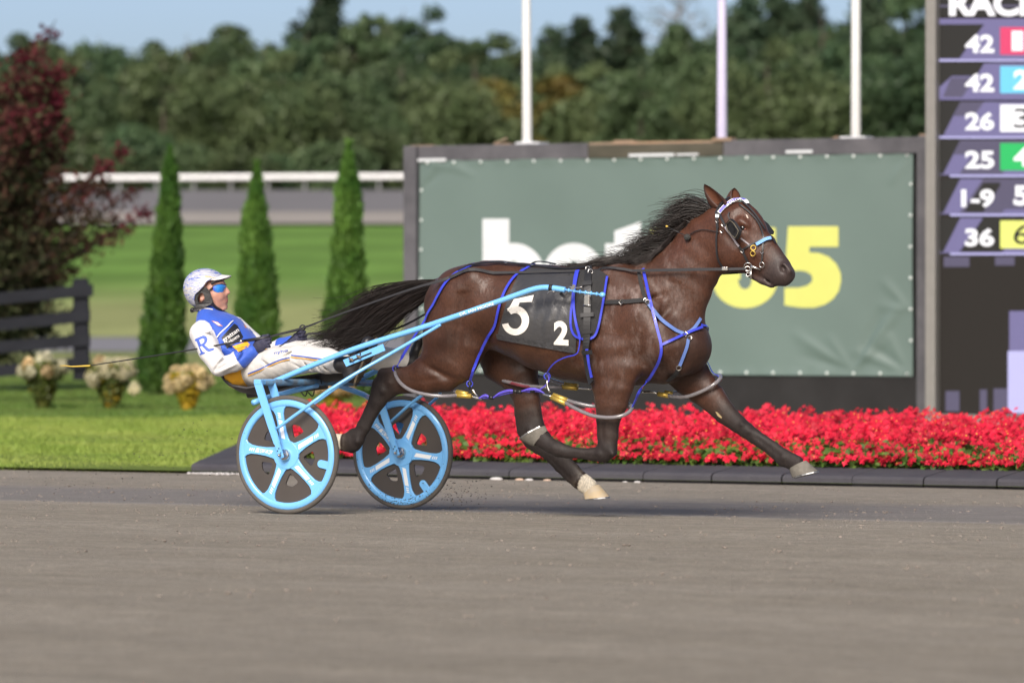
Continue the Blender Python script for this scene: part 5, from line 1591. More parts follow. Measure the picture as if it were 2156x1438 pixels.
# ears
M_ear = mat('ear_hair', (0.125, 0.042, 0.020), 0.6, var=0.25, scale=30, attr=False)
def ear(base_a, base_b, tip, y, opening, flare=1.0):
    A, B, Tp = U(*base_a, y), U(*base_b, y), U(*tip, y * 1.15)
    ctr = (A + B) / 2; side = (B - A) / 2; ax = Tp - ctr
    op = np.array(opening, float); op -= ax * (op @ ax) / (ax @ ax); op /= np.linalg.norm(op)
    R = np.linalg.norm(side); side = side / R
    v, f, c = [], [], []
    nt, nu = 14, 17
    for layer, off in ((0, 0.0), (1, 0.006)):
        for i in range(nt):
            t = i / (nt - 1)
            w = R * (0.80 + 0.9 * t - 0.2 * t * t) * (1 - t) ** 0.62 * flare + 0.002
            w = R * min(1.0, 0.78 + 1.1 * t) * (1 - t ** 1.7) ** 0.75 * flare + 0.0015
            for j in range(nu):
                a = math.radians(-155 + 310 * j / (nu - 1)) * (1 - .25 * t)
                p = ctr + ax * t + side * math.sin(a) * (w - off * .6) - op * math.cos(a) * (w * .8 - off * .6)
                v.append(p)
                dark = 1 - 0.85 * max(0, (t - .72) / .28); edge = 1 - .5 * (abs(j - 8) / 8) ** 6
                base = np.array(RED) * 1.25 if not layer else np.array((0.12, 0.045, 0.024))
                c.append(base * dark * edge)
    for layer in (0, 1):
        o = layer * nt * nu
        for i in range(nt - 1):
            for j in range(nu - 1):
                q = (o + i * nu + j, o + i * nu + j + 1, o + (i + 1) * nu + j + 1, o + (i + 1) * nu + j)
                f.append(q if layer == 0 else q[::-1])
    for i in range(nt - 1):
        for j in (0, nu - 1):
            f.append((i * nu + j, (i + 1) * nu + j, nt * nu + (i + 1) * nu + j, nt * nu + i * nu + j))
    mk('ear', v, f, M_earc, horse, True, np.array(c))
M_earc = mat('ear_coat', (1, 1, 1), 0.6, attr=True, var=0.25, scale=60)
ear((1500, 441), (1538, 434), (1483, 388), -.052, (0.55, -0.85, 0.1))
ear((1528, 424), (1560, 424), (1546, 396), .060, (0.75, -0.6, 0.1), 0.95)

# eyes
M_eye = mat('dark_eye', (0.008, 0.005, 0.004), 0.06, var=0, coat=0.8)
M_lid = mat('pink_eye_corner', (0.32, 0.11, 0.09), 0.5, var=0.1)
for s in (-1, 1):
    e = body.look(1562, 480, 0.0) if s < 0 else None
    if e is None: e = eye_near * np.array([1, -1, 1])
    eye_near = e
    MB().ball((e[0] + .001, e[1] + (.002 if s < 0 else -.002), e[2]), .0195, n=10, sc=(1.1, .8, .85)).build('eye', M_eye, horse)
    if s < 0:
        MB().ball((e[0] + .016, e[1] + .004, e[2] - .006), .010, n=8, sc=(1, .7, .8)).build('eyelid', M_lid, horse)
# inside of the nostril
for s in (-1, 1):
    p = U(1648, 567, s * .031)
    MB().ball((p[0], p[1] + (.004 if s < 0 else -.004), p[2]), .012, n=8, sc=(1.1, .5, .8)).build('nostril', mat('nostril_lining', (0.34, 0.05, 0.06), 0.5, var=0.2), horse)

# small star on the forehead, chestnut on the far foreleg
_wh = mat('white_hair', (0.55, 0.47, 0.40), 0.7, var=0.1)
for nm, poly_, m_ in (('star', [(1570, 452), (1573, 453), (1576, 460), (1573, 459)], _wh), ('chestnut', [(1506, 866), (1511, 868), (1520, 878), (1519, 881), (1511, 876)], mat('chestnut_callus', (0.36, 0.27, 0.14), 0.8, var=0.2))):
    MB().add([body.look(a_, b_, .003) for a_, b_ in poly_], [tuple(range(len(poly_)))]).build(nm, m_, horse, smooth=False)

# hair: mane and tail strands
M_hair = mat('black_horse_hair', (0.017, 0.0115, 0.0095), 0.42, spec=0.45, var=0.3, scale=30, attr=False)
def strands(name, curves, r0, m, parent, seed=0):
    """Thin three-sided tapered strands from lists of points."""
    V, Fq = [], []
    b = 0
    for pts in curves:
        pts = np.asarray(pts); k = len(pts)
        T = np.gradient(pts, axis=0); T /= np.linalg.norm(T, axis=1, keepdims=True) + 1e-9
        u = np.cross(T, np.array([0.1, 1.0, 0.05])); u /= np.linalg.norm(u, axis=1, keepdims=True) + 1e-9
        w = np.cross(T, u)
        rad = (r0 * np.linspace(1, 0.25, k))[:, None]
        V.append(np.stack([pts + u * rad, pts - u * rad * .5 + w * rad * .87, pts - u * rad * .5 - w * rad * .87], axis=1).reshape(-1, 3))
        i = np.arange(k - 1)[:, None] * 3 + b
        for j in range(3):
            Fq.append(np.column_stack([i[:, 0] + j, i[:, 0] + (j + 1) % 3, i[:, 0] + 3 + (j + 1) % 3, i[:, 0] + 3 + j]))
        b += 3 * k
    return mk(name, np.concatenate(V), np.concatenate(Fq), m, parent)

def tail():
    rng = np.random.default_rng(3)
    guides = [[(934, 588), (868, 593), (808, 606), (765, 628), (738, 656), (700, 672)],
              [(930, 592), (862, 602), (795, 630), (745, 672), (705, 704), (655, 722)],
              [(928, 598), (866, 616), (805, 655), (760, 694), (715, 718), (668, 730)],
              [(926, 606), (872, 634), (822, 676), (780, 708), (742, 728), (704, 738)],
              [(924, 610), (890, 634), (854, 662), (820, 690), (784, 710), (745, 725)]]
    Gp = []
    for g in guides:
        P = [U(px, py, 0.0) for px, py in g]
        Gp.append(np.array(smooth_path(P, None, 4)[0]))
    Gp = np.array(Gp)
    curves = []
    k = Gp.shape[1]
    s = np.linspace(0, 1, k)
    clumps = rng.random(44) * (len(guides) - 1) * np.where(rng.random(44) < .8, 1, .6)
    cz, cl = rng.normal(size=44) * 0.035, 0.78 + .30 * rng.random(44)
    for i in range(1250):
        ci = rng.integers(44); c = clumps[ci]
        u = np.clip(c + rng.normal() * 0.11, 0, len(guides) - 1.001)
        a = int(u); f = u - a
        base = Gp[a] * (1 - f) + Gp[a + 1] * f
        cut = cl[ci] * (0.72 + 0.36 * rng.random())
        tt = np.clip(s * cut, 0, 1)
        pts = np.column_stack([np.interp(tt, s, base[:, q]) for q in range(3)])
        y0 = rng.normal() * 0.018; y1 = rng.normal() * 0.055 + math.sin(c * 9) * 0.03
        pts[:, 1] += y0 + (y1 - y0) * s
        amp = rng.normal(size=2) * 0.011 + np.array([.020 * math.sin(ci * 2.1), .018 * math.cos(ci * 1.7)])
        ph = ci * 1.3 + rng.random() * .8
        pts[:, 2] += amp[0] * s * np.sin(s * 7 + ph) + rng.normal() * 0.022 * s ** 2 + cz[ci] * s ** 1.5 + .012 * s * np.sin(s * 9 + ci)
        pts[:, 0] += amp[1] * s * np.cos(s * 6 + ph)
        curves.append(pts)
    for i in range(230):      # stray wind-blown hairs
        u = rng.random() * (len(guides) - 1.001); a = int(u); f = u - a
        base = Gp[a] * (1 - f) + Gp[a + 1] * f
        pts = base.copy()
        pts[:, 1] += rng.normal() * .06 * s
        pts[:, 2] += rng.normal() * 0.075 * s ** 1.6 + 0.02 * np.sin(s * 6 + rng.random() * 6) * s
        pts[:, 0] -= abs(rng.normal()) * 0.05 * s ** 2
        curves.append(pts)
    strands('tail', curves, 0.0023, M_hair, horse)
tail()

def mane():
    rng = np.random.default_rng(8)
    crest = [(1508, 436), (1480, 449), (1450, 474), (1420, 506), (1390, 533), (1355, 556), (1312, 567), (1275, 570), (1250, 568)]
    C = np.array(smooth_path([U(*p, 0) for p in crest], None, 12)[0])
    k = len(C); curves = []
    for i in range(2300):
        t = rng.random()
        c = C[int(t * (k - 1))]
        tan = C[min(int(t * (k - 1)) + 2, k - 1)] - C[max(int(t * (k - 1)) - 2, 0)]; tan /= np.linalg.norm(tan)   # towards the withers
        nor = np.array([-tan[2], 0, tan[0]])
        nor = nor if nor[2] > 0 else -nor
        lock = math.sin(t * 40) * .5 + math.sin(t * 17 + 1) * .5
        L = (0.19 + 0.10 * rng.random() + 0.05 * lock) * (1.0 if t < .72 else .85)
        side = rng.normal() * .03 - 0.02 - (0.05 if rng.random() < .45 else 0)
        n = 12; s = np.linspace(0, 1, n)
        # rises from the crest, is blown back, the tip falls or flicks up
        a0 = math.radians(25 + 50 * rng.random() ** 1.3) * (1.0 if t < .72 else .45)
        ini = tan * math.cos(a0) + nor * math.sin(a0)
        wind = np.array([-1.0, 0, -0.25 + rng.normal() * .22])
        k_ = np.clip(s * 1.5, 0, 1)[:, None] ** .8
        dirs = ini * (1 - k_) + wind * k_
        dirs /= np.linalg.norm(dirs, axis=1, keepdims=True)
        step = L / (n - 1)
        pts = c + np.array([0, rng.normal() * .016, -0.012]) + np.concatenate([[np.zeros(3)], np.cumsum(dirs[:-1] * step, axis=0)])
        pts[:, 1] += side * s ** 1.2 + 0.012 * np.sin(s * 8 + rng.random() * 6) * s
        pts[:, 2] += 0.012 * np.sin(s * 9 + lock * 3) * s
        curves.append(pts)
    for i in range(600):      # locks lying on the near side of the neck
        t = 0.05 + .9 * rng.random()
        c = C[int(t * (k - 1))]
        tan = C[min(int(t * (k - 1)) + 2, k - 1)] - C[max(int(t * (k - 1)) - 2, 0)]; tan /= np.linalg.norm(tan)
        L = 0.13 + .10 * rng.random(); n = 9; s = np.linspace(0, 1, n)
        pts = c + np.array([0, -.012, -.006]) + tan * (L * s)[:, None] + np.array([0, 0, -1.0]) * (L * (.12 + .25 * rng.random()) * s ** 1.2)[:, None]
        pts[:, 1] -= .02 * s
        q = body.onto(pts, 0.006 + 0.012 * rng.random())
        curves.append(np.where(body.val(pts)[:, None] < .006, q, pts))
    for i in range(70):
        t = rng.random() * .8
        c = C[int(t * (k - 1))]
        n = 14; s = np.linspace(0, 1, n); L = .22 + .10 * rng.random()
        a0 = .75 + rng.random() * .6; a1 = -0.35 - rng.random() * .7
        ang = a0 + (a1 - a0) * s ** .8
        d_ = np.column_stack([-np.cos(ang), rng.normal() * .1 * np.ones(n), np.sin(ang)])
        curves.append(c + np.concatenate([[np.zeros(3)], np.cumsum(d_[:-1] * L / (n - 1), axis=0)]))
    strands('mane', curves, 0.0026, M_hair, horse)
mane()
# ------------------------------------------------------------------ the sulky
M_blue = mat('sky_blue_paint', (0.165, 0.450, 0.820), 0.28, var=0.05, scale=4, spec=0.5, coat=0.4)
M_bluebar = mat('dusty_shaded_blue_paint', (0.075, 0.175, 0.30), 0.5, color2=(0.085, 0.11, 0.14), scale=14, contrast=1.8)  # blue darkened for the shade under driver and seat, mottled with dust
M_tyre = mat('dusty_tyre', (0.060, 0.055, 0.050), 0.85, color2=(0.105, 0.092, 0.078), scale=6, contrast=1.2, bump=0.2, bscale=120)
M_disc = mat('black_wheel_cover', (0.050, 0.043, 0.039), 0.55, color2=(0.072, 0.062, 0.055), scale=3, spec=0.3)
M_decal = mat('white_decal', (0.78, 0.80, 0.82), 0.4, var=0.04)
M_steel = mat('bright_steel', (0.62, 0.60, 0.57), 0.25, metal=1.0, var=0.1, scale=30)
M_seat = mat('black_seat_vinyl', (0.028, 0.028, 0.031), 0.5, color2=(0.055, 0.052, 0.05), scale=10)
WR = 0.355
HALF = 0.715
ARM = 0.078
FT = U(543, 806, -HALF - ARM)        # top of the near fork
sulky = empty('sulky', (0, 0, 0), 'sky-blue two-wheeled racing sulky with black tyres behind the horse', 'sulky')

def flat_part(name, outlines, depth, y, m, parent, c=(0, 0), rot=0.0, bev=0.0, smooth=False):
    """2D outlines in (x, z) about a centre, turned, given thickness along y."""
    v, f = poly2d(outlines, depth, bev)
    cr, sr = math.cos(rot), math.sin(rot)
    P = [(c[0] + a * cr - b * sr, y - d_, c[1] + a * sr + b * cr) for a, b, d_ in v]
    o = mk(name, P, f, m, parent, smooth=smooth)
    return o

def circ(r_, n=64, c=(0, 0)): return [(c[0] + r_ * math.cos(2 * math.pi * k / n), c[1] + r_ * math.sin(2 * math.pi * k / n)) for k in range(n)]
def rounded(pts, r_, n=4):
    out = []
    k = len(pts)
    for i in range(k):
        p0, p, p1 = [np.array(pts[(i + d_) % k], float) for d_ in (-1, 0, 1)]
        a, b = (p0 - p) / np.linalg.norm(p0 - p), (p1 - p) / np.linalg.norm(p1 - p)
        A, B = p + a * r_, p + b * r_
        for t in np.linspace(0, 1, n + 1): out.append(tuple((1 - t) ** 2 * A + 2 * t * (1 - t) * p + t * t * B))
    return out
def pol(r_, deg): return (r_ * math.cos(math.radians(deg)), r_ * math.sin(math.radians(deg)))

def wheel(yc, zc, off, valve, label):
    """The camera sees the -y face of both wheels."""
    w = MB()
    # tyre and rim by lathe
    t = [(WR - 0.0165 + 0.0165 * math.cos(a), 0.0165 * math.sin(a)) for a in np.linspace(0, 2 * math.pi, 14, endpoint=False)]
    hub0 = MB().lathe([(0.030, -0.045), (0.034, -0.040), (0.034, 0.040), (0.030, 0.045), (0.011, 0.048), (0.011, -0.048)], (0, yc, zc), (0, 1, 0), 28).build('wheel', M_steel, sulky, sharp=40)
    hub0['label'] = label
    tyre = MB().lathe(t, (0, yc, zc), (0, 1, 0), 96).build('tyre', M_tyre, hub0)
    rim = MB().lathe([(0.329, -0.013), (0.331, -0.008), (0.331, 0.008), (0.329, 0.013), (0.322, 0.019), (0.300, 0.021), (0.289, 0.016), (0.286, 0.0), (0.289, -0.016), (0.300, -0.021), (0.322, -0.019)], (0, yc, zc), (0, 1, 0), 96).build('rim', M_blue, hub0)
    # black cover with five rounded three-cornered openings
    holes = []
    for k in range(5):
        a = off + 36 + 72 * k
        tri = [pol(0.108, a), (pol(0.182, a - 15.5)), (pol(0.196, a)), (pol(0.182, a + 15.5))]
        holes.append(rounded(tri, 0.018, 4))
    flat_part('cover', [circ(0.290, 80)] + holes, 0.012, yc, M_disc, hub0, (0, zc))
    # spokes: waisted, flaring into rim and hub
    sp = []
    for s in (1, -1):
        pts = [(0.060, 0.042), (0.090, 0.030), (0.140, 0.0225), (0.200, 0.0205), (0.245, 0.0235), (0.272, 0.034), (0.292, 0.056)]
        sp += [(a, s * b) for a, b in (pts if s == 1 else pts[::-1])]
    for k in range(5):
        a = off + 72 * k
        o = flat_part('spoke', [sp], 0.026, yc, M_blue, hub0, (0, zc), math.radians(a), bev=0.004)
        for s in (-1, 1):
            q = 0.0176
            flat_part('decal', [[(0.092, -0.008), (0.205, -0.010), (0.210, 0.010), (0.098, 0.012)]], 0.0006, yc + s * q, M_decal, o, (0, zc), math.radians(a)) if False else None
        mk('decal', [(px_, yc - 0.0178, zc + pz_) for px_, pz_ in [(lambda u, v_: (u * math.cos(math.radians(a)) - v_ * math.sin(math.radians(a)), u * math.sin(math.radians(a)) + v_ * math.cos(math.radians(a))))(u, v_) for u, v_ in [(0.092, -0.0125), (0.205, -0.0135), (0.216, 0.0115), (0.104, 0.0115)]]], [(0, 1, 2, 3)], M_decal, hub0, smooth=False)
        for j in range(3):
            u0 = 0.218 + 0.013 * j
            mk('decal', [(px_, yc - 0.0178, zc + pz_) for px_, pz_ in [(lambda u, v_: (u * math.cos(math.radians(a)) - v_ * math.sin(math.radians(a)), u * math.sin(math.radians(a)) + v_ * math.cos(math.radians(a))))(u, v_) for u, v_ in [(u0, -0.010), (u0 + .007, -0.010), (u0 + .014, 0.009), (u0 + .007, 0.009)]]], [(0, 1, 2, 3)], M_decal, hub0, smooth=False)
    pent = [pol(0.083 if k % 2 == 0 else 0.088, off + 36 * k) for k in range(10)]
    flat_part('hub_plate', [rounded(pent, 0.02, 3), circ(0.028, 30)], 0.034, yc, M_blue, hub0, (0, zc), bev=0.003)
    # valve fairing pointing inwards from the rim
    vd = math.radians(valve)
    cap = [pol(0.021, 90 + 180 * k / 12) for k in range(13)]
    cap = [(0.245 + x_, y_) for x_, y_ in cap] + [(0.292, -0.021), (0.292, 0.021)]
    flat_part('valve_fairing', [cap], 0.030, yc, M_blue, hub0, (0, zc), vd, bev=0.003)
    # print on the left spoke and the small square mark by the hub
    for s_, ang, r0_, r1_, hh in [('RZR', off + (144 if yc < 0 else 72), 0.100, 0.188, 0.011), ('S', off - 29, 0.050, 0.071, 0.010)]:
        v, f = text2d(s_, 0.015)
        flip = 1 if s_ == 'S' else -1
        vv = fit2d(v, r0_, r1_, -hh, hh)
        a = math.radians(ang)
        if flip < 0:
            vv[:, 0] = r0_ + r1_ - vv[:, 0]; vv[:, 1] = -vv[:, 1]
        mk('print', [(u * math.cos(a) - b * math.sin(a), yc - 0.0190, zc + u * math.sin(a) + b * math.cos(a)) for u, b, _ in vv], f, M_blue if s_ == 'RZR' else M_decal, hub0, smooth=False)
    return hub0
ZN, ZF = 0.369, 0.342
wheel(-HALF, ZN, 29, -12, None) if False else None
wn_ = wheel(-HALF, ZN, 29, -12, 'near wheel with clean sky-blue rim')
wf_ = wheel(HALF, ZF, 65, -52, 'far wheel with mud specks along the bottom of the rim')
# mud spatter along the bottom of the far rim
mb = MB()
for k in range(150):
    a = math.radians(-90 + RNG.normal() * 26); r_ = 0.286 + 0.05 * RNG.random()
    mb.ball((r_ * math.cos(a), HALF - 0.0205, ZF + r_ * math.sin(a)), 0.0012 + 0.0028 * RNG.random() ** 2, n=4, sc=(1.3, .5, 1))
o = mb.build('mud_specks', mat('dark_mud', (0.05, 0.042, 0.036), 0.95, var=0.2), wf_); o['kind'] = 'stuff'

def mirror(P): return [np.array(p) * np.array([1, -1, 1]) for p in P]
def fork(side):
    zc = ZN if side < 0 else ZF
    top = FT.copy(); top[1] = side * HALF
    if side > 0: top[2] -= 0.025
    axle = np.array([0, side * HALF, zc])
    dv = axle - top; L = np.linalg.norm(dv); dv /= L; sd = np.cross(dv, [0, 1.0, 0])
    for q in (-1, 1):
        y = side * HALF + q * ARM
        a = np.array([top[0], y, top[2]]); b = np.array([axle[0], y, axle[2]])
        v = []
        prof_ = [(-0.012, 0.026), (0.05, 0.026), (L * .55, 0.025), (L - .075, 0.021), (L - .070, 0.0175), (L + .020, 0.0165)]
        for s_, w_ in prof_:
            for c_, e_ in ((-1, -1), (1, -1), (1, 1), (-1, 1)):
                v.append(a + dv * s_ + sd * w_ * c_ + np.array([0, 1, 0]) * 0.0075 * e_)
        f = []
        for i in range(len(prof_) - 1):
            for j in range(4): f.append((i * 4 + j, i * 4 + (j + 1) % 4, (i + 1) * 4 + (j + 1) % 4, (i + 1) * 4 + j))
        f += [(3, 2, 1, 0), tuple(len(v) - 4 + k for k in range(4))]
        fk = mk('fork', v, f, M_blue, sulky, smooth=False)
        bm = bmesh.new(); bm.from_mesh(fk.data); bmesh.ops.recalc_face_normals(bm, faces=bm.faces[:]); bmesh.ops.bevel(bm, geom=[e for e in bm.edges if e.calc_face_angle(0) > .6], offset=0.004, segments=2, affect='EDGES'); bm.to_mesh(fk.data); bm.free()
        # drop-out plate, axle nut and bolts
        n_ = np.array([0, q, 0.])
        MB().lathe([(0, 0), (.0095, 0), (.0095, .012), (.006, .014), (.006, .022), (0, .022)], axle + np.array([0, q * (ARM + .0075), 0]), (0, q, 0), 12, closed=False).build('axle_nut', M_steel, fk)
        for u_, w_ in ((-.040, .006), (-.030, -.008), (-.012, .010)):
            MB().lathe([(0, 0), (.0038, 0), (.0038, .004), (0, .004)], axle + dv * u_ + sd * w_ + np.array([0, q * (ARM + .0078), 0]), (0, q, 0), 8, closed=False).build('bolt', M_black, fk)
    MB().tube([axle - np.array([0, ARM, 0]), axle + np.array([0, ARM, 0])], 0.010, n=10).build('axle', M_steel, sulky)
    # bridge closing the fork above the tyre
    MB().box((top[0], side * HALF, top[2] + .004), (0.050, 2 * ARM + 0.02, 0.034), bev=0.008).build('fork_crown', M_blue, sulky, smooth=False)
fork(-1); fork(1)
# axle arch: dusty tube, coloured darker as if shaded, from fork to fork, and the shorter brace behind it
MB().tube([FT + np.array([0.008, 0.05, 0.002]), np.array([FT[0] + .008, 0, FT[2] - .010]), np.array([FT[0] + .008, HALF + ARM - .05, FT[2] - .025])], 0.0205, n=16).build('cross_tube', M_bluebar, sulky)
for s in (-1, 1):
    br = [U(533, 848, -.72), U(560, 838, -.60), U(648, 815, -.20), U(668, 811, -.12)]
    br = br if s < 0 else mirror(br)
    MB().tube(br, 0.017, n=14).build('seat_brace', M_blue, sulky)
    sh = [U(570, 807, -.53), U(590, 798, -.52), U(740, 737, -.47), U(900, 686, -.43), U(1042, 637.5, -.41), U(1098, 617.5, -.40), U(1124, 609, -.395), U(1144, 605.5, -.39), U(1164, 606.5, -.385), U(1190, 610.5, -.38)]
    sh = sh if s < 0 else mirror(sh)
    P_, _ = smooth_path(sh, None, 6)
    shaft = MB().tube(P_, 0.0168, n=18).build('shaft', M_blue, sulky)
    tipP = [U(1188, 610, -.38), U(1230, 616, -.365), U(1270, 621, -.35)]
    tipP = tipP if s < 0 else mirror(tipP)
    tp = MB(); tp.tube(tipP, 0.0062, n=10)
    for t in np.linspace(.12, .98, 7):
        c = tipP[0] + (tipP[2] - tipP[0]) * t; tp.ball(c, 0.0125 if t < .95 else .0165, n=8, sc=(.6 if t < .95 else 1.2, 1, 1))
    tp.build('shaft_tip', M_blue, shaft)
    c0, c1 = (P_[-9], P_[-7])
    MB().tube([c0, c1], 0.0195, n=16).build('shaft_band', M_black, shaft)
    so = [U(582, 903, -HALF - ARM), U(630, 868, -.79), U(668, 840, -.765), U(700, 817, -.68), U(760, 780, -.585), U(820, 746, -.51), U(905, 697, -.44), U(928, 683, -.425)]
    si = [U(607, 897, -HALF + ARM), U(650, 858, -.635), U(700, 822, -.63), U(745, 791, -.60)]
    if s > 0: so, si = mirror(so), mirror(si)
    MB().tube(so, 0.0105, n=12, sub=4).build('stay', M_blue, sulky)
    MB().tube(si, 0.0100, n=12).build('stay', M_blue, sulky)
    # foot rest: slotted plate under the shaft with two wing bolts, and the bar the boot rests on
    pl = [(722, 758), (806, 724), (811, 738), (729, 772)]
    v = [U(p[0], p[1], -.462) for p in pl] + [U(p[0], p[1], -.462) + np.array([0, .006, 0]) for p in pl]
    if s > 0: v = mirror(v)
    fr = mk('foot_rest', v, [(0, 1, 2, 3), (7, 6, 5, 4), (0, 4, 5, 1), (1, 5, 6, 2), (2, 6, 7, 3), (3, 7, 4, 0)], M_blue, sulky, smooth=False)
    sl = [U(735, 760, -.4645), U(782, 741, -.4645), U(783, 744, -.4645), U(736, 764, -.4645)]
    mk('slot', sl if s < 0 else mirror(sl), [(0, 1, 2, 3)], M_black, fr, smooth=False)
    for px, py in ((741, 757), (757, 751)):
        c = U(px, py, -.466); c = c if s < 0 else mirror([c])[0]
        b_ = MB(); b_.lathe([(0, 0), (.010, 0), (.010, .014), (0, .016)], c, (0, s, 0), 6, closed=False); b_.box(c + np.array([0, s * .012, 0]), (.034, .006, .012), ry=.5, bev=.002)
        b_.build('wing_bolt', mat('brown_bolt', (0.16, 0.13, 0.10), 0.5, metal=0.6, var=0.3), fr)
    bar = [U(760, 745, -.462), U(764, 746, -.36)]
    MB().tube(bar if s < 0 else mirror(bar), 0.009, n=8).build('foot_bar', M_black, fr)
# name along the near shaft
a, b = U(971, 663, -.42), U(1043, 639.5, -.41)
v, f = text2d('DR. IAN MOORE', 0.01)
ax_ = (b - a); Lt = np.linalg.norm(ax_); ax_ /= Lt; upv = np.array([-ax_[2], 0, ax_[0]])
vv = fit2d(v, 0, Lt, -0.0085, 0.0085)
ctr0 = a + np.array([0, 0, 0])
mk('lettering', [ctr0 + ax_ * p[0] + upv * (p[1] + .002) + np.array([0, -0.0176, 0]) for p in vv], f, M_decal, [o for o in sulky.children if o.name.startswith('shaft')][0], smooth=False)
# seat: a shallow bucket with raised back lip
def seat():
    pr = [(478, 790), (486, 803), (500, 816), (522, 828), (552, 833), (600, 824), (650, 812), (705, 803), (748, 800)]
    wd = [.10, .14, .17, .185, .19, .17, .14, .11, .07]
    v, f = [], []
    nu = 13
    P_ = [U(*p, 0) for p in pr]
    for lay, th in ((0, 0.0), (1, 0.014)):
        for p, w in zip(P_, wd):
            for j in range(nu):
                u = -1 + 2 * j / (nu - 1)
                v.append((p[0] + 0.02 * lay * 0, u * w, p[2] + 0.045 * abs(u) ** 2.5 + th))
    k = len(pr)
    for lay in (0, 1):
        o = lay * k * nu
        for i in range(k - 1):
            for j in range(nu - 1):
                q = (o + i * nu + j, o + i * nu + j + 1, o + (i + 1) * nu + j + 1, o + (i + 1) * nu + j)
                f.append(q if lay else q[::-1])
    o = k * nu
    for i in range(k - 1):
        for j in (0, nu - 1): f.append((i * nu + j, (i + 1) * nu + j, o + (i + 1) * nu + j, o + i * nu + j))
    for j in range(nu - 1):
        for i in (0, k - 1): f.append((i * nu + j, i * nu + j + 1, o + i * nu + j + 1, o + i * nu + j))
    s_ = mk('seat', v, f, M_seat, sulky)
    lip = [np.array([P_[0][0] + .01 * abs(u), u * .11, P_[0][2] + .052 * abs(u) ** 2.5 + .008]) for u in np.linspace(-1, 1, 13)]
    MB().tube(lip, 0.013, n=8).build('seat_lip', M_seat, s_)
    mb = MB()
    mb.tube([P_[3] - ZZ * .01, np.array([FT[0] + .02, 0, FT[2] - .03])], .02, n=8); mb.tube([P_[5] + np.array([0, -.1, 0]), np.array([FT[0] + .01, -.12, FT[2]])], .012, n=8); mb.tube([P_[5] + np.array([0, .1, 0]), np.array([FT[0] + .01, .12, FT[2]])], .012, n=8)
    mb.build('seat_bracket', M_seat, sulky)
    for px, y in ((640, -.10), (655, -.10)):
        MB().tube([U(px, 800, y), U(px + 7, 818, y - .05), U(px + 3, 834, y - .02), U(px - 6, 826, y)], .004, n=6, sub=3).build('cable', M_black, sulky)
    MB().tube([U(672, 776, -.15), U(677, 808, -.12)], .004, n=6).build('seat_stay', M_black, sulky)
seat()
# ------------------------------------------------------------------ harness, strap by strap
M_strap = mat('blue_vinyl_strap', (0.040, 0.055, 0.52), 0.22, spec=0.6, var=0.1, coat=0.3)
M_strap2 = mat('steel_blue_strap', (0.10, 0.17, 0.42), 0.45, var=0.15)
M_leather = mat('black_leather', (0.016, 0.016, 0.018), 0.42, var=0.2, spec=0.5)
M_web = mat('black_webbing', (0.020, 0.020, 0.021), 0.8, var=0.25, bump=0.4, bscale=300)
M_rein = mat('grey_black_rein', (0.016, 0.016, 0.019), 0.65, var=0.15)
M_cord = mat('violet_cord', (0.10, 0.075, 0.50), 0.5, var=0.15)
M_vinyl = mat('shiny_black_vinyl', (0.030, 0.031, 0.035), 0.30, color2=(0.055, 0.054, 0.055), scale=4, spec=0.6, bump=0.55, bscale=9, bdist=0.02)
M_numb = mat('cream_number', (0.72, 0.69, 0.63), 0.5, var=0.06)
M_gold = mat('brass_sleeve', (0.62, 0.43, 0.09), 0.35, metal=0.6, var=0.1)
M_tube = mat('cloudy_plastic_tube', (0.30, 0.28, 0.29), 0.2, trans=0.45, spec=0.6, var=0.1, coat=0.5)
M_fleece = mat('pale_blue_fleece', (0.20, 0.40, 0.75), 0.9, var=0.2, scale=80, bump=0.5, bscale=200)
M_band = mat('lilac_browband', (0.19, 0.17, 0.62), 0.35, var=0.05)

def on(pts, off=0.006, sub=6):
    """Pixel path -> points on the horse with outward normals. A third value forces the side distance."""
    P_ = []
    for p in pts:
        P_.append(U(p[0], p[1], p[2]) if len(p) == 3 else body.look(p[0], p[1], off))
    if sub > 1: P_, _ = smooth_path(P_, None, sub)
    P_ = np.array(P_)
    N = body.grad(P_)
    v = body.val(P_)
    lo = v < off
    if lo.any():
        P_[lo] = body.onto(P_[lo], off, 3)
    far = v > 0.05
    N[far] = np.array([math.sin(TH) * .2, -1, 0]) / 1.02
    return P_, N
def strap(name, pts, w, m, parent, off=0.004, th=0.003, sub=6, both=False):
    P_, N = on(pts, off, sub)
    mb = MB()
    w = [q * .84 for q in w] if hasattr(w, '__len__') else w * .84
    ribbon(name, P_, N, w, th, m, mb=mb)
    if both: ribbon(name, P_ * np.array([1, -1, 1]), N * np.array([1, -1, 1]), w, th, m, mb=mb)
    return mb.build(name, m, parent, smooth=False)
def sheet_on(name, outline_fn, nu, nv, off, m, parent, th=0.0):
    """outline_fn(u, v) -> pixel; a sheet draped on the near side, with a hem."""
    P_ = np.array([[body.look(*outline_fn(u, v), off) for u in np.linspace(0, 1, nu)] for v in np.linspace(0, 1, nv)])
    idx = np.arange(nu * nv).reshape(nv, nu)
    f = [(idx[i, j], idx[i, j + 1], idx[i + 1, j + 1], idx[i + 1, j]) for i in range(nv - 1) for j in range(nu - 1)]
    return P_, mk(name, P_.reshape(-1, 3), f, m, parent)
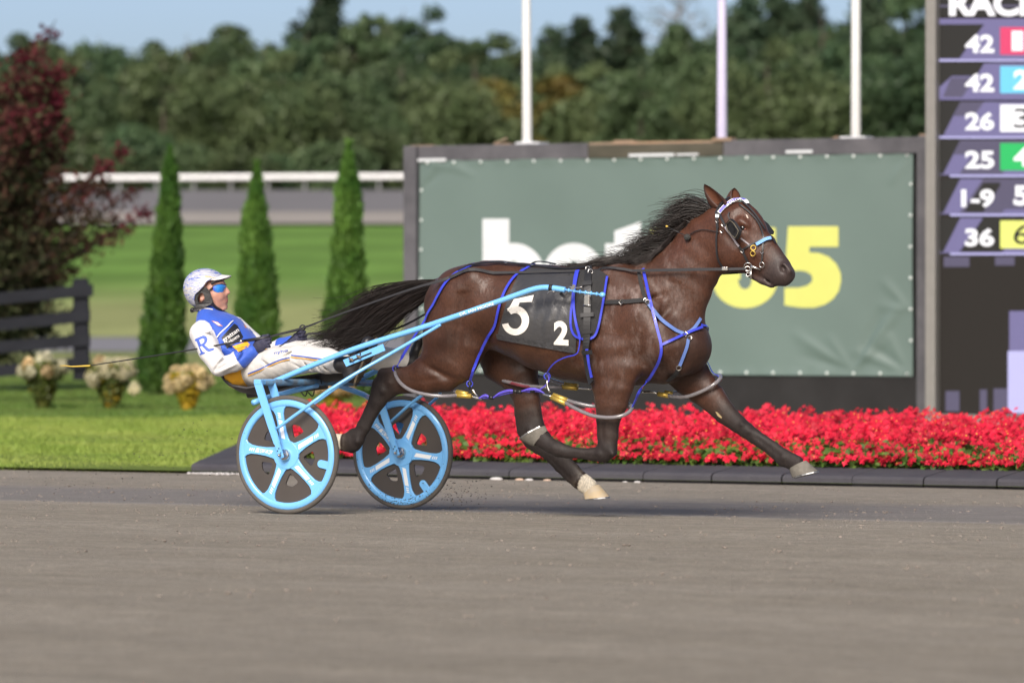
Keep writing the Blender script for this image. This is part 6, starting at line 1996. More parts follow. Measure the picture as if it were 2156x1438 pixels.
def patch(name, poly, off, m, parent, clay=body, step=6.0, y0=-0.5, y1=0.5):
    """A flat print: pixel outline(s) filled, cut small and laid on a surface."""
    v, f = poly2d([[(p[0], -p[1]) for p in o] for o in poly]) if not isinstance(poly, tuple) else poly
    bm = bmesh.new()
    vs = [bm.verts.new(tuple(p)) for p in v]
    for q in f:
        try: bm.faces.new([vs[j] for j in q])
        except ValueError: pass
    bmesh.ops.remove_doubles(bm, verts=bm.verts[:], dist=1e-4)
    bmesh.ops.triangulate(bm, faces=bm.faces[:])
    for _ in range(4):
        e = [x for x in bm.edges if x.calc_length() > step]
        if not e: break
        bmesh.ops.subdivide_edges(bm, edges=e, cuts=1); bmesh.ops.triangulate(bm, faces=bm.faces[:])
    bm.verts.index_update()
    P_ = [clay.look(q.co.x, -q.co.y, off, y0, y1) for q in bm.verts]
    fs = [tuple(x.index for x in p.verts) for p in bm.faces]
    bm.free()
    return mk(name, P_, fs, m, parent, smooth=True)
def buckle(px, py, parent, off=0.010, s=0.014, m=None, ang=0.0):
    c = body.look(px, py, off); n = body.grad(c[None])[0]
    return MB().ring(c, s, s * .2, n, 4 if m is None else 14, k=5).build('buckle', m or M_steel, parent, smooth=False)

# number cloth
scl = empty('saddle_cloth', U(1130, 640, -.3), 'shiny black number cloth with white numbers 5 and 2 on the near flank', 'saddle cloth')
def cloth_px(u, v):
    tx, ty = 1098 + u * 122, 562 + u * 6
    bx, by = 1046 + u * 166, 713 + u * 30
    bow = -6 * math.sin(math.pi * v) * (1 - u)
    return (tx + (bx - tx) * v ** 1.02 + bow, ty + (by - ty) * v)
PC, near_cloth = sheet_on('cloth_panel', cloth_px, 34, 34, 0.010, M_vinyl, scl)
mk('cloth_panel', PC.reshape(-1, 3) * np.array([1, -1, 1]), [(i * 34 + j, (i + 1) * 34 + j, (i + 1) * 34 + j + 1, i * 34 + j + 1) for i in range(33) for j in range(33)], M_vinyl, scl)
hem = PC[-1]; Nh = body.grad(hem)
ribbon('hem', hem + Nh * .002 + ZZ * .013, Nh, 0.036, 0.003, mat('creased_vinyl_hem', (0.05, 0.05, 0.053), 0.35, var=0.4, scale=25, bump=0.8, bscale=40), near_cloth)
def big5():
    P5 = [[(1092, 628), (1124, 621), (1119, 636), (1096, 637), (1089, 652), (1073, 659), (1080, 634)],]
    bowl = arc(1084, 676, 30, 31, 125, -160, 30) + arc(1085, 677, 15, 17, -160, 118, 30)
    return P5, [bowl]
p5a = [(1082, 630), (1124, 621), (1120, 636), (1094, 637), (1089, 653), (1068, 655)]
patch('number_five', [p5a], 0.0135, M_numb, near_cloth)
patch('number_five', [arc(1085, 675, 29, 31, 128, -165, 30) + arc(1084, 676, 14.5, 16.5, -165, 122, 30)], 0.0140, M_numb, near_cloth)
v, f = text2d('2', 0.045)
w2 = fit2d(v, 1166, 1197, -726, -675); w2[:, 1] -= (w2[:, 0] - 1166) * 0.06
patch('number_two', (w2, f), 0.0135, M_numb, near_cloth)

# harness saddle and girth
hs_ = empty('harness_saddle', U(1238, 600, -.25), 'black padded harness saddle with blue edging and girth round the chest', 'harness')
pad = [(1214, 568), (1207, 620), (1202, 670), (1204, 695), (1214, 709), (1235, 714), (1252, 708), (1261, 685), (1268, 650), (1274, 615), (1279, 580), (1262, 568)]
pd = patch('pad', [pad], 0.022, M_web, hs_, step=7)
mk('pad', np.array([(v_.co.x, -v_.co.y, v_.co.z) for v_ in pd.data.vertices]) + origin_of(hs_) * np.array([1, -1, 1]), [tuple(p.vertices)[::-1] for p in pd.data.polygons], M_web, hs_)
strap('pad_edging', [(1214, 570), (1207, 620), (1202, 670), (1204, 695), (1214, 709), (1235, 714), (1252, 708), (1261, 685), (1268, 650), (1274, 615), (1279, 582)], 0.016, M_strap, hs_, off=0.022, th=0.005)
strap('girth_strap', [(1240, 562), (1238, 600), (1237, 650), (1236, 700), (1235, 740), (1238, 770), (1243, 796), (1247, 806)], 0.050, M_leather, hs_, off=0.026, th=0.008, both=True)
strap('girth_trim', [(1236, 735), (1240, 765), (1246, 795)], 0.024, M_strap, hs_, off=0.036, th=0.003)
for py, w, h_ in ((597, .058, .03), (663, .085, .028), (700, .06, .018), (742, .066, .030)):
    strap('keeper', [(1236 - w * 160, py + 1), (1237, py), (1237 + w * 160, py - 1)], h_, M_leather, hs_, off=0.036, th=0.004)
c = body.look(1236, 633, .045)
MB().box(c, (.034, .012, .064), bev=.003).build('shaft_clip', M_steel, hs_, smooth=False)
for py in (623, 643):
    c = body.look(1236, py, .048); MB().tube([c - np.array([.026, 0, 0]), c + np.array([.026, 0, 0])], .003, n=6).build('clip_pin', M_steel, hs_)
for px, py in ((1238, 566), (1243, 572)):
    c = body.look(px, py, .03); MB().ring(c, .014, .003, (.5, -.8, .1), 14).build('terret', M_steel, hs_)
strap('tug_strap', [(1180, 617), (1190, 625), (1203, 612), (1210, 600)], 0.022, M_leather, hs_, off=0.10, th=0.004, sub=4)
for pts in ([(1198, 603), (1210, 606), (1226, 604)], [(1152, 619), (1158, 613), (1168, 614)]):
    P_ = [U(p[0], p[1], -.40) for p in pts]; MB().tube(P_, .0035, n=6, sub=3).build('hook', M_steel, hs_)
# strap along the back with the crupper
strap('back_strap', [(1232, 563), (1190, 566), (1150, 563), (1110, 559), (1075, 555), (1040, 553), (1000, 557), (965, 570)], 0.020, M_leather, hs_, off=0.014, th=0.004)
strap('back_strap_fold', [(1120, 556), (1132, 551.5), (1150, 553), (1170, 557)], 0.016, M_leather, hs_, off=0.022, th=0.004)
for px, py in ((1160, 557), (1065, 552), (1120, 557)):
    buckle(px, py, hs_, .022, .010)

# breast collar
bcol = empty('breast_collar', U(1420, 690, -.1), 'blue and black breast collar crossing the chest of the horse', 'harness')
strap('side_strap', [(1262, 637), (1285, 636), (1320, 635), (1362, 632)], 0.030, M_web, bcol, off=0.010, th=0.004)
buckle(1308, 636, bcol, .018, .016)
strap('neck_strap', [(1345, 574), (1350, 600), (1357, 625), (1364, 640), (1372, 652)], 0.026, M_web, bcol, off=0.006, th=0.004)
strap('collar_strap', [(1366, 640), (1380, 659), (1398, 678), (1420, 694), (1440, 703)], 0.026, M_strap2, bcol, off=0.008, th=0.004)
strap('collar_strap', [(1393, 726), (1415, 716), (1443, 703), (1462, 695), (1479, 688)], 0.018, M_strap, bcol, off=0.010, th=0.004)
strap('collar_strap', [(1445, 703), (1458, 694), (1467, 683), (1475, 670)], 0.022, M_strap2, bcol, off=0.009, th=0.004)
buckle(1443, 703, bcol, .018, .015); buckle(1452, 711, bcol, .014, .012, m=M_steel)
strap('martingale', [(1449, 714), (1446, 730), (1438, 752), (1431, 770)], 0.022, M_strap2, bcol, off=0.010, th=0.004)
buckle(1429, 775, bcol, .014, .014, m=M_steel)
strap('martingale_end', [(1428, 779), (1418, 792), (1406, 802)], 0.030, M_leather, bcol, off=0.006, th=0.004)
for px, py in ((1359, 632), (1363, 635), (1268, 637)):
    buckle(px, py, bcol, .016, .012, m=M_steel)

# hobbles: four plastic loops with brass sleeves, on blue hangers
def tube_path(pts, r_, m, name, parent, sub=5, n=10):
    return MB().tube([U(*p) for p in pts], r_, n=n, sub=sub).build(name, m, parent)
def hobble(label, near, far, sleeves, hook, loc):
    t = empty('hobble', U(*loc), label, 'hobble', 'hobbles round the legs of the horse')
    tube_path(near + far[1:], 0.0115, M_tube, 'loop', t)
    for a, b in sleeves:
        MB().tube([U(*a), U(*b)], 0.0155, n=10).build('sleeve', M_gold, t)
    for h_ in hook:
        MB().tube([U(*p) for p in h_], [.008] * len(h_), n=6, sub=2).build('hook', M_steel, t)
    return t
hobble('clear plastic hobble loop round the near hind leg, stretched back', [(965, 832, -.16), (935, 834, -.23), (900, 831, -.262), (868, 823, -.262), (846, 809, -.25), (834, 792, -.215), (833, 781, -.16)], [(833, 781, -.16), (846, 783, -.08), (880, 793, -.045), (920, 806, -.06), (945, 818, -.10), (966, 827, -.13)],
       [((960, 832, -.165), (992, 834, -.155)), ((962, 825, -.13), (985, 830, -.14))], [[(992, 834, -.15), (1004, 838, -.15), (1014, 840, -.15)], [(994, 818, -.16), (1000, 828, -.16), (1006, 835, -.15)]], (833, 781, -.16))
hobble('clear plastic hobble loop round the folded near foreleg', [(1190, 848, -.19), (1216, 862, -.25), (1248, 875, -.272), (1285, 879, -.272), (1315, 873, -.245), (1330, 860, -.18)], [(1330, 860, -.18), (1322, 851, -.10), (1290, 850, -.07), (1250, 855, -.08), (1216, 849, -.11), (1192, 842, -.15)],
       [((1161, 836, -.17), (1192, 850, -.19)), ((1165, 832, -.15), (1194, 843, -.15))], [[(1142, 829, -.16), (1152, 832, -.165), (1161, 835, -.17)], [(1152, 800, -.17), (1153, 815, -.17), (1158, 826, -.17)]], (1330, 860, -.18))
hobble('clear plastic hobble loop round the far hind leg below the belly', [(1186, 815, .12), (1150, 815, .065), (1110, 812, .055), (1078, 806, .06), (1058, 800, .10)], [(1058, 800, .10), (1066, 792, .20), (1100, 785, .25), (1140, 794, .24), (1190, 810, .14)],
       [((1184, 814, .12), (1215, 817, .12)), ((1190, 809, .14), (1216, 813, .14))], [[(1215, 817, .12), (1230, 818, .12), (1244, 819, .12)]], (1058, 800, .10))
hobble('clear plastic hobble loop round the stretched far foreleg', [(1405, 833, .10), (1440, 836, .06), (1475, 825, .055), (1502, 810, .07), (1516, 797, .12)], [(1516, 797, .12), (1512, 790, .2), (1480, 806, .25), (1440, 824, .24), (1410, 829, .16)],
       [((1386, 829, .10), (1408, 833, .10)), ((1400, 826, .15), (1416, 829, .16))], [[(1350, 826, .09), (1368, 825, .09), (1386, 828, .10)]], (1516, 797, .12))
MB().tube([U(1060, 801, .095), U(1080, 807, .058), U(1105, 812.5, .0545), U(1118, 813.5, .056)], .0125, n=10, sub=3).build('red_sleeve', mat('dark_red_sleeve', (0.14, 0.025, 0.035), .4, var=.2), [o for o in bpy.data.objects if o.name == 'hobble.002'][0])
# cords joining the near hobbles
cords = empty('hobble_coupling', U(1060, 830, -.16), 'violet cords with black keepers linking the two near side hobbles', 'coupling')
for k, (dy, dz) in enumerate(((-.012, -2.5), (.012, 2.0), (0, -5.0))):
    tube_path([(1008, 839, -.155 + dy), (1022, 836 + dz, -.155 + dy), (1036, 838, -.155), (1052, 831 + dz * .8, -.155 + dy), (1072, 826 + dz, -.155 + dy), (1095, 824, -.155), (1115, 823 + dz, -.16 + dy), (1132, 823 + dz * .7, -.16 + dy), (1146, 828, -.16)], .0042, M_cord, 'cord', cords)
for px, py in ((1034, 838), (1085, 825), (1094, 826), (1121, 823)):
    c = U(px, py, -.16); MB().tube([c - np.array([.012, 0, -.003]), c + np.array([.012, 0, .003])], .012, n=8).build('keeper', M_leather, cords)
tube_path([(1135, 821, -.16), (1148, 812, -.165), (1156, 800, -.17), (1152, 786, -.17)], .004, M_cord, 'cord', cords)

# the straps that hold the hobbles up
def hanger(label, pts, w, m=M_strap, off=0.012, cat='strap', loop=None):
    p0 = body.look(*pts[0][:2], off)
    t = empty('hobble_hanger', p0, label, cat, 'blue straps holding up the hobbles')
    strap('strap', pts, w, m, t, off=off, th=0.0035, sub=7)
    if loop is not None:
        c = U(*loop); MB().ring(c, .018, .0035, (0.4, -.9, 0), 16).build('knot', M_strap, t)
        MB().tube([c + ZZ * .02, c - ZZ * .035], .007, n=8).build('clip', M_leather, t)
    return t
hanger('rearmost blue strap running over the rump and down past the tail to the hock', [(1000, 556), (985, 562), (962, 574), (940, 593), (924, 618), (910, 645), (897, 670, -.23), (885, 690, -.235), (866, 719, -.235), (848, 750, -.22), (836, 772, -.19)], 0.020, loop=(833, 776, -.18))
hanger('blue strap from the loin down the flank in front of the near thigh', [(1126, 556), (1108, 565), (1088, 578), (1070, 600), (1056, 630), (1048, 660), (1040, 690), (1024, 716), (1010, 744), (998, 775, -.235), (990, 800, -.20)], 0.019, loop=(989, 808, -.18))
hanger('thin blue strap hanging from the harness saddle beside the girth and under the belly', [(1218, 569), (1212, 595), (1208, 625), (1209, 655), (1214, 685), (1221, 712), (1219, 735), (1212, 746), (1190, 752), (1170, 762), (1158, 774, -.23), (1152, 786, -.18)], [.018] * 36 + [.008] * 42, off=0.034, loop=(1152, 792, -.17))
hanger('blue strap from the withers down the near shoulder to the folded foreleg', [(1354, 566), (1359, 590), (1366, 622), (1376, 662), (1386, 700), (1392, 726), (1391, 748), (1380, 775), (1362, 802), (1346, 824, -.21), (1338, 842, -.19), (1331, 857, -.18)], 0.020, off=0.014)
hanger('blue strap at the far edge of the chest hanging to the stretched foreleg', [(1476, 684), (1481, 706, .10), (1485, 728, .14), (1480, 750, .15), (1480, 764, .15), (1488, 777, .15), (1502, 786, .15), (1514, 793, .14)], 0.015, off=0.006)

# bridle
brd = empty('bridle', U(1560, 480, -.1), 'black bridle with lilac browband, cheek blinkers and pale blue noseband', 'bridle')
bb = strap('browband', [(1514, 449), (1520, 441), (1528, 433), (1538, 426), (1549, 420.5), (1560, 418.5), (1568, 422), (1573, 429)], 0.030, M_decal, brd, off=0.010, th=0.004)
strap('browband_face', [(1515, 447), (1521, 439.5), (1529, 431.5), (1539, 424.5), (1549, 419.2), (1560, 417.2), (1568, 420.5)], 0.021, M_band, bb, off=0.0148, th=0.0015)
v, f = text2d('SHALOM', 0.02)
tw = fit2d(v, 0, 1, -1, 1)
bp = np.array([[1529, 433.5], [1536, 428], [1544, 423], [1552, 419.8], [1560, 418.6]])
def along(t):
    k = min(int(t * 4), 3); u_ = t * 4 - k; p = bp[k] * (1 - u_) + bp[k + 1] * u_
    d_ = bp[k + 1] - bp[k]; d_ /= np.linalg.norm(d_); return p, d_
tp = []
for q in tw:
    p, d_ = along(float(np.clip(q[0], 0, .999))); nrm = np.array([d_[1], -d_[0]])
    r_ = p + nrm * q[1] * 2.7; tp.append((r_[0], -r_[1], 0))
patch('lettering', (np.array(tp), f), 0.0178, M_decal, bb, step=3)
strap('crown_piece', [(1508, 452), (1512, 440), (1520, 428), (1530, 420), (1536, 416)], 0.020, M_leather, brd, off=0.006, th=0.004)
strap('cheek_strap', [(1509, 446), (1510, 460), (1511, 480)], 0.020, M_leather, brd, off=0.006, th=0.004)
strap('throat_lash', [(1511, 478), (1509, 500), (1509, 522), (1511, 540), (1515, 552), (1521, 561)], 0.013, M_leather, brd, off=0.005, th=0.004)
strap('cheek_piece', [(1516, 452), (1522, 465), (1531, 484), (1546, 505), (1562, 527), (1569, 540), (1575, 553)], 0.016, M_leather, brd, off=0.007, th=0.004)
strap('cheek_guard', [(1527, 478), (1537, 492), (1550, 511), (1556, 519)], 0.013, mat('pale_grey_strap', (0.30, 0.27, 0.29), 0.5), brd, off=0.012, th=0.003)
strap('noseband', [(1558, 529), (1568, 523), (1580, 516), (1594, 509), (1606, 504), (1618, 500), (1627, 504), (1632, 512)], 0.013, M_leather, brd, off=0.006, th=0.005)
strap('noseband_pad', [(1592, 515), (1604, 509), (1614, 504), (1623, 502)], 0.022, M_fleece, brd, off=0.010, th=0.010)
strap('face_strap', [(1556, 431), (1570, 441), (1584, 454), (1594, 466), (1602, 482), (1607, 501), (1606, 520), (1605, 538), (1604, 553)], 0.011, M_leather, brd, off=0.006, th=0.004)
strap('check_strap', [(1562, 425), (1576, 436), (1590, 452), (1600, 466), (1610, 482)], 0.012, M_leather, brd, off=0.012, th=0.004)
strap('blinker_strap', [(1536, 447), (1534, 456), (1541, 468), (1550, 480)], 0.010, M_leather, brd, off=0.008, th=0.003)
strap('lower_strap', [(1560, 502), (1568, 508), (1578, 516)], 0.010, mat('pale_grey_strap', (0.30, 0.27, 0.29), 0.5), brd, off=0.006, th=0.003)
def blinker(cor, y, lab):
    n = len(cor)
    P_ = [U(p[0], p[1], p[2]) for p in cor]
    v = P_ + [p + np.array([.012, .010, 0]) for p in P_]
    o = mk('blinker', v, [tuple(range(n)), tuple(range(2 * n - 1, n - 1, -1))] + [(i, n + i, n + (i + 1) % n, (i + 1) % n) for i in range(n)], M_leather, brd, smooth=False)
    o['label'] = lab
    ctr = sum(P_) / n
    cc = [ctr + (p - ctr) * .34 - np.array([0, .004, 0]) for p in P_]
    mk('peephole', cc, [tuple(range(n))], M_black, o, smooth=False)
    rimp = [ctr + (p - ctr) * .86 - np.array([0, .003, 0]) for p in P_]
    MB().tube(rimp + [rimp[0]], .0022, n=5).build('stitching', mat('worn_edge', (0.16, 0.14, 0.10), 0.6), o)
blinker([(1527, 472, -.150), (1537, 461, -.165), (1545, 468, -.185), (1557, 486, -.195), (1555, 494, -.19), (1549, 505, -.165), (1540, 497, -.14), (1530, 484, -.13)], -.15, 'open black cheek blinker behind the near eye')
blinker([(1602, 463, .10), (1612, 471, .115), (1625, 488, .12), (1623, 494, .115), (1617, 494, .09), (1606, 482, .075)], .1, 'black blinker standing out on the far side of the nose')
for px, py, R_ in ((1586, 522, .0145), (1585, 534, .0145), (1604, 558, .015)):
    c = body.look(px, py, .014); MB().ring(c, R_, .0028, body.grad(c[None])[0], 18).build('ring', M_gold if px < 1590 else M_steel, brd)
c = body.look(1575, 562, .022); MB().ring(c, .024, .0035, body.grad(c[None])[0] + np.array([.2, 0, 0]), 22).build('bit_ring', M_steel, brd)
c = body.look(1574, 566, .026); MB().ring(c, .014, .0035, (0.3, -.9, .1), 18).build('bit_ring', M_steel, brd)
c = body.look(1575, 578, .022); MB().ring(c, .011, .003, (0.3, -.9, .1), 16).build('bit_ring', M_steel, brd)
MB().tube([body.look(1580, 561, .02), body.look(1590, 564, .016), body.look(1602, 568, .008)], [.011, .006, .004], n=8, flat=((0, 1, 0), .5)).build('bit_bar', M_steel, brd)
MB().tube([body.look(1580, 566, .024), U(1581, 588, -.08)], [.007, .005], n=8, flat=((0, 1, 0), .4)).build('bit_shank', M_steel, brd)
for px, py in ((1510, 455), (1510, 466), (1522, 473), (1563, 529), (1604, 531), (1520, 487)):
    buckle(px, py, brd, .013, .0105)
c = body.look(1510, 455, .014); MB().box(c, (.022, .008, .020), rz=.2, bev=.003).build('rosette', M_decal, brd, smooth=False)

# ear-plug line with its small ball
pl = empty('pull_cord', body.look(1447, 500, .02), 'thin ear-plug cord with a dark fuzzy ball lying on the neck', 'cord')
c = body.look(1447, 500, .022)
MB().ball(c, .021, n=8).build('ball', mat('fuzzy_dark_wool', (0.040, 0.040, 0.038), 0.95, var=0.4, scale=60, bump=1, bscale=200), pl)
P_ = [body.look(*p, .012) for p in ((1453, 494), (1465, 487), (1480, 484), (1497, 486), (1513, 489))]
MB().tube(P_, .0028, n=6, sub=4).build('cord', M_leather, pl)
P_ = [body.look(1441, 495, .02), body.look(1425, 488, .03), U(1405, 478, -.12)]
MB().tube(P_, .0028, n=6, sub=4).build('cord', M_leather, pl)
MB().ball(U(1404, 477, -.12), .008, n=6, sc=(1.4, 1, 1)).build('tag', M_gold, pl)

# reins: from the hands, over the hip, through the terret, to the bit
def rein(label, pts, wds, pos):
    t = empty('rein', U(*pos), label, 'rein', 'driving reins')
    P_ = [U(*p) if len(p) == 3 else body.look(p[0], p[1], .028) for p in pts]
    P_, W_ = smooth_path(P_, wds, 6)
    P_ = np.array(P_)
    v_ = body.val(P_); k = v_ < .012
    if k.any(): P_[k] = body.onto(P_[k], .014, 4)
    N = np.tile(np.array([0.0, -1.0, 0.12]), (len(P_), 1))
    ribbon('strap', P_, N, W_, .005, M_rein, t)
    return t
r1 = rein('near side rein from the right hand over the hip and saddle to the bit', [(556, 714, -.17), (580, 706, -.18), (640, 690, -.20), (680, 675, -.22), (760, 646, -.245), (860, 611, -.27), (925, 592, -.27), (955, 583, -.25), (985, 577, -.225), (1040, 574.5, -.19), (1100, 573.5, -.17), (1170, 571.5, -.15), (1238, 570, -.13), (1300, 570.5, -.15), (1400, 569, -.15), (1480, 567.5, -.14), (1530, 567, -.13), (1572, 566, -.11)],
     [.010, .012, .012, .010, .011, .013, .017, .019, .019, .016, .014, .013, .012, .014, .016, .017, .016, .014], (925, 592, -.27))
for px, py in ((1523, 566), (1529, 566)):
    c = U(px, py, -.145); MB().box(c, (.018, .010, .022), bev=.003).build('buckle', M_steel, r1, smooth=False)
r2 = rein('far side rein from the left hand towards the far side of the horse', [(636, 706, .18), (660, 702, .20), (700, 702, .23), (760, 702, .26), (840, 690, .30), (930, 640, .30), (1000, 590, .24), (1240, 571, .14), (1400, 572, .15), (1504, 576.5, .13), (1575, 573, .09)], [.012] * 11, (700, 702, .23))
MB().tube([U(575, 708, -.17), U(600, 702, -.1), U(628, 696, .1), U(636, 693, .15)], .004, n=6, sub=4).build('handhold', M_rein, r1)
MB().ring(U(637, 690, -.19), .016, .005, (.4, -.9, .3), 16).build('loop', M_rein, r1)
MB().tube([U(632, 694, -.19), U(600, 722, -.12), U(575, 737, -.16), U(562, 742, -.17)], .0035, n=6, sub=4).build('rein_end', M_rein, r1)
# ------------------------------------------------------------------ the driver
SKIN = (0.50, 0.255, 0.185); BLU = (0.026, 0.090, 0.47); WHI = (0.62, 0.61, 0.60); NAVY = (0.018, 0.018, 0.05); GLD = (0.85, 0.42, 0.02)
M_skin = mat('weathered_skin', (1, 1, 1), 0.5, attr=True, var=0.08, scale=25, sss=0.12, bump=0.12, bscale=160, bdist=0.004)
M_silk = mat('driving_colours', (1, 1, 1), 0.62, attr=True, var=0.06, scale=10, bump=0.5, bscale=14, bdist=0.02, sheen=0.15)
M_glove = mat('navy_glove', (0.022, 0.022, 0.050), 0.7, var=0.25, scale=30, bump=0.4, bscale=120)
M_boot = mat('black_boot_rubber', (0.016, 0.015, 0.016), 0.4, var=0.3, scale=20)

driver = None
# body: head, neck, trunk, arms and legs as one skin (mostly under the clothes)
man = Clay((-1.25, -.46, .66), (1.0, .60, 1.54), 0.0066)
def s3(rows, c): return [(U(a, b, y), h, w, c) for a, b, y, h, w in rows]
TOR = [(556, 778, 0, .115, .165), (525, 755, 0, .115, .160), (495, 727, 0, .120, .170), (470, 700, 0, .118, .185), (452, 680, 0, .085, .175), (443, 668, 0, .055, .11)]
ARN = [(424, 702, -.185, .066, .066), (441, 740, -.235, .060, .060), (462, 772, -.255, .052, .052), (492, 764, -.235, .049, .049), (530, 741, -.20, .037, .037)]
ARF = [(494, 690, .19, .064, .064), (532, 722, .245, .056, .056), (560, 742, .255, .048, .048), (585, 734, .24, .045, .045), (612, 722, .215, .036, .036)]
LGN = [(548, 776, -.10, .098, .098), (585, 766, -.17, .092, .09), (632, 757, -.25, .080, .078), (655, 756, -.28, .073, .072), (690, 760, -.33, .068, .066), (722, 765, -.375, .052, .052), (738, 768, -.39, .042, .042)]
LGF = [(566, 768, .10, .098, .098), (630, 752, .18, .090, .088), (700, 742, .27, .078, .076), (730, 746, .29, .072, .07), (800, 754, .335, .066, .064), (855, 757, .37, .050, .050), (870, 760, .38, .042, .042)]
for ch in (TOR, ARN, ARF, LGN, LGF):
    man.sweep(s3([(a, b, y, h * .62, w * .62) for a, b, y, h, w in ch], SKIN), .03)
man.sweep(s3([(445, 668, 0, .055, .06), (441, 655, 0, .052, .056), (440, 640, 0, .058, .056)], SKIN), .02)
HC = U(439, 613, 0)
PHI = math.radians(20)      # the head is turned a little away, towards the infield
def HU(px, py, y):
    """Head point of a pixel at a side distance y from the middle of the face, before the head is turned."""
    sc_ = float((CAM - HC) @ -FW) / F
    X_ = (px - 439) * sc_
    return np.array([HC[0] + (X_ - y * math.sin(TH - PHI)) / math.cos(TH - PHI), y, HC[2] + (613 - py) * sc_])
def turn_head(P_, w=1.0):
    q = np.asarray(P_, float) - HC
    a = PHI * w
    c_, s_ = np.cos(a), np.sin(a)
    return np.column_stack([q[:, 0] * c_ - q[:, 1] * s_, q[:, 0] * s_ + q[:, 1] * c_, q[:, 2]]) + HC
def turn_object(o):
    k = len(o.data.vertices); co = np.empty(k * 3, np.float32); o.data.vertices.foreach_get('co', co)
    org = origin_of(o)
    o.data.vertices.foreach_set('co', (turn_head(co.reshape(-1, 3) + org) - org).astype(np.float32).ravel()); o.data.update()
    for ch in o.children: turn_object(ch)
def head_sw(rows, k, c=SKIN, s=None):
    man.sweep([(HU(a, b, y), h, w, c) for a, b, y, h, w in rows], k, kin=.01)
head_sw([(434, 612, 0, .098, .075), (446, 608, 0, .092, .072), (452, 622, 0, .070, .066)], .02)          # skull
head_sw([(452, 628, 0, .050, .060), (460, 641, 0, .036, .048), (470, 646, 0, .024, .030)], .025)            # jaw
head_sw([(471, 643, 0, .020, .024), (475, 647.5, 0, .0135, .018)], .014)                                                                # chin
head_sw([(466, 600, 0, .022, .055), (470, 602, 0, .012, .035)], .018)                                      # brow
head_sw([(471, 603, 0, .011, .010), (477, 610, 0, .0115, .011), (482.5, 616.5, 0, .0105, .0130)], .008)       # nose
head_sw([(477, 620, .013, .0085, .008)], .006); head_sw([(477, 620, -.013, .0085, .008)], .006)
head_sw([(468, 622, 0, .026, .040), (471, 634, 0, .022, .034)], .02)
LIP = (0.42, 0.16, 0.125); STU = (0.26, 0.135, 0.10)
head_sw([(476, 626, 0, .008, .022)], .008, STU)
head_sw([(479.5, 629.8, 0, .0065, .018)], .005, LIP); head_sw([(479, 635, 0, .0068, .016)], .005, LIP)
for s in (-1, 1):
    head_sw([(457, 618, s * .058, .024, .014), (464, 626, s * .045, .020, .014)], .02)                      # cheek
    head_sw([(427, 628, s * .074, .020, .008), (425, 634, s * .072, .014, .007)], .008)                     # ear
    man.blob(HU(462, 607, s * .040), (.014, .018, .009), .012, cut=True)
man.blob(HU(480, 632.7, 0), (.008, .020, .0014), .002, cut=True)
man.blur(1)
MV, MF = man.skin()
mc = man.colour(MV, .006)
def _tint(c_, rad, col_, amt):
    q = (MV - c_) / np.array(rad); k = np.clip(1.4 - (q ** 2).sum(1), 0, 1)[:, None] * amt
    mc[:] = mc * (1 - k) + np.array(col_) * k
_tint(HU(474, 642, 0), (.045, .050, .030), (0.30, 0.165, 0.125), .75)        # stubble on jaw and chin
_tint(HU(478, 625.5, 0), (.016, .026, .0065), (0.16, 0.085, 0.065), .8)      # moustache
_tint(HU(480, 632.4, 0), (.014, .022, .0075), (0.46, 0.15, 0.125), .95)      # lips
_tint(HU(481, 632.6, 0), (.020, .022, .0016), (0.12, 0.04, 0.035), .9)       # between them
_w = np.clip((MV[:, 2] - U(440, 664, 0)[2]) / (U(440, 644, 0)[2] - U(440, 664, 0)[2]), 0, 1) * (np.hypot(MV[:, 0] - HC[0], MV[:, 1]) < .17)
MV = turn_head(MV, _w * _w * (3 - 2 * _w))
driver = mk('person', MV, MF, M_skin, None, True, mc, origin=(U(545, 800, 0)[0], 0, .80))
tag(driver, 'driver leaning far back on the sulky, white helmet, blue and white jacket, white trousers', 'person')

# jacket
jk = Clay((-1.25, -.42, .70), (-.20, .50, 1.32), 0.0062)
jk.sweep(s3(TOR[1:-1] + [(443, 666, 0, .066, .120)], BLU), .03, kin=.02)
jk.sweep(s3([(444, 668, 0, .070, .085), (440, 655, 0, .066, .068)], BLU), .02)
jk.sweep(s3([(540, 772, 0, .118, .172), (512, 790, 0, .095, .175)], GLD), .03)
def jarm(ch, cuff0):
    st = s3([(a, b, y, h * 1.12, w * 1.12) for a, b, y, h, w in ch], WHI)
    a, b = st[-2], st[-1]
    m = (a[0] * .55 + b[0] * .45)
    st2 = st[:-1] + [(a[0] * .7 + b[0] * .3, a[1] * 1.02, a[2] * 1.02, WHI), (a[0] * .66 + b[0] * .34, a[1] * 1.05, a[2] * 1.05, BLU), (b[0], b[1] * 1.1, b[2] * 1.1, BLU)]
    jk.sweep(st2, .022, kin=.012)
jarm(ARN, 0); jarm(ARF, 0)
# creases at elbow, waist and armpit
rngc = np.random.default_rng(4)
for px, py, y, L, rot in [(468, 752, -.30, .05, .9), (474, 768, -.31, .05, .5), (455, 765, -.32, .05, 1.2), (498, 752, -.28, .04, 1.2), (508, 748, -.275, .04, 1.0), (440, 720, -.30, .06, .3), (505, 745, -.15, .07, -.5), (515, 752, -.16, .06, -.6), (490, 735, -.17, .06, -.4), (520, 765, -.17, .06, -.9)]:
    jk.blob(U(px, py, y), (L, .02, .007), .012, cut=True, rot=rot)
for px, py, y, L, rot in [(463, 758, -.31, .04, .8), (503, 750, -.275, .035, 1.1), (432, 700, -.25, .05, .2), (512, 760, -.155, .05, -.7), (480, 775, -.29, .05, .4)]:
    jk.blob(U(px, py, y), (L, .015, .008), .014, rot=rot)
JV, JF = jk.skin()
jc = jk.colour(JV, .0022)
_pal = np.array([WHI, BLU, GLD])
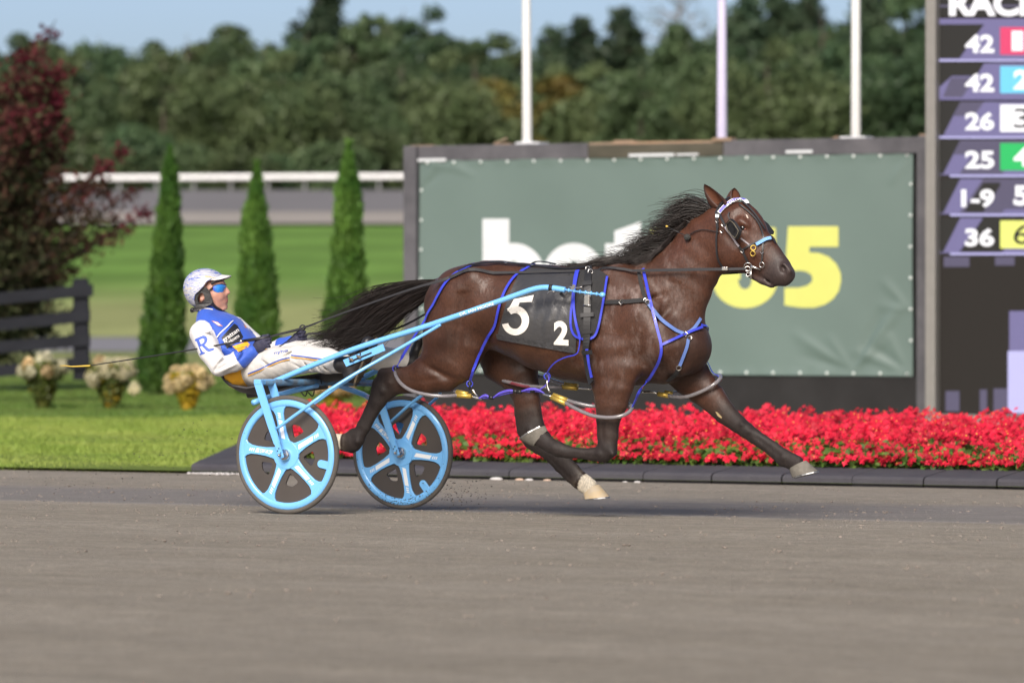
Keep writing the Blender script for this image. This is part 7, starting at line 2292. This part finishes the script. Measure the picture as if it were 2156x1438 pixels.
jc = _pal[np.argmin(((jc[:, None, :] - _pal[None]) ** 2).sum(-1), axis=1)]
jacket = mk('jacket', JV, JF, M_silk, driver, True, jc)
def jpatch(name, poly, m, off=.0025, parent=None, step=5.0): return patch(name, poly, off, m, parent or jacket, clay=jk, step=step, y0=-.42, y1=.45)
M_pblack = mat('black_panel', (0.014, 0.014, 0.018), 0.5, var=0.1); M_pgold = mat('gold_panel', (0.74, 0.36, 0.02), 0.55, var=0.08); M_pwhite = mat('white_print_cloth', (0.76, 0.75, 0.74), 0.6, var=0.05); M_pblue = mat('blue_print_cloth', (0.06, 0.12, 0.50), 0.6, var=0.05); M_porange = mat('orange_outline', (0.65, 0.22, 0.10), 0.6)
panel = jpatch('logo_panel', [[(466, 711), (493, 681), (500, 685), (512, 709), (510, 713), (478, 734)]], M_pblack)
jpatch('gold_stripe', [[(489, 729), (520, 719), (527, 726), (525, 729), (502, 741)]], M_pgold)
jpatch('badge', [[(445, 675), (458, 678), (469, 687), (460, 686)]], M_porange)
jpatch('badge', [[(448, 676.5), (458, 679.5), (465.5, 685), (459.5, 684.5)]], M_pwhite, .0036)
def skew_text(s_, a, b, hgt, bold):
    v, f = text2d(s_, bold)
    w = fit2d(v, 0, 1, -.5, .5); a, b = np.array(a, float), np.array(b, float); d_ = b - a; n_ = np.array([d_[1], -d_[0]]); n_ /= np.linalg.norm(n_)
    return np.array([(*(lambda p: (p[0], -p[1]))(a + d_ * q[0] + n_ * q[1] * hgt), 0) for q in w]), f
jpatch('lettering', skew_text('grattan', (470, 718.5), (503, 695), 10, .012), M_pwhite, .0042, panel, 3)
jpatch('lettering', skew_text('helmets', (478, 722.5), (503, 706), 7, .005), M_pwhite, .0042, panel, 3)
def serif_R():
    o1 = [(413, 712.5), (428, 706), (434, 708), (437, 714), (435, 721), (430, 726), (440, 734), (450, 733), (451, 736), (440, 741), (434, 738), (425, 728), (420, 730), (427, 741), (431, 741.5), (432, 744), (421, 748), (420, 745), (423, 743), (414, 719), (411, 718), (410, 715)]
    o2 = [(419, 716), (426, 712.5), (430, 714), (430, 719), (427, 723), (423, 725)]
    return [o1, o2]
jpatch('letter_r', serif_R(), M_pblue, .0026)
def jpipe(name, pts, w, m, clay=jk, parent=None, off=.003):
    P_ = np.array(smooth_path([clay.look(*p, off, -.42, .45) for p in pts], None, 4)[0]); N = clay.grad(P_)
    return ribbon(name, P_, N, w, .0022, m, parent or jacket)
jpipe('piping', [(456, 711), (464, 701), (478, 688), (490, 676), (506, 670)], .0065, M_pwhite)
jpipe('collar_edge', [(420, 654), (427, 650), (437, 650), (448, 652)], .009, M_pwhite)
jpatch('sleeve_mark', [[(513, 682), (520, 689), (517, 691)]], M_porange); jpatch('sleeve_mark', [[(524, 690), (533, 700), (529, 700)]], M_pblue)

# trousers
tr = Clay((-.95, -.52, .66), (1.0, .52, 1.10), 0.0068)
tr.sweep(s3([(538, 778, 0, .112, .165), (556, 780, 0, .118, .172), (570, 778, 0, .10, .16)], WHI), .03)
for ch in (LGN, LGF):
    st = s3([(a, b, y, h * 1.06 + .004, w * 1.06 + .004) for a, b, y, h, w in ch[:-1]], WHI)
    tr.sweep(st, .03, kin=.015)
for px, py, y, L, rot in [(610, 745, -.30, .06, .4), (625, 768, -.33, .05, -.6), (600, 775, -.26, .07, -.4), (570, 768, -.25, .08, -.3), (560, 785, -.2, .07, -.5), (650, 772, -.34, .05, -.9), (672, 775, -.37, .04, -1.1), (700, 752, -.40, .05, .2), (690, 780, -.38, .04, -.8), (715, 772, -.42, .03, -1.0)]:
    tr.blob(U(px, py, y), (L, .016, .007), .014, cut=True, rot=rot)
for px, py, y, L, rot in [(618, 760, -.325, .05, -.5), (580, 760, -.245, .06, -.3), (662, 768, -.345, .04, -.9), (705, 765, -.40, .03, -.9), (590, 785, -.24, .05, -.4)]:
    tr.blob(U(px, py, y), (L, .014, .009), .014, rot=rot)
TV, TF = tr.skin()
M_trous = mat('white_trouser_cloth', (0.64, 0.62, 0.59), 0.65, color2=(0.53, 0.515, 0.48), scale=5, bump=0.45, bscale=11, bdist=0.02, sheen=.1)
trousers = mk('trousers', TV, TF, M_trous, driver, True)
jpipe('stripe', [(522, 787), (545, 778), (570, 766), (592, 757), (610, 753)], .0065, M_pblue, tr, trousers)
jpipe('stripe', [(522, 791), (545, 782), (570, 770), (592, 761), (610, 757)], .0050, M_pgold, tr, trousers)
jpipe('stripe', [(613, 748), (640, 751), (670, 755), (700, 758), (720, 763)], .0065, M_pblue, tr, trousers)
jpipe('stripe', [(612, 752), (640, 755), (670, 759), (700, 762), (718, 767)], .0050, M_pgold, tr, trousers)
patch('print', skew_text('nyhø', (577, 744), (606, 738), 8, .0), .003, M_pblue, trousers, clay=tr, step=4)

# boots, soles braced against the foot rests
def boot(an, heel, toe, y, lab):
    A, H, T_ = U(*an, y), U(*heel, y), U(*toe, y)
    bt = Clay(np.minimum(np.minimum(A, H), T_) - .12, np.maximum(np.maximum(A, H), T_) + .12, .006)
    m = H * .45 + T_ * .55
    bt.sweep([(A - np.array([.05, 0, -.002]), .050, .048, BLU), (A, .048, .046, BLU)], .02)
    bt.sweep([(A, .045, .043, BLU), (H * .8 + A * .2, .046, .042, BLU)], .02)
    bt.sweep([(H, .044, .040, BLU), (m, .042, .048, BLU), (T_ * .9 + m * .1, .033, .044, BLU), (T_, .026, .036, BLU)], .02)
    v, f = bt.skin()
    o = mk('boot', v, f, M_boot, driver, True)
    dv = (T_ - H); L = np.linalg.norm(dv); dv /= L; n_ = np.array([dv[2], 0, -dv[0]]); n_ = n_ if n_[0] > 0 else -n_
    ctr = (H + T_) / 2 + n_ * .036
    k = 20; ov = []
    for s_ in (0, .014):
        for i in range(k):
            a = 2 * math.pi * i / k
            c_ = math.cos(a); wv = .043 * (1 + .12 * c_)
            ov.append(ctr + dv * (L / 2 + .042) * c_ + np.array([0, 1, 0]) * wv * math.sin(a) + n_ * s_)
    sl = mk('sole', ov, [(i, (i + 1) % k, k + (i + 1) % k, k + i) for i in range(k)] + [tuple(range(k))[::-1], tuple(range(k, 2 * k))], mat('worn_sole', (0.035, 0.032, 0.028), 0.7, color2=(0.14, 0.10, 0.05), scale=30, contrast=2), o, smooth=False)
    mb = MB()
    for i in range(7):
        p = ctr + dv * (L / 2 + .02) * (-1 + 2 * i / 6) + n_ * .016
        mb.tube([p - np.array([0, .034, 0]), p + np.array([0, .034, 0])], .005, n=5)
    mb.build('tread', M_boot, o)['kind'] = 'stuff'
    return o
boot((733, 768), (741, 793), (777, 717), -.405, '')
boot((864, 760), (870, 768), (888, 712), .38, '')

# gloved hands: palm, four curled fingers, thumb across the top
def glove(wrist, knuck, y, fwd, inward, name='glove'):
    Wp, Kp = U(*wrist, y), U(*knuck, y)
    gl = Clay(np.minimum(Wp, Kp) - .11, np.maximum(Wp, Kp) + .13, .0042)
    ax = Kp - Wp; ax /= np.linalg.norm(ax)
    fw_ = np.array([math.cos(fwd), 0, math.sin(fwd)]); dn = np.array([fw_[2], 0, -fw_[0]])
    C_ = (0, 0, 0)
    gl.sweep([(Wp - ax * .03, .030, .036, C_), (Wp, .029, .034, C_), (Wp * .5 + Kp * .5, .040, .026, C_), (Kp - ax * .004, .042, .020, C_)], .012)
    yi = np.array([0, inward, 0])
    for i in range(4):
        k0 = Kp + dn * (-.032 + .0215 * i) + fw_ * (.004 - .004 * abs(i - 1.2)) - yi * .006
        l1 = [.034, .038, .036, .029][i]
        k1 = k0 + fw_ * l1 * .92 + yi * .012
        k2 = k1 + yi * .027 - fw_ * .010
        k3 = k2 - fw_ * .024 - yi * .002
        gl.sweep([(k0, .0105, .0105, C_), (k1, .0098, .0098, C_), (k2, .0092, .0092, C_), (k3, .0085, .0085, C_)], .0035, kin=.004)
    t0 = Wp * .55 + Kp * .45 - dn * .030 + yi * .012
    t1 = t0 + fw_ * .038 - dn * .016 + yi * .006
    t2 = t1 + fw_ * .030 + dn * .008 + yi * .008
    gl.sweep([(t0, .013, .013, C_), (t1, .0115, .0115, C_), (t2, .0095, .0095, C_)], .008, kin=.004)
    v, f = gl.skin()
    o = mk(name, v, f, M_glove, driver, True)
    # cuff strap
    MB().tube([Wp - ax * .028, Wp - ax * .012], .0355, n=18).build('cuff_strap', M_boot, o)
    return o
glove((536, 738), (556, 719), -.19, .15, 1)
glove((618, 720), (634, 711), .205, .10, -1)

# helmet: a shell with the face cut out, peak, ear guard, chin strap
hl = Clay(HC - np.array([.22, .17, .20]), HC + np.array([.26, .17, .20]), .0045)
hc = HU(431, 611, 0)
hl.blob(hc + np.array([0, 0, .004]), (.137, .118, .128), .01, rot=-0.5)
hl.blob(hc + np.array([.03, 0, .012]), (.112, .108, .108), .03)
inner = Clay(hl.lo, hl.lo + (hl.n - 1) * hl.h, .0045); inner.n = hl.n.copy(); inner.d = np.full(hl.n, 1.0, np.float32); inner.ax = hl.ax
inner.blob(hc + np.array([.004, 0, -.004]), (.122, .104, .114), .01, rot=-0.5)
inner.blob(hc + np.array([.03, 0, .004]), (.100, .096, .096), .03)
def px_poly_sdf(clay, poly):
    """Signed distance of an (x, z) outline given in pixels at y = 0, on the grid of a clay."""
    P_ = np.array([HU(*p, -.088)[[0, 2]] for p in poly])
    X, Z = np.meshgrid(clay.ax[0], clay.ax[2], indexing='ij')
    d_ = np.full(X.shape, 1e9); ins = np.zeros(X.shape, bool)
    for i in range(len(P_)):
        a, b = P_[i], P_[(i + 1) % len(P_)]
        e = b - a; t = np.clip(((X - a[0]) * e[0] + (Z - a[1]) * e[1]) / (e @ e), 0, 1)
        d_ = np.minimum(d_, np.hypot(X - a[0] - t * e[0], Z - a[1] - t * e[1]))
        c_ = ((a[1] <= Z) & (b[1] > Z)) | ((b[1] <= Z) & (a[1] > Z))
        xi = a[0] + (Z - a[1]) / (e[1] if abs(e[1]) > 1e-9 else 1e-9) * e[0]
        ins ^= c_ & (X < xi)
    return np.where(ins, -d_, d_)[:, None, :].astype(np.float32)
face = px_poly_sdf(hl, [(478, 583), (462, 585), (448, 588), (438, 594), (432, 604), (424, 612), (414, 621), (411, 633), (413, 645), (406, 657), (420, 700), (540, 700), (540, 583)])
hl.d = np.maximum(np.maximum(hl.d, -inner.d), -np.broadcast_to(face, hl.d.shape)).astype(np.float32)
HV, HF = hl.skin()
def helmet_material():
    m, nt, b = nodes_of('painted_helmet')
    N, L = nt.nodes, nt.links
    tc = N.new('ShaderNodeTexCoord'); mp = N.new('ShaderNodeMapping'); mp.inputs['Rotation'].default_value = (0, 0.55, 0); mp.inputs['Scale'].default_value = (0.55, .5, 3.0)
    L.new(tc.outputs['Object'], mp.inputs[0])
    nz = N.new('ShaderNodeTexNoise'); nz.inputs['Scale'].default_value = 5.5; nz.inputs['Detail'].default_value = 3; nz.inputs['Distortion'].default_value = 1.4
    L.new(mp.outputs[0], nz.inputs['Vector'])
    cr = N.new('ShaderNodeValToRGB'); cr.color_ramp.interpolation = 'CONSTANT'
    els = [(0.0, (.10, .15, .48)), (.40, (.36, .38, .48)), (.435, (.52, .52, .55)), (.465, (.14, .18, .48)), (.485, (.50, .51, .55)), (.515, (.30, .32, .46)), (.535, (.54, .54, .57)), (.56, (.48, .40, .20)), (.575, (.46, .47, .54)), (.60, (.13, .18, .50)), (.64, (.50, .50, .56))]
    while len(cr.color_ramp.elements) < len(els): cr.color_ramp.elements.new(.5)
    for e, (p, c) in zip(cr.color_ramp.elements, els): e.position = p; e.color = (*c, 1)
    L.new(nz.outputs[0], cr.inputs[0]); L.new(cr.outputs[0], b.inputs['Base Color'])
    b.inputs['Roughness'].default_value = .22; b.inputs['Coat Weight'].default_value = .6
    return m
helmet = mk('helmet', HV, HF, helmet_material(), driver, True)
# peak
def peak():
    v, f = [], []
    nu, nv = 15, 6
    a, b = HU(462, 578, 0), HU(487, 583, 0)
    for lay, th in ((0, 0), (1, .004)):
        for j in range(nv):
            t = j / (nv - 1)
            for i in range(nu):
                u = -1 + 2 * i / (nu - 1)
                ext = math.sqrt(max(0, 1 - u * u * .92))
                p = a + (b - a) * t * ext
                v.append((p[0] - .045 * u * u * (1 - t * .3), u * .098 * (1 - .06 * t), p[2] - .030 * u * u - th + .008 * t * (1 - abs(u))))
    for lay in (0, 1):
        o = lay * nu * nv
        for j in range(nv - 1):
            for i in range(nu - 1):
                q = (o + j * nu + i, o + j * nu + i + 1, o + (j + 1) * nu + i + 1, o + (j + 1) * nu + i)
                f.append(q if lay == 0 else q[::-1])
    o = nu * nv
    for i in range(nu - 1): f.append(((nv - 1) * nu + i, (nv - 1) * nu + i + 1, o + (nv - 1) * nu + i + 1, o + (nv - 1) * nu + i))
    mk('peak', v, f, mat('white_peak', (0.66, 0.64, 0.62), 0.35, var=.05), helmet)
peak()
def guard(y):
    """Black leather ear guard with an opening, bent a little round the head."""
    out = [(434, 604), (442, 611), (446, 622), (450, 634), (447, 640), (436, 646), (424, 652), (412, 657), (407, 655), (414, 645), (412, 634), (414, 622), (424, 612)]
    hole = [(421, 619), (428, 616), (432, 622), (433, 632), (428, 637), (420, 638), (417, 629)]
    v, f = poly2d([[(p[0], -p[1]) for p in rounded(out, 2.5, 3)], [(p[0], -p[1]) for p in rounded(hole, 2, 3)]], 0)
    P0 = []
    for lay, e in ((0, 0.0), (1, .010)):
        for p in v:
            yy_ = y + math.copysign(e, -y) * 1.0
            q = HU(p[0], -p[1], y) ; back = max(0, (425 - p[0]) / 20) ** 2 * .012 + max(0, (p[0] - 440) / 10) * .006
            P0.append((q[0], yy_ - math.copysign(back, y), q[2]))
    n = len(v)
    fs = [tuple(q) for q in f] + [tuple(i + n for i in q[::-1]) for q in f]
    o = mk('ear_guard', P0, fs, mat('ear_guard_leather', (0.018, 0.017, 0.017), 0.5, var=.3, scale=40, bump=.3, bscale=120), helmet, smooth=False)
for y in (-.100, .100): guard(y)
# chin strap and rear harness
for s in (-1, 1):
    P_ = [HU(447, 636, s * .088), HU(455, 646, s * .072), HU(464, 652, s * .045), HU(471, 655, 0)]
    P_ = [p if i < 3 else HU(471, 656, 0) for i, p in enumerate(P_)]
    MB().tube(P_, .0085, n=6, sub=4, flat=((0, 1, 0), .5)).build('chin_strap', M_boot, helmet)
MB().tube([HU(407, 652, -.07), HU(404, 654, 0), HU(407, 652, .07)], .014, n=8, sub=5).build('rear_padding', M_boot, helmet)
MB().tube([HU(446, 597, -.086), HU(458, 592, -.070), HU(468, 589, -.04), HU(472, 588, 0), HU(470, 588, .04), HU(462, 589, .070), HU(455, 592, .086)], .007, n=8, sub=4).build('brow_padding', M_boot, helmet)

# wrap-around sunglasses with a mirrored blue lens
def lens_material():
    m, nt, b = nodes_of('mirrored_blue_lens')
    N, L = nt.nodes, nt.links
    tc = N.new('ShaderNodeTexCoord'); sp = N.new('ShaderNodeSeparateXYZ'); L.new(tc.outputs['Object'], sp.inputs[0])
    mr = N.new('ShaderNodeMapRange'); mr.inputs['From Min'].default_value = LENS_X0; mr.inputs['From Max'].default_value = LENS_X1; L.new(sp.outputs['X'], mr.inputs['Value'])
    cr = N.new('ShaderNodeValToRGB')
    while len(cr.color_ramp.elements) < 3: cr.color_ramp.elements.new(.5)
    for e, (p, c) in zip(cr.color_ramp.elements, [(0, (.05, .012, .20)), (.35, (.10, .05, .62)), (.8, (.03, .28, .85))]): e.position = p; e.color = (*c, 1)
    L.new(mr.outputs[0], cr.inputs[0]); L.new(cr.outputs[0], b.inputs['Base Color'])
    b.inputs['Roughness'].default_value = .12; b.inputs['Metallic'].default_value = .35; b.inputs['Coat Weight'].default_value = 1
    return m
LENS_X0 = float(HU(447, 608, -.07)[0] - driver.location[0]); LENS_X1 = float(HU(474, 608, -.02)[0] - driver.location[0])
gm_ = empty('glasses_base', driver.location) if False else None
ln = []
up_px = [(449, 604, -.080), (455, 600.5, -.078), (463, 598.5, -.066), (470, 598.5, -.046), (474, 600, -.022), (475.5, 601, 0)]
lo_px = [(449, 610, -.080), (456, 615, -.077), (463, 616.5, -.066), (469, 616, -.046), (473, 611.5, -.022), (474.5, 607, 0)]
def mir(L_): return L_ + [(a + (0), b, -y) for a, b, y in L_[::-1][1:]]
def curve(rows):
    P_ = [HU(a, b, y) for a, b, y in rows]
    return P_ + [p * np.array([1, -1, 1]) for p in P_[::-1][1:]]
A_, B_ = curve(up_px), curve(lo_px)
A2, _ = smooth_path(A_, None, 3); B2, _ = smooth_path(B_, None, 3)
n = len(A2)
v = list(A2) + [a * .5 + b * .5 + np.array([.006, 0, 0]) for a, b in zip(A2, B2)] + list(B2)
f = [(k * n + i, k * n + i + 1, (k + 1) * n + i + 1, (k + 1) * n + i) for k in range(2) for i in range(n - 1)]
lens = mk('sunglasses', v, f, lens_material(), driver)
MB().tube(A2, .0028, n=6).build('frame', M_boot, lens)
for s in (-1, 1):
    MB().tube([HU(450, 606, -.081) * np.array([1, -s * -1 if s < 0 else -1, 1]) if False else HU(450, 606, -.081) * np.array([1, (1 if s < 0 else -1), 1]), HU(440, 613, -.084) * np.array([1, (1 if s < 0 else -1), 1]), HU(431, 619, -.082) * np.array([1, (1 if s < 0 else -1), 1])], [.006, .004, .003], n=6).build('temple', M_boot, lens)

turn_object(helmet); turn_object(lens)

# whip
wp = empty('whip', U(552, 712, -.21), 'long thin black whip with a yellow lash tip trailing behind the driver', 'whip')
MB().tube([U(568, 709, -.185), U(548, 713, -.20), U(512, 718, -.235)], [.011, .0115, .0095], n=10).build('handle', M_leather, wp)
MB().tube([U(514, 717, -.245), U(400, 737, -.28), U(300, 753, -.30), U(188, 770, -.32)], [.0065, .0045, .004, .003], n=8, sub=6).build('stock', M_leather, wp)
MB().tube([U(510, 718, -.245), U(506, 718.5, -.245)], .0095, n=10).build('ferrule', M_steel, wp)
MB().tube([U(190, 770, -.32), U(170, 771, -.32), U(150, 771.5, -.325), U(138, 770, -.325), U(126, 770, -.33)], [.0055, .005, .0035, .003, .002], n=6, sub=3).build('lash', mat('yellow_lash', (0.62, 0.42, 0.06), 0.7), wp)

# flying dirt: clods thrown up by the hooves and wheels
mb = MB()
rngd = np.random.default_rng(12)
for k in range(260):
    px, py = 950 + rngd.normal() * 40, 1040 + rngd.normal() * 18
    px += (1045 - py) * .9
    p = U(px, py, .72 + rngd.normal() * .12)
    if p[2] > 0.0: mb.ball(p, .0015 + .0040 * rngd.random() ** 2.5, n=4, sc=(1.3, 1, .8))
for k in range(320):
    t = rngd.random()
    px, py = 60 + 430 * t + rngd.normal() * 25, 1055 - 120 * rngd.random() ** 1.4 * (0.5 + t)
    p = U(px, py, -.5 + rngd.normal() * .6)
    if p[2] > 0.02: mb.ball(p, .0013 + .0032 * rngd.random() ** 3, n=4, sc=(1.4, 1, .8))
for k in range(60):
    p = U(1000 * rngd.random() + 300, 800 + 200 * rngd.random(), rngd.normal() * .5)
    mb.ball(p, .001 + .0025 * rngd.random() ** 3, n=4)
tag(mb.build('flying_dirt', mat('dark_clods', (0.055, 0.046, 0.040), .95, var=.3), origin=(0.5, 0, 0)), 'small dark clods of dirt thrown into the air behind hooves and wheels', 'dirt', kind='stuff')
# loose crumbs lying on the track
mb = MB()
_b = MB().ball((0, 0, 0), 1.0, n=4)
_bv, _bf = np.array(_b.v), np.array(_b.f)
n_ = 9000
cy = -9 + 14.4 * rngd.random(n_) ** .85; cx = -6.5 + 13 * rngd.random(n_) - (cy + 2) * .3
keep = (np.abs(np.sin(cy * 2.3 + .3 * np.sin(cx)) + .5 * np.sin(cx * .9 + cy)) > .35)
cx, cy = cx[keep], cy[keep]; n_ = len(cx)
sz = .0022 + .0085 * rngd.random(n_) ** 4
sq_ = np.column_stack([sz * (1 + .6 * rngd.random(n_)), sz * (.8 + .5 * rngd.random(n_)), sz * .7])
ctr = np.column_stack([cx, cy, track_z(cy) + .001])
vv = (_bv[None] * (1 + .18 * rngd.normal(size=(n_, len(_bv), 1))) * sq_[:, None, :] + ctr[:, None, :]).reshape(-1, 3)
ff = (_bf[None] + (np.arange(n_) * len(_bv))[:, None, None]).reshape(-1, 3)
class _X:
    def build(s, name, m, origin): return mk(name, vv, ff, m, None, False, origin=origin)
mb = _X()
tag(mb.build('loose_crumbs', mat('track_crumbs', (0.19, 0.16, 0.135), .95, var=.45, scale=6), origin=(0, 0, 0)), 'crumbs of crushed stone lying on the racing surface', 'gravel', kind='stuff')
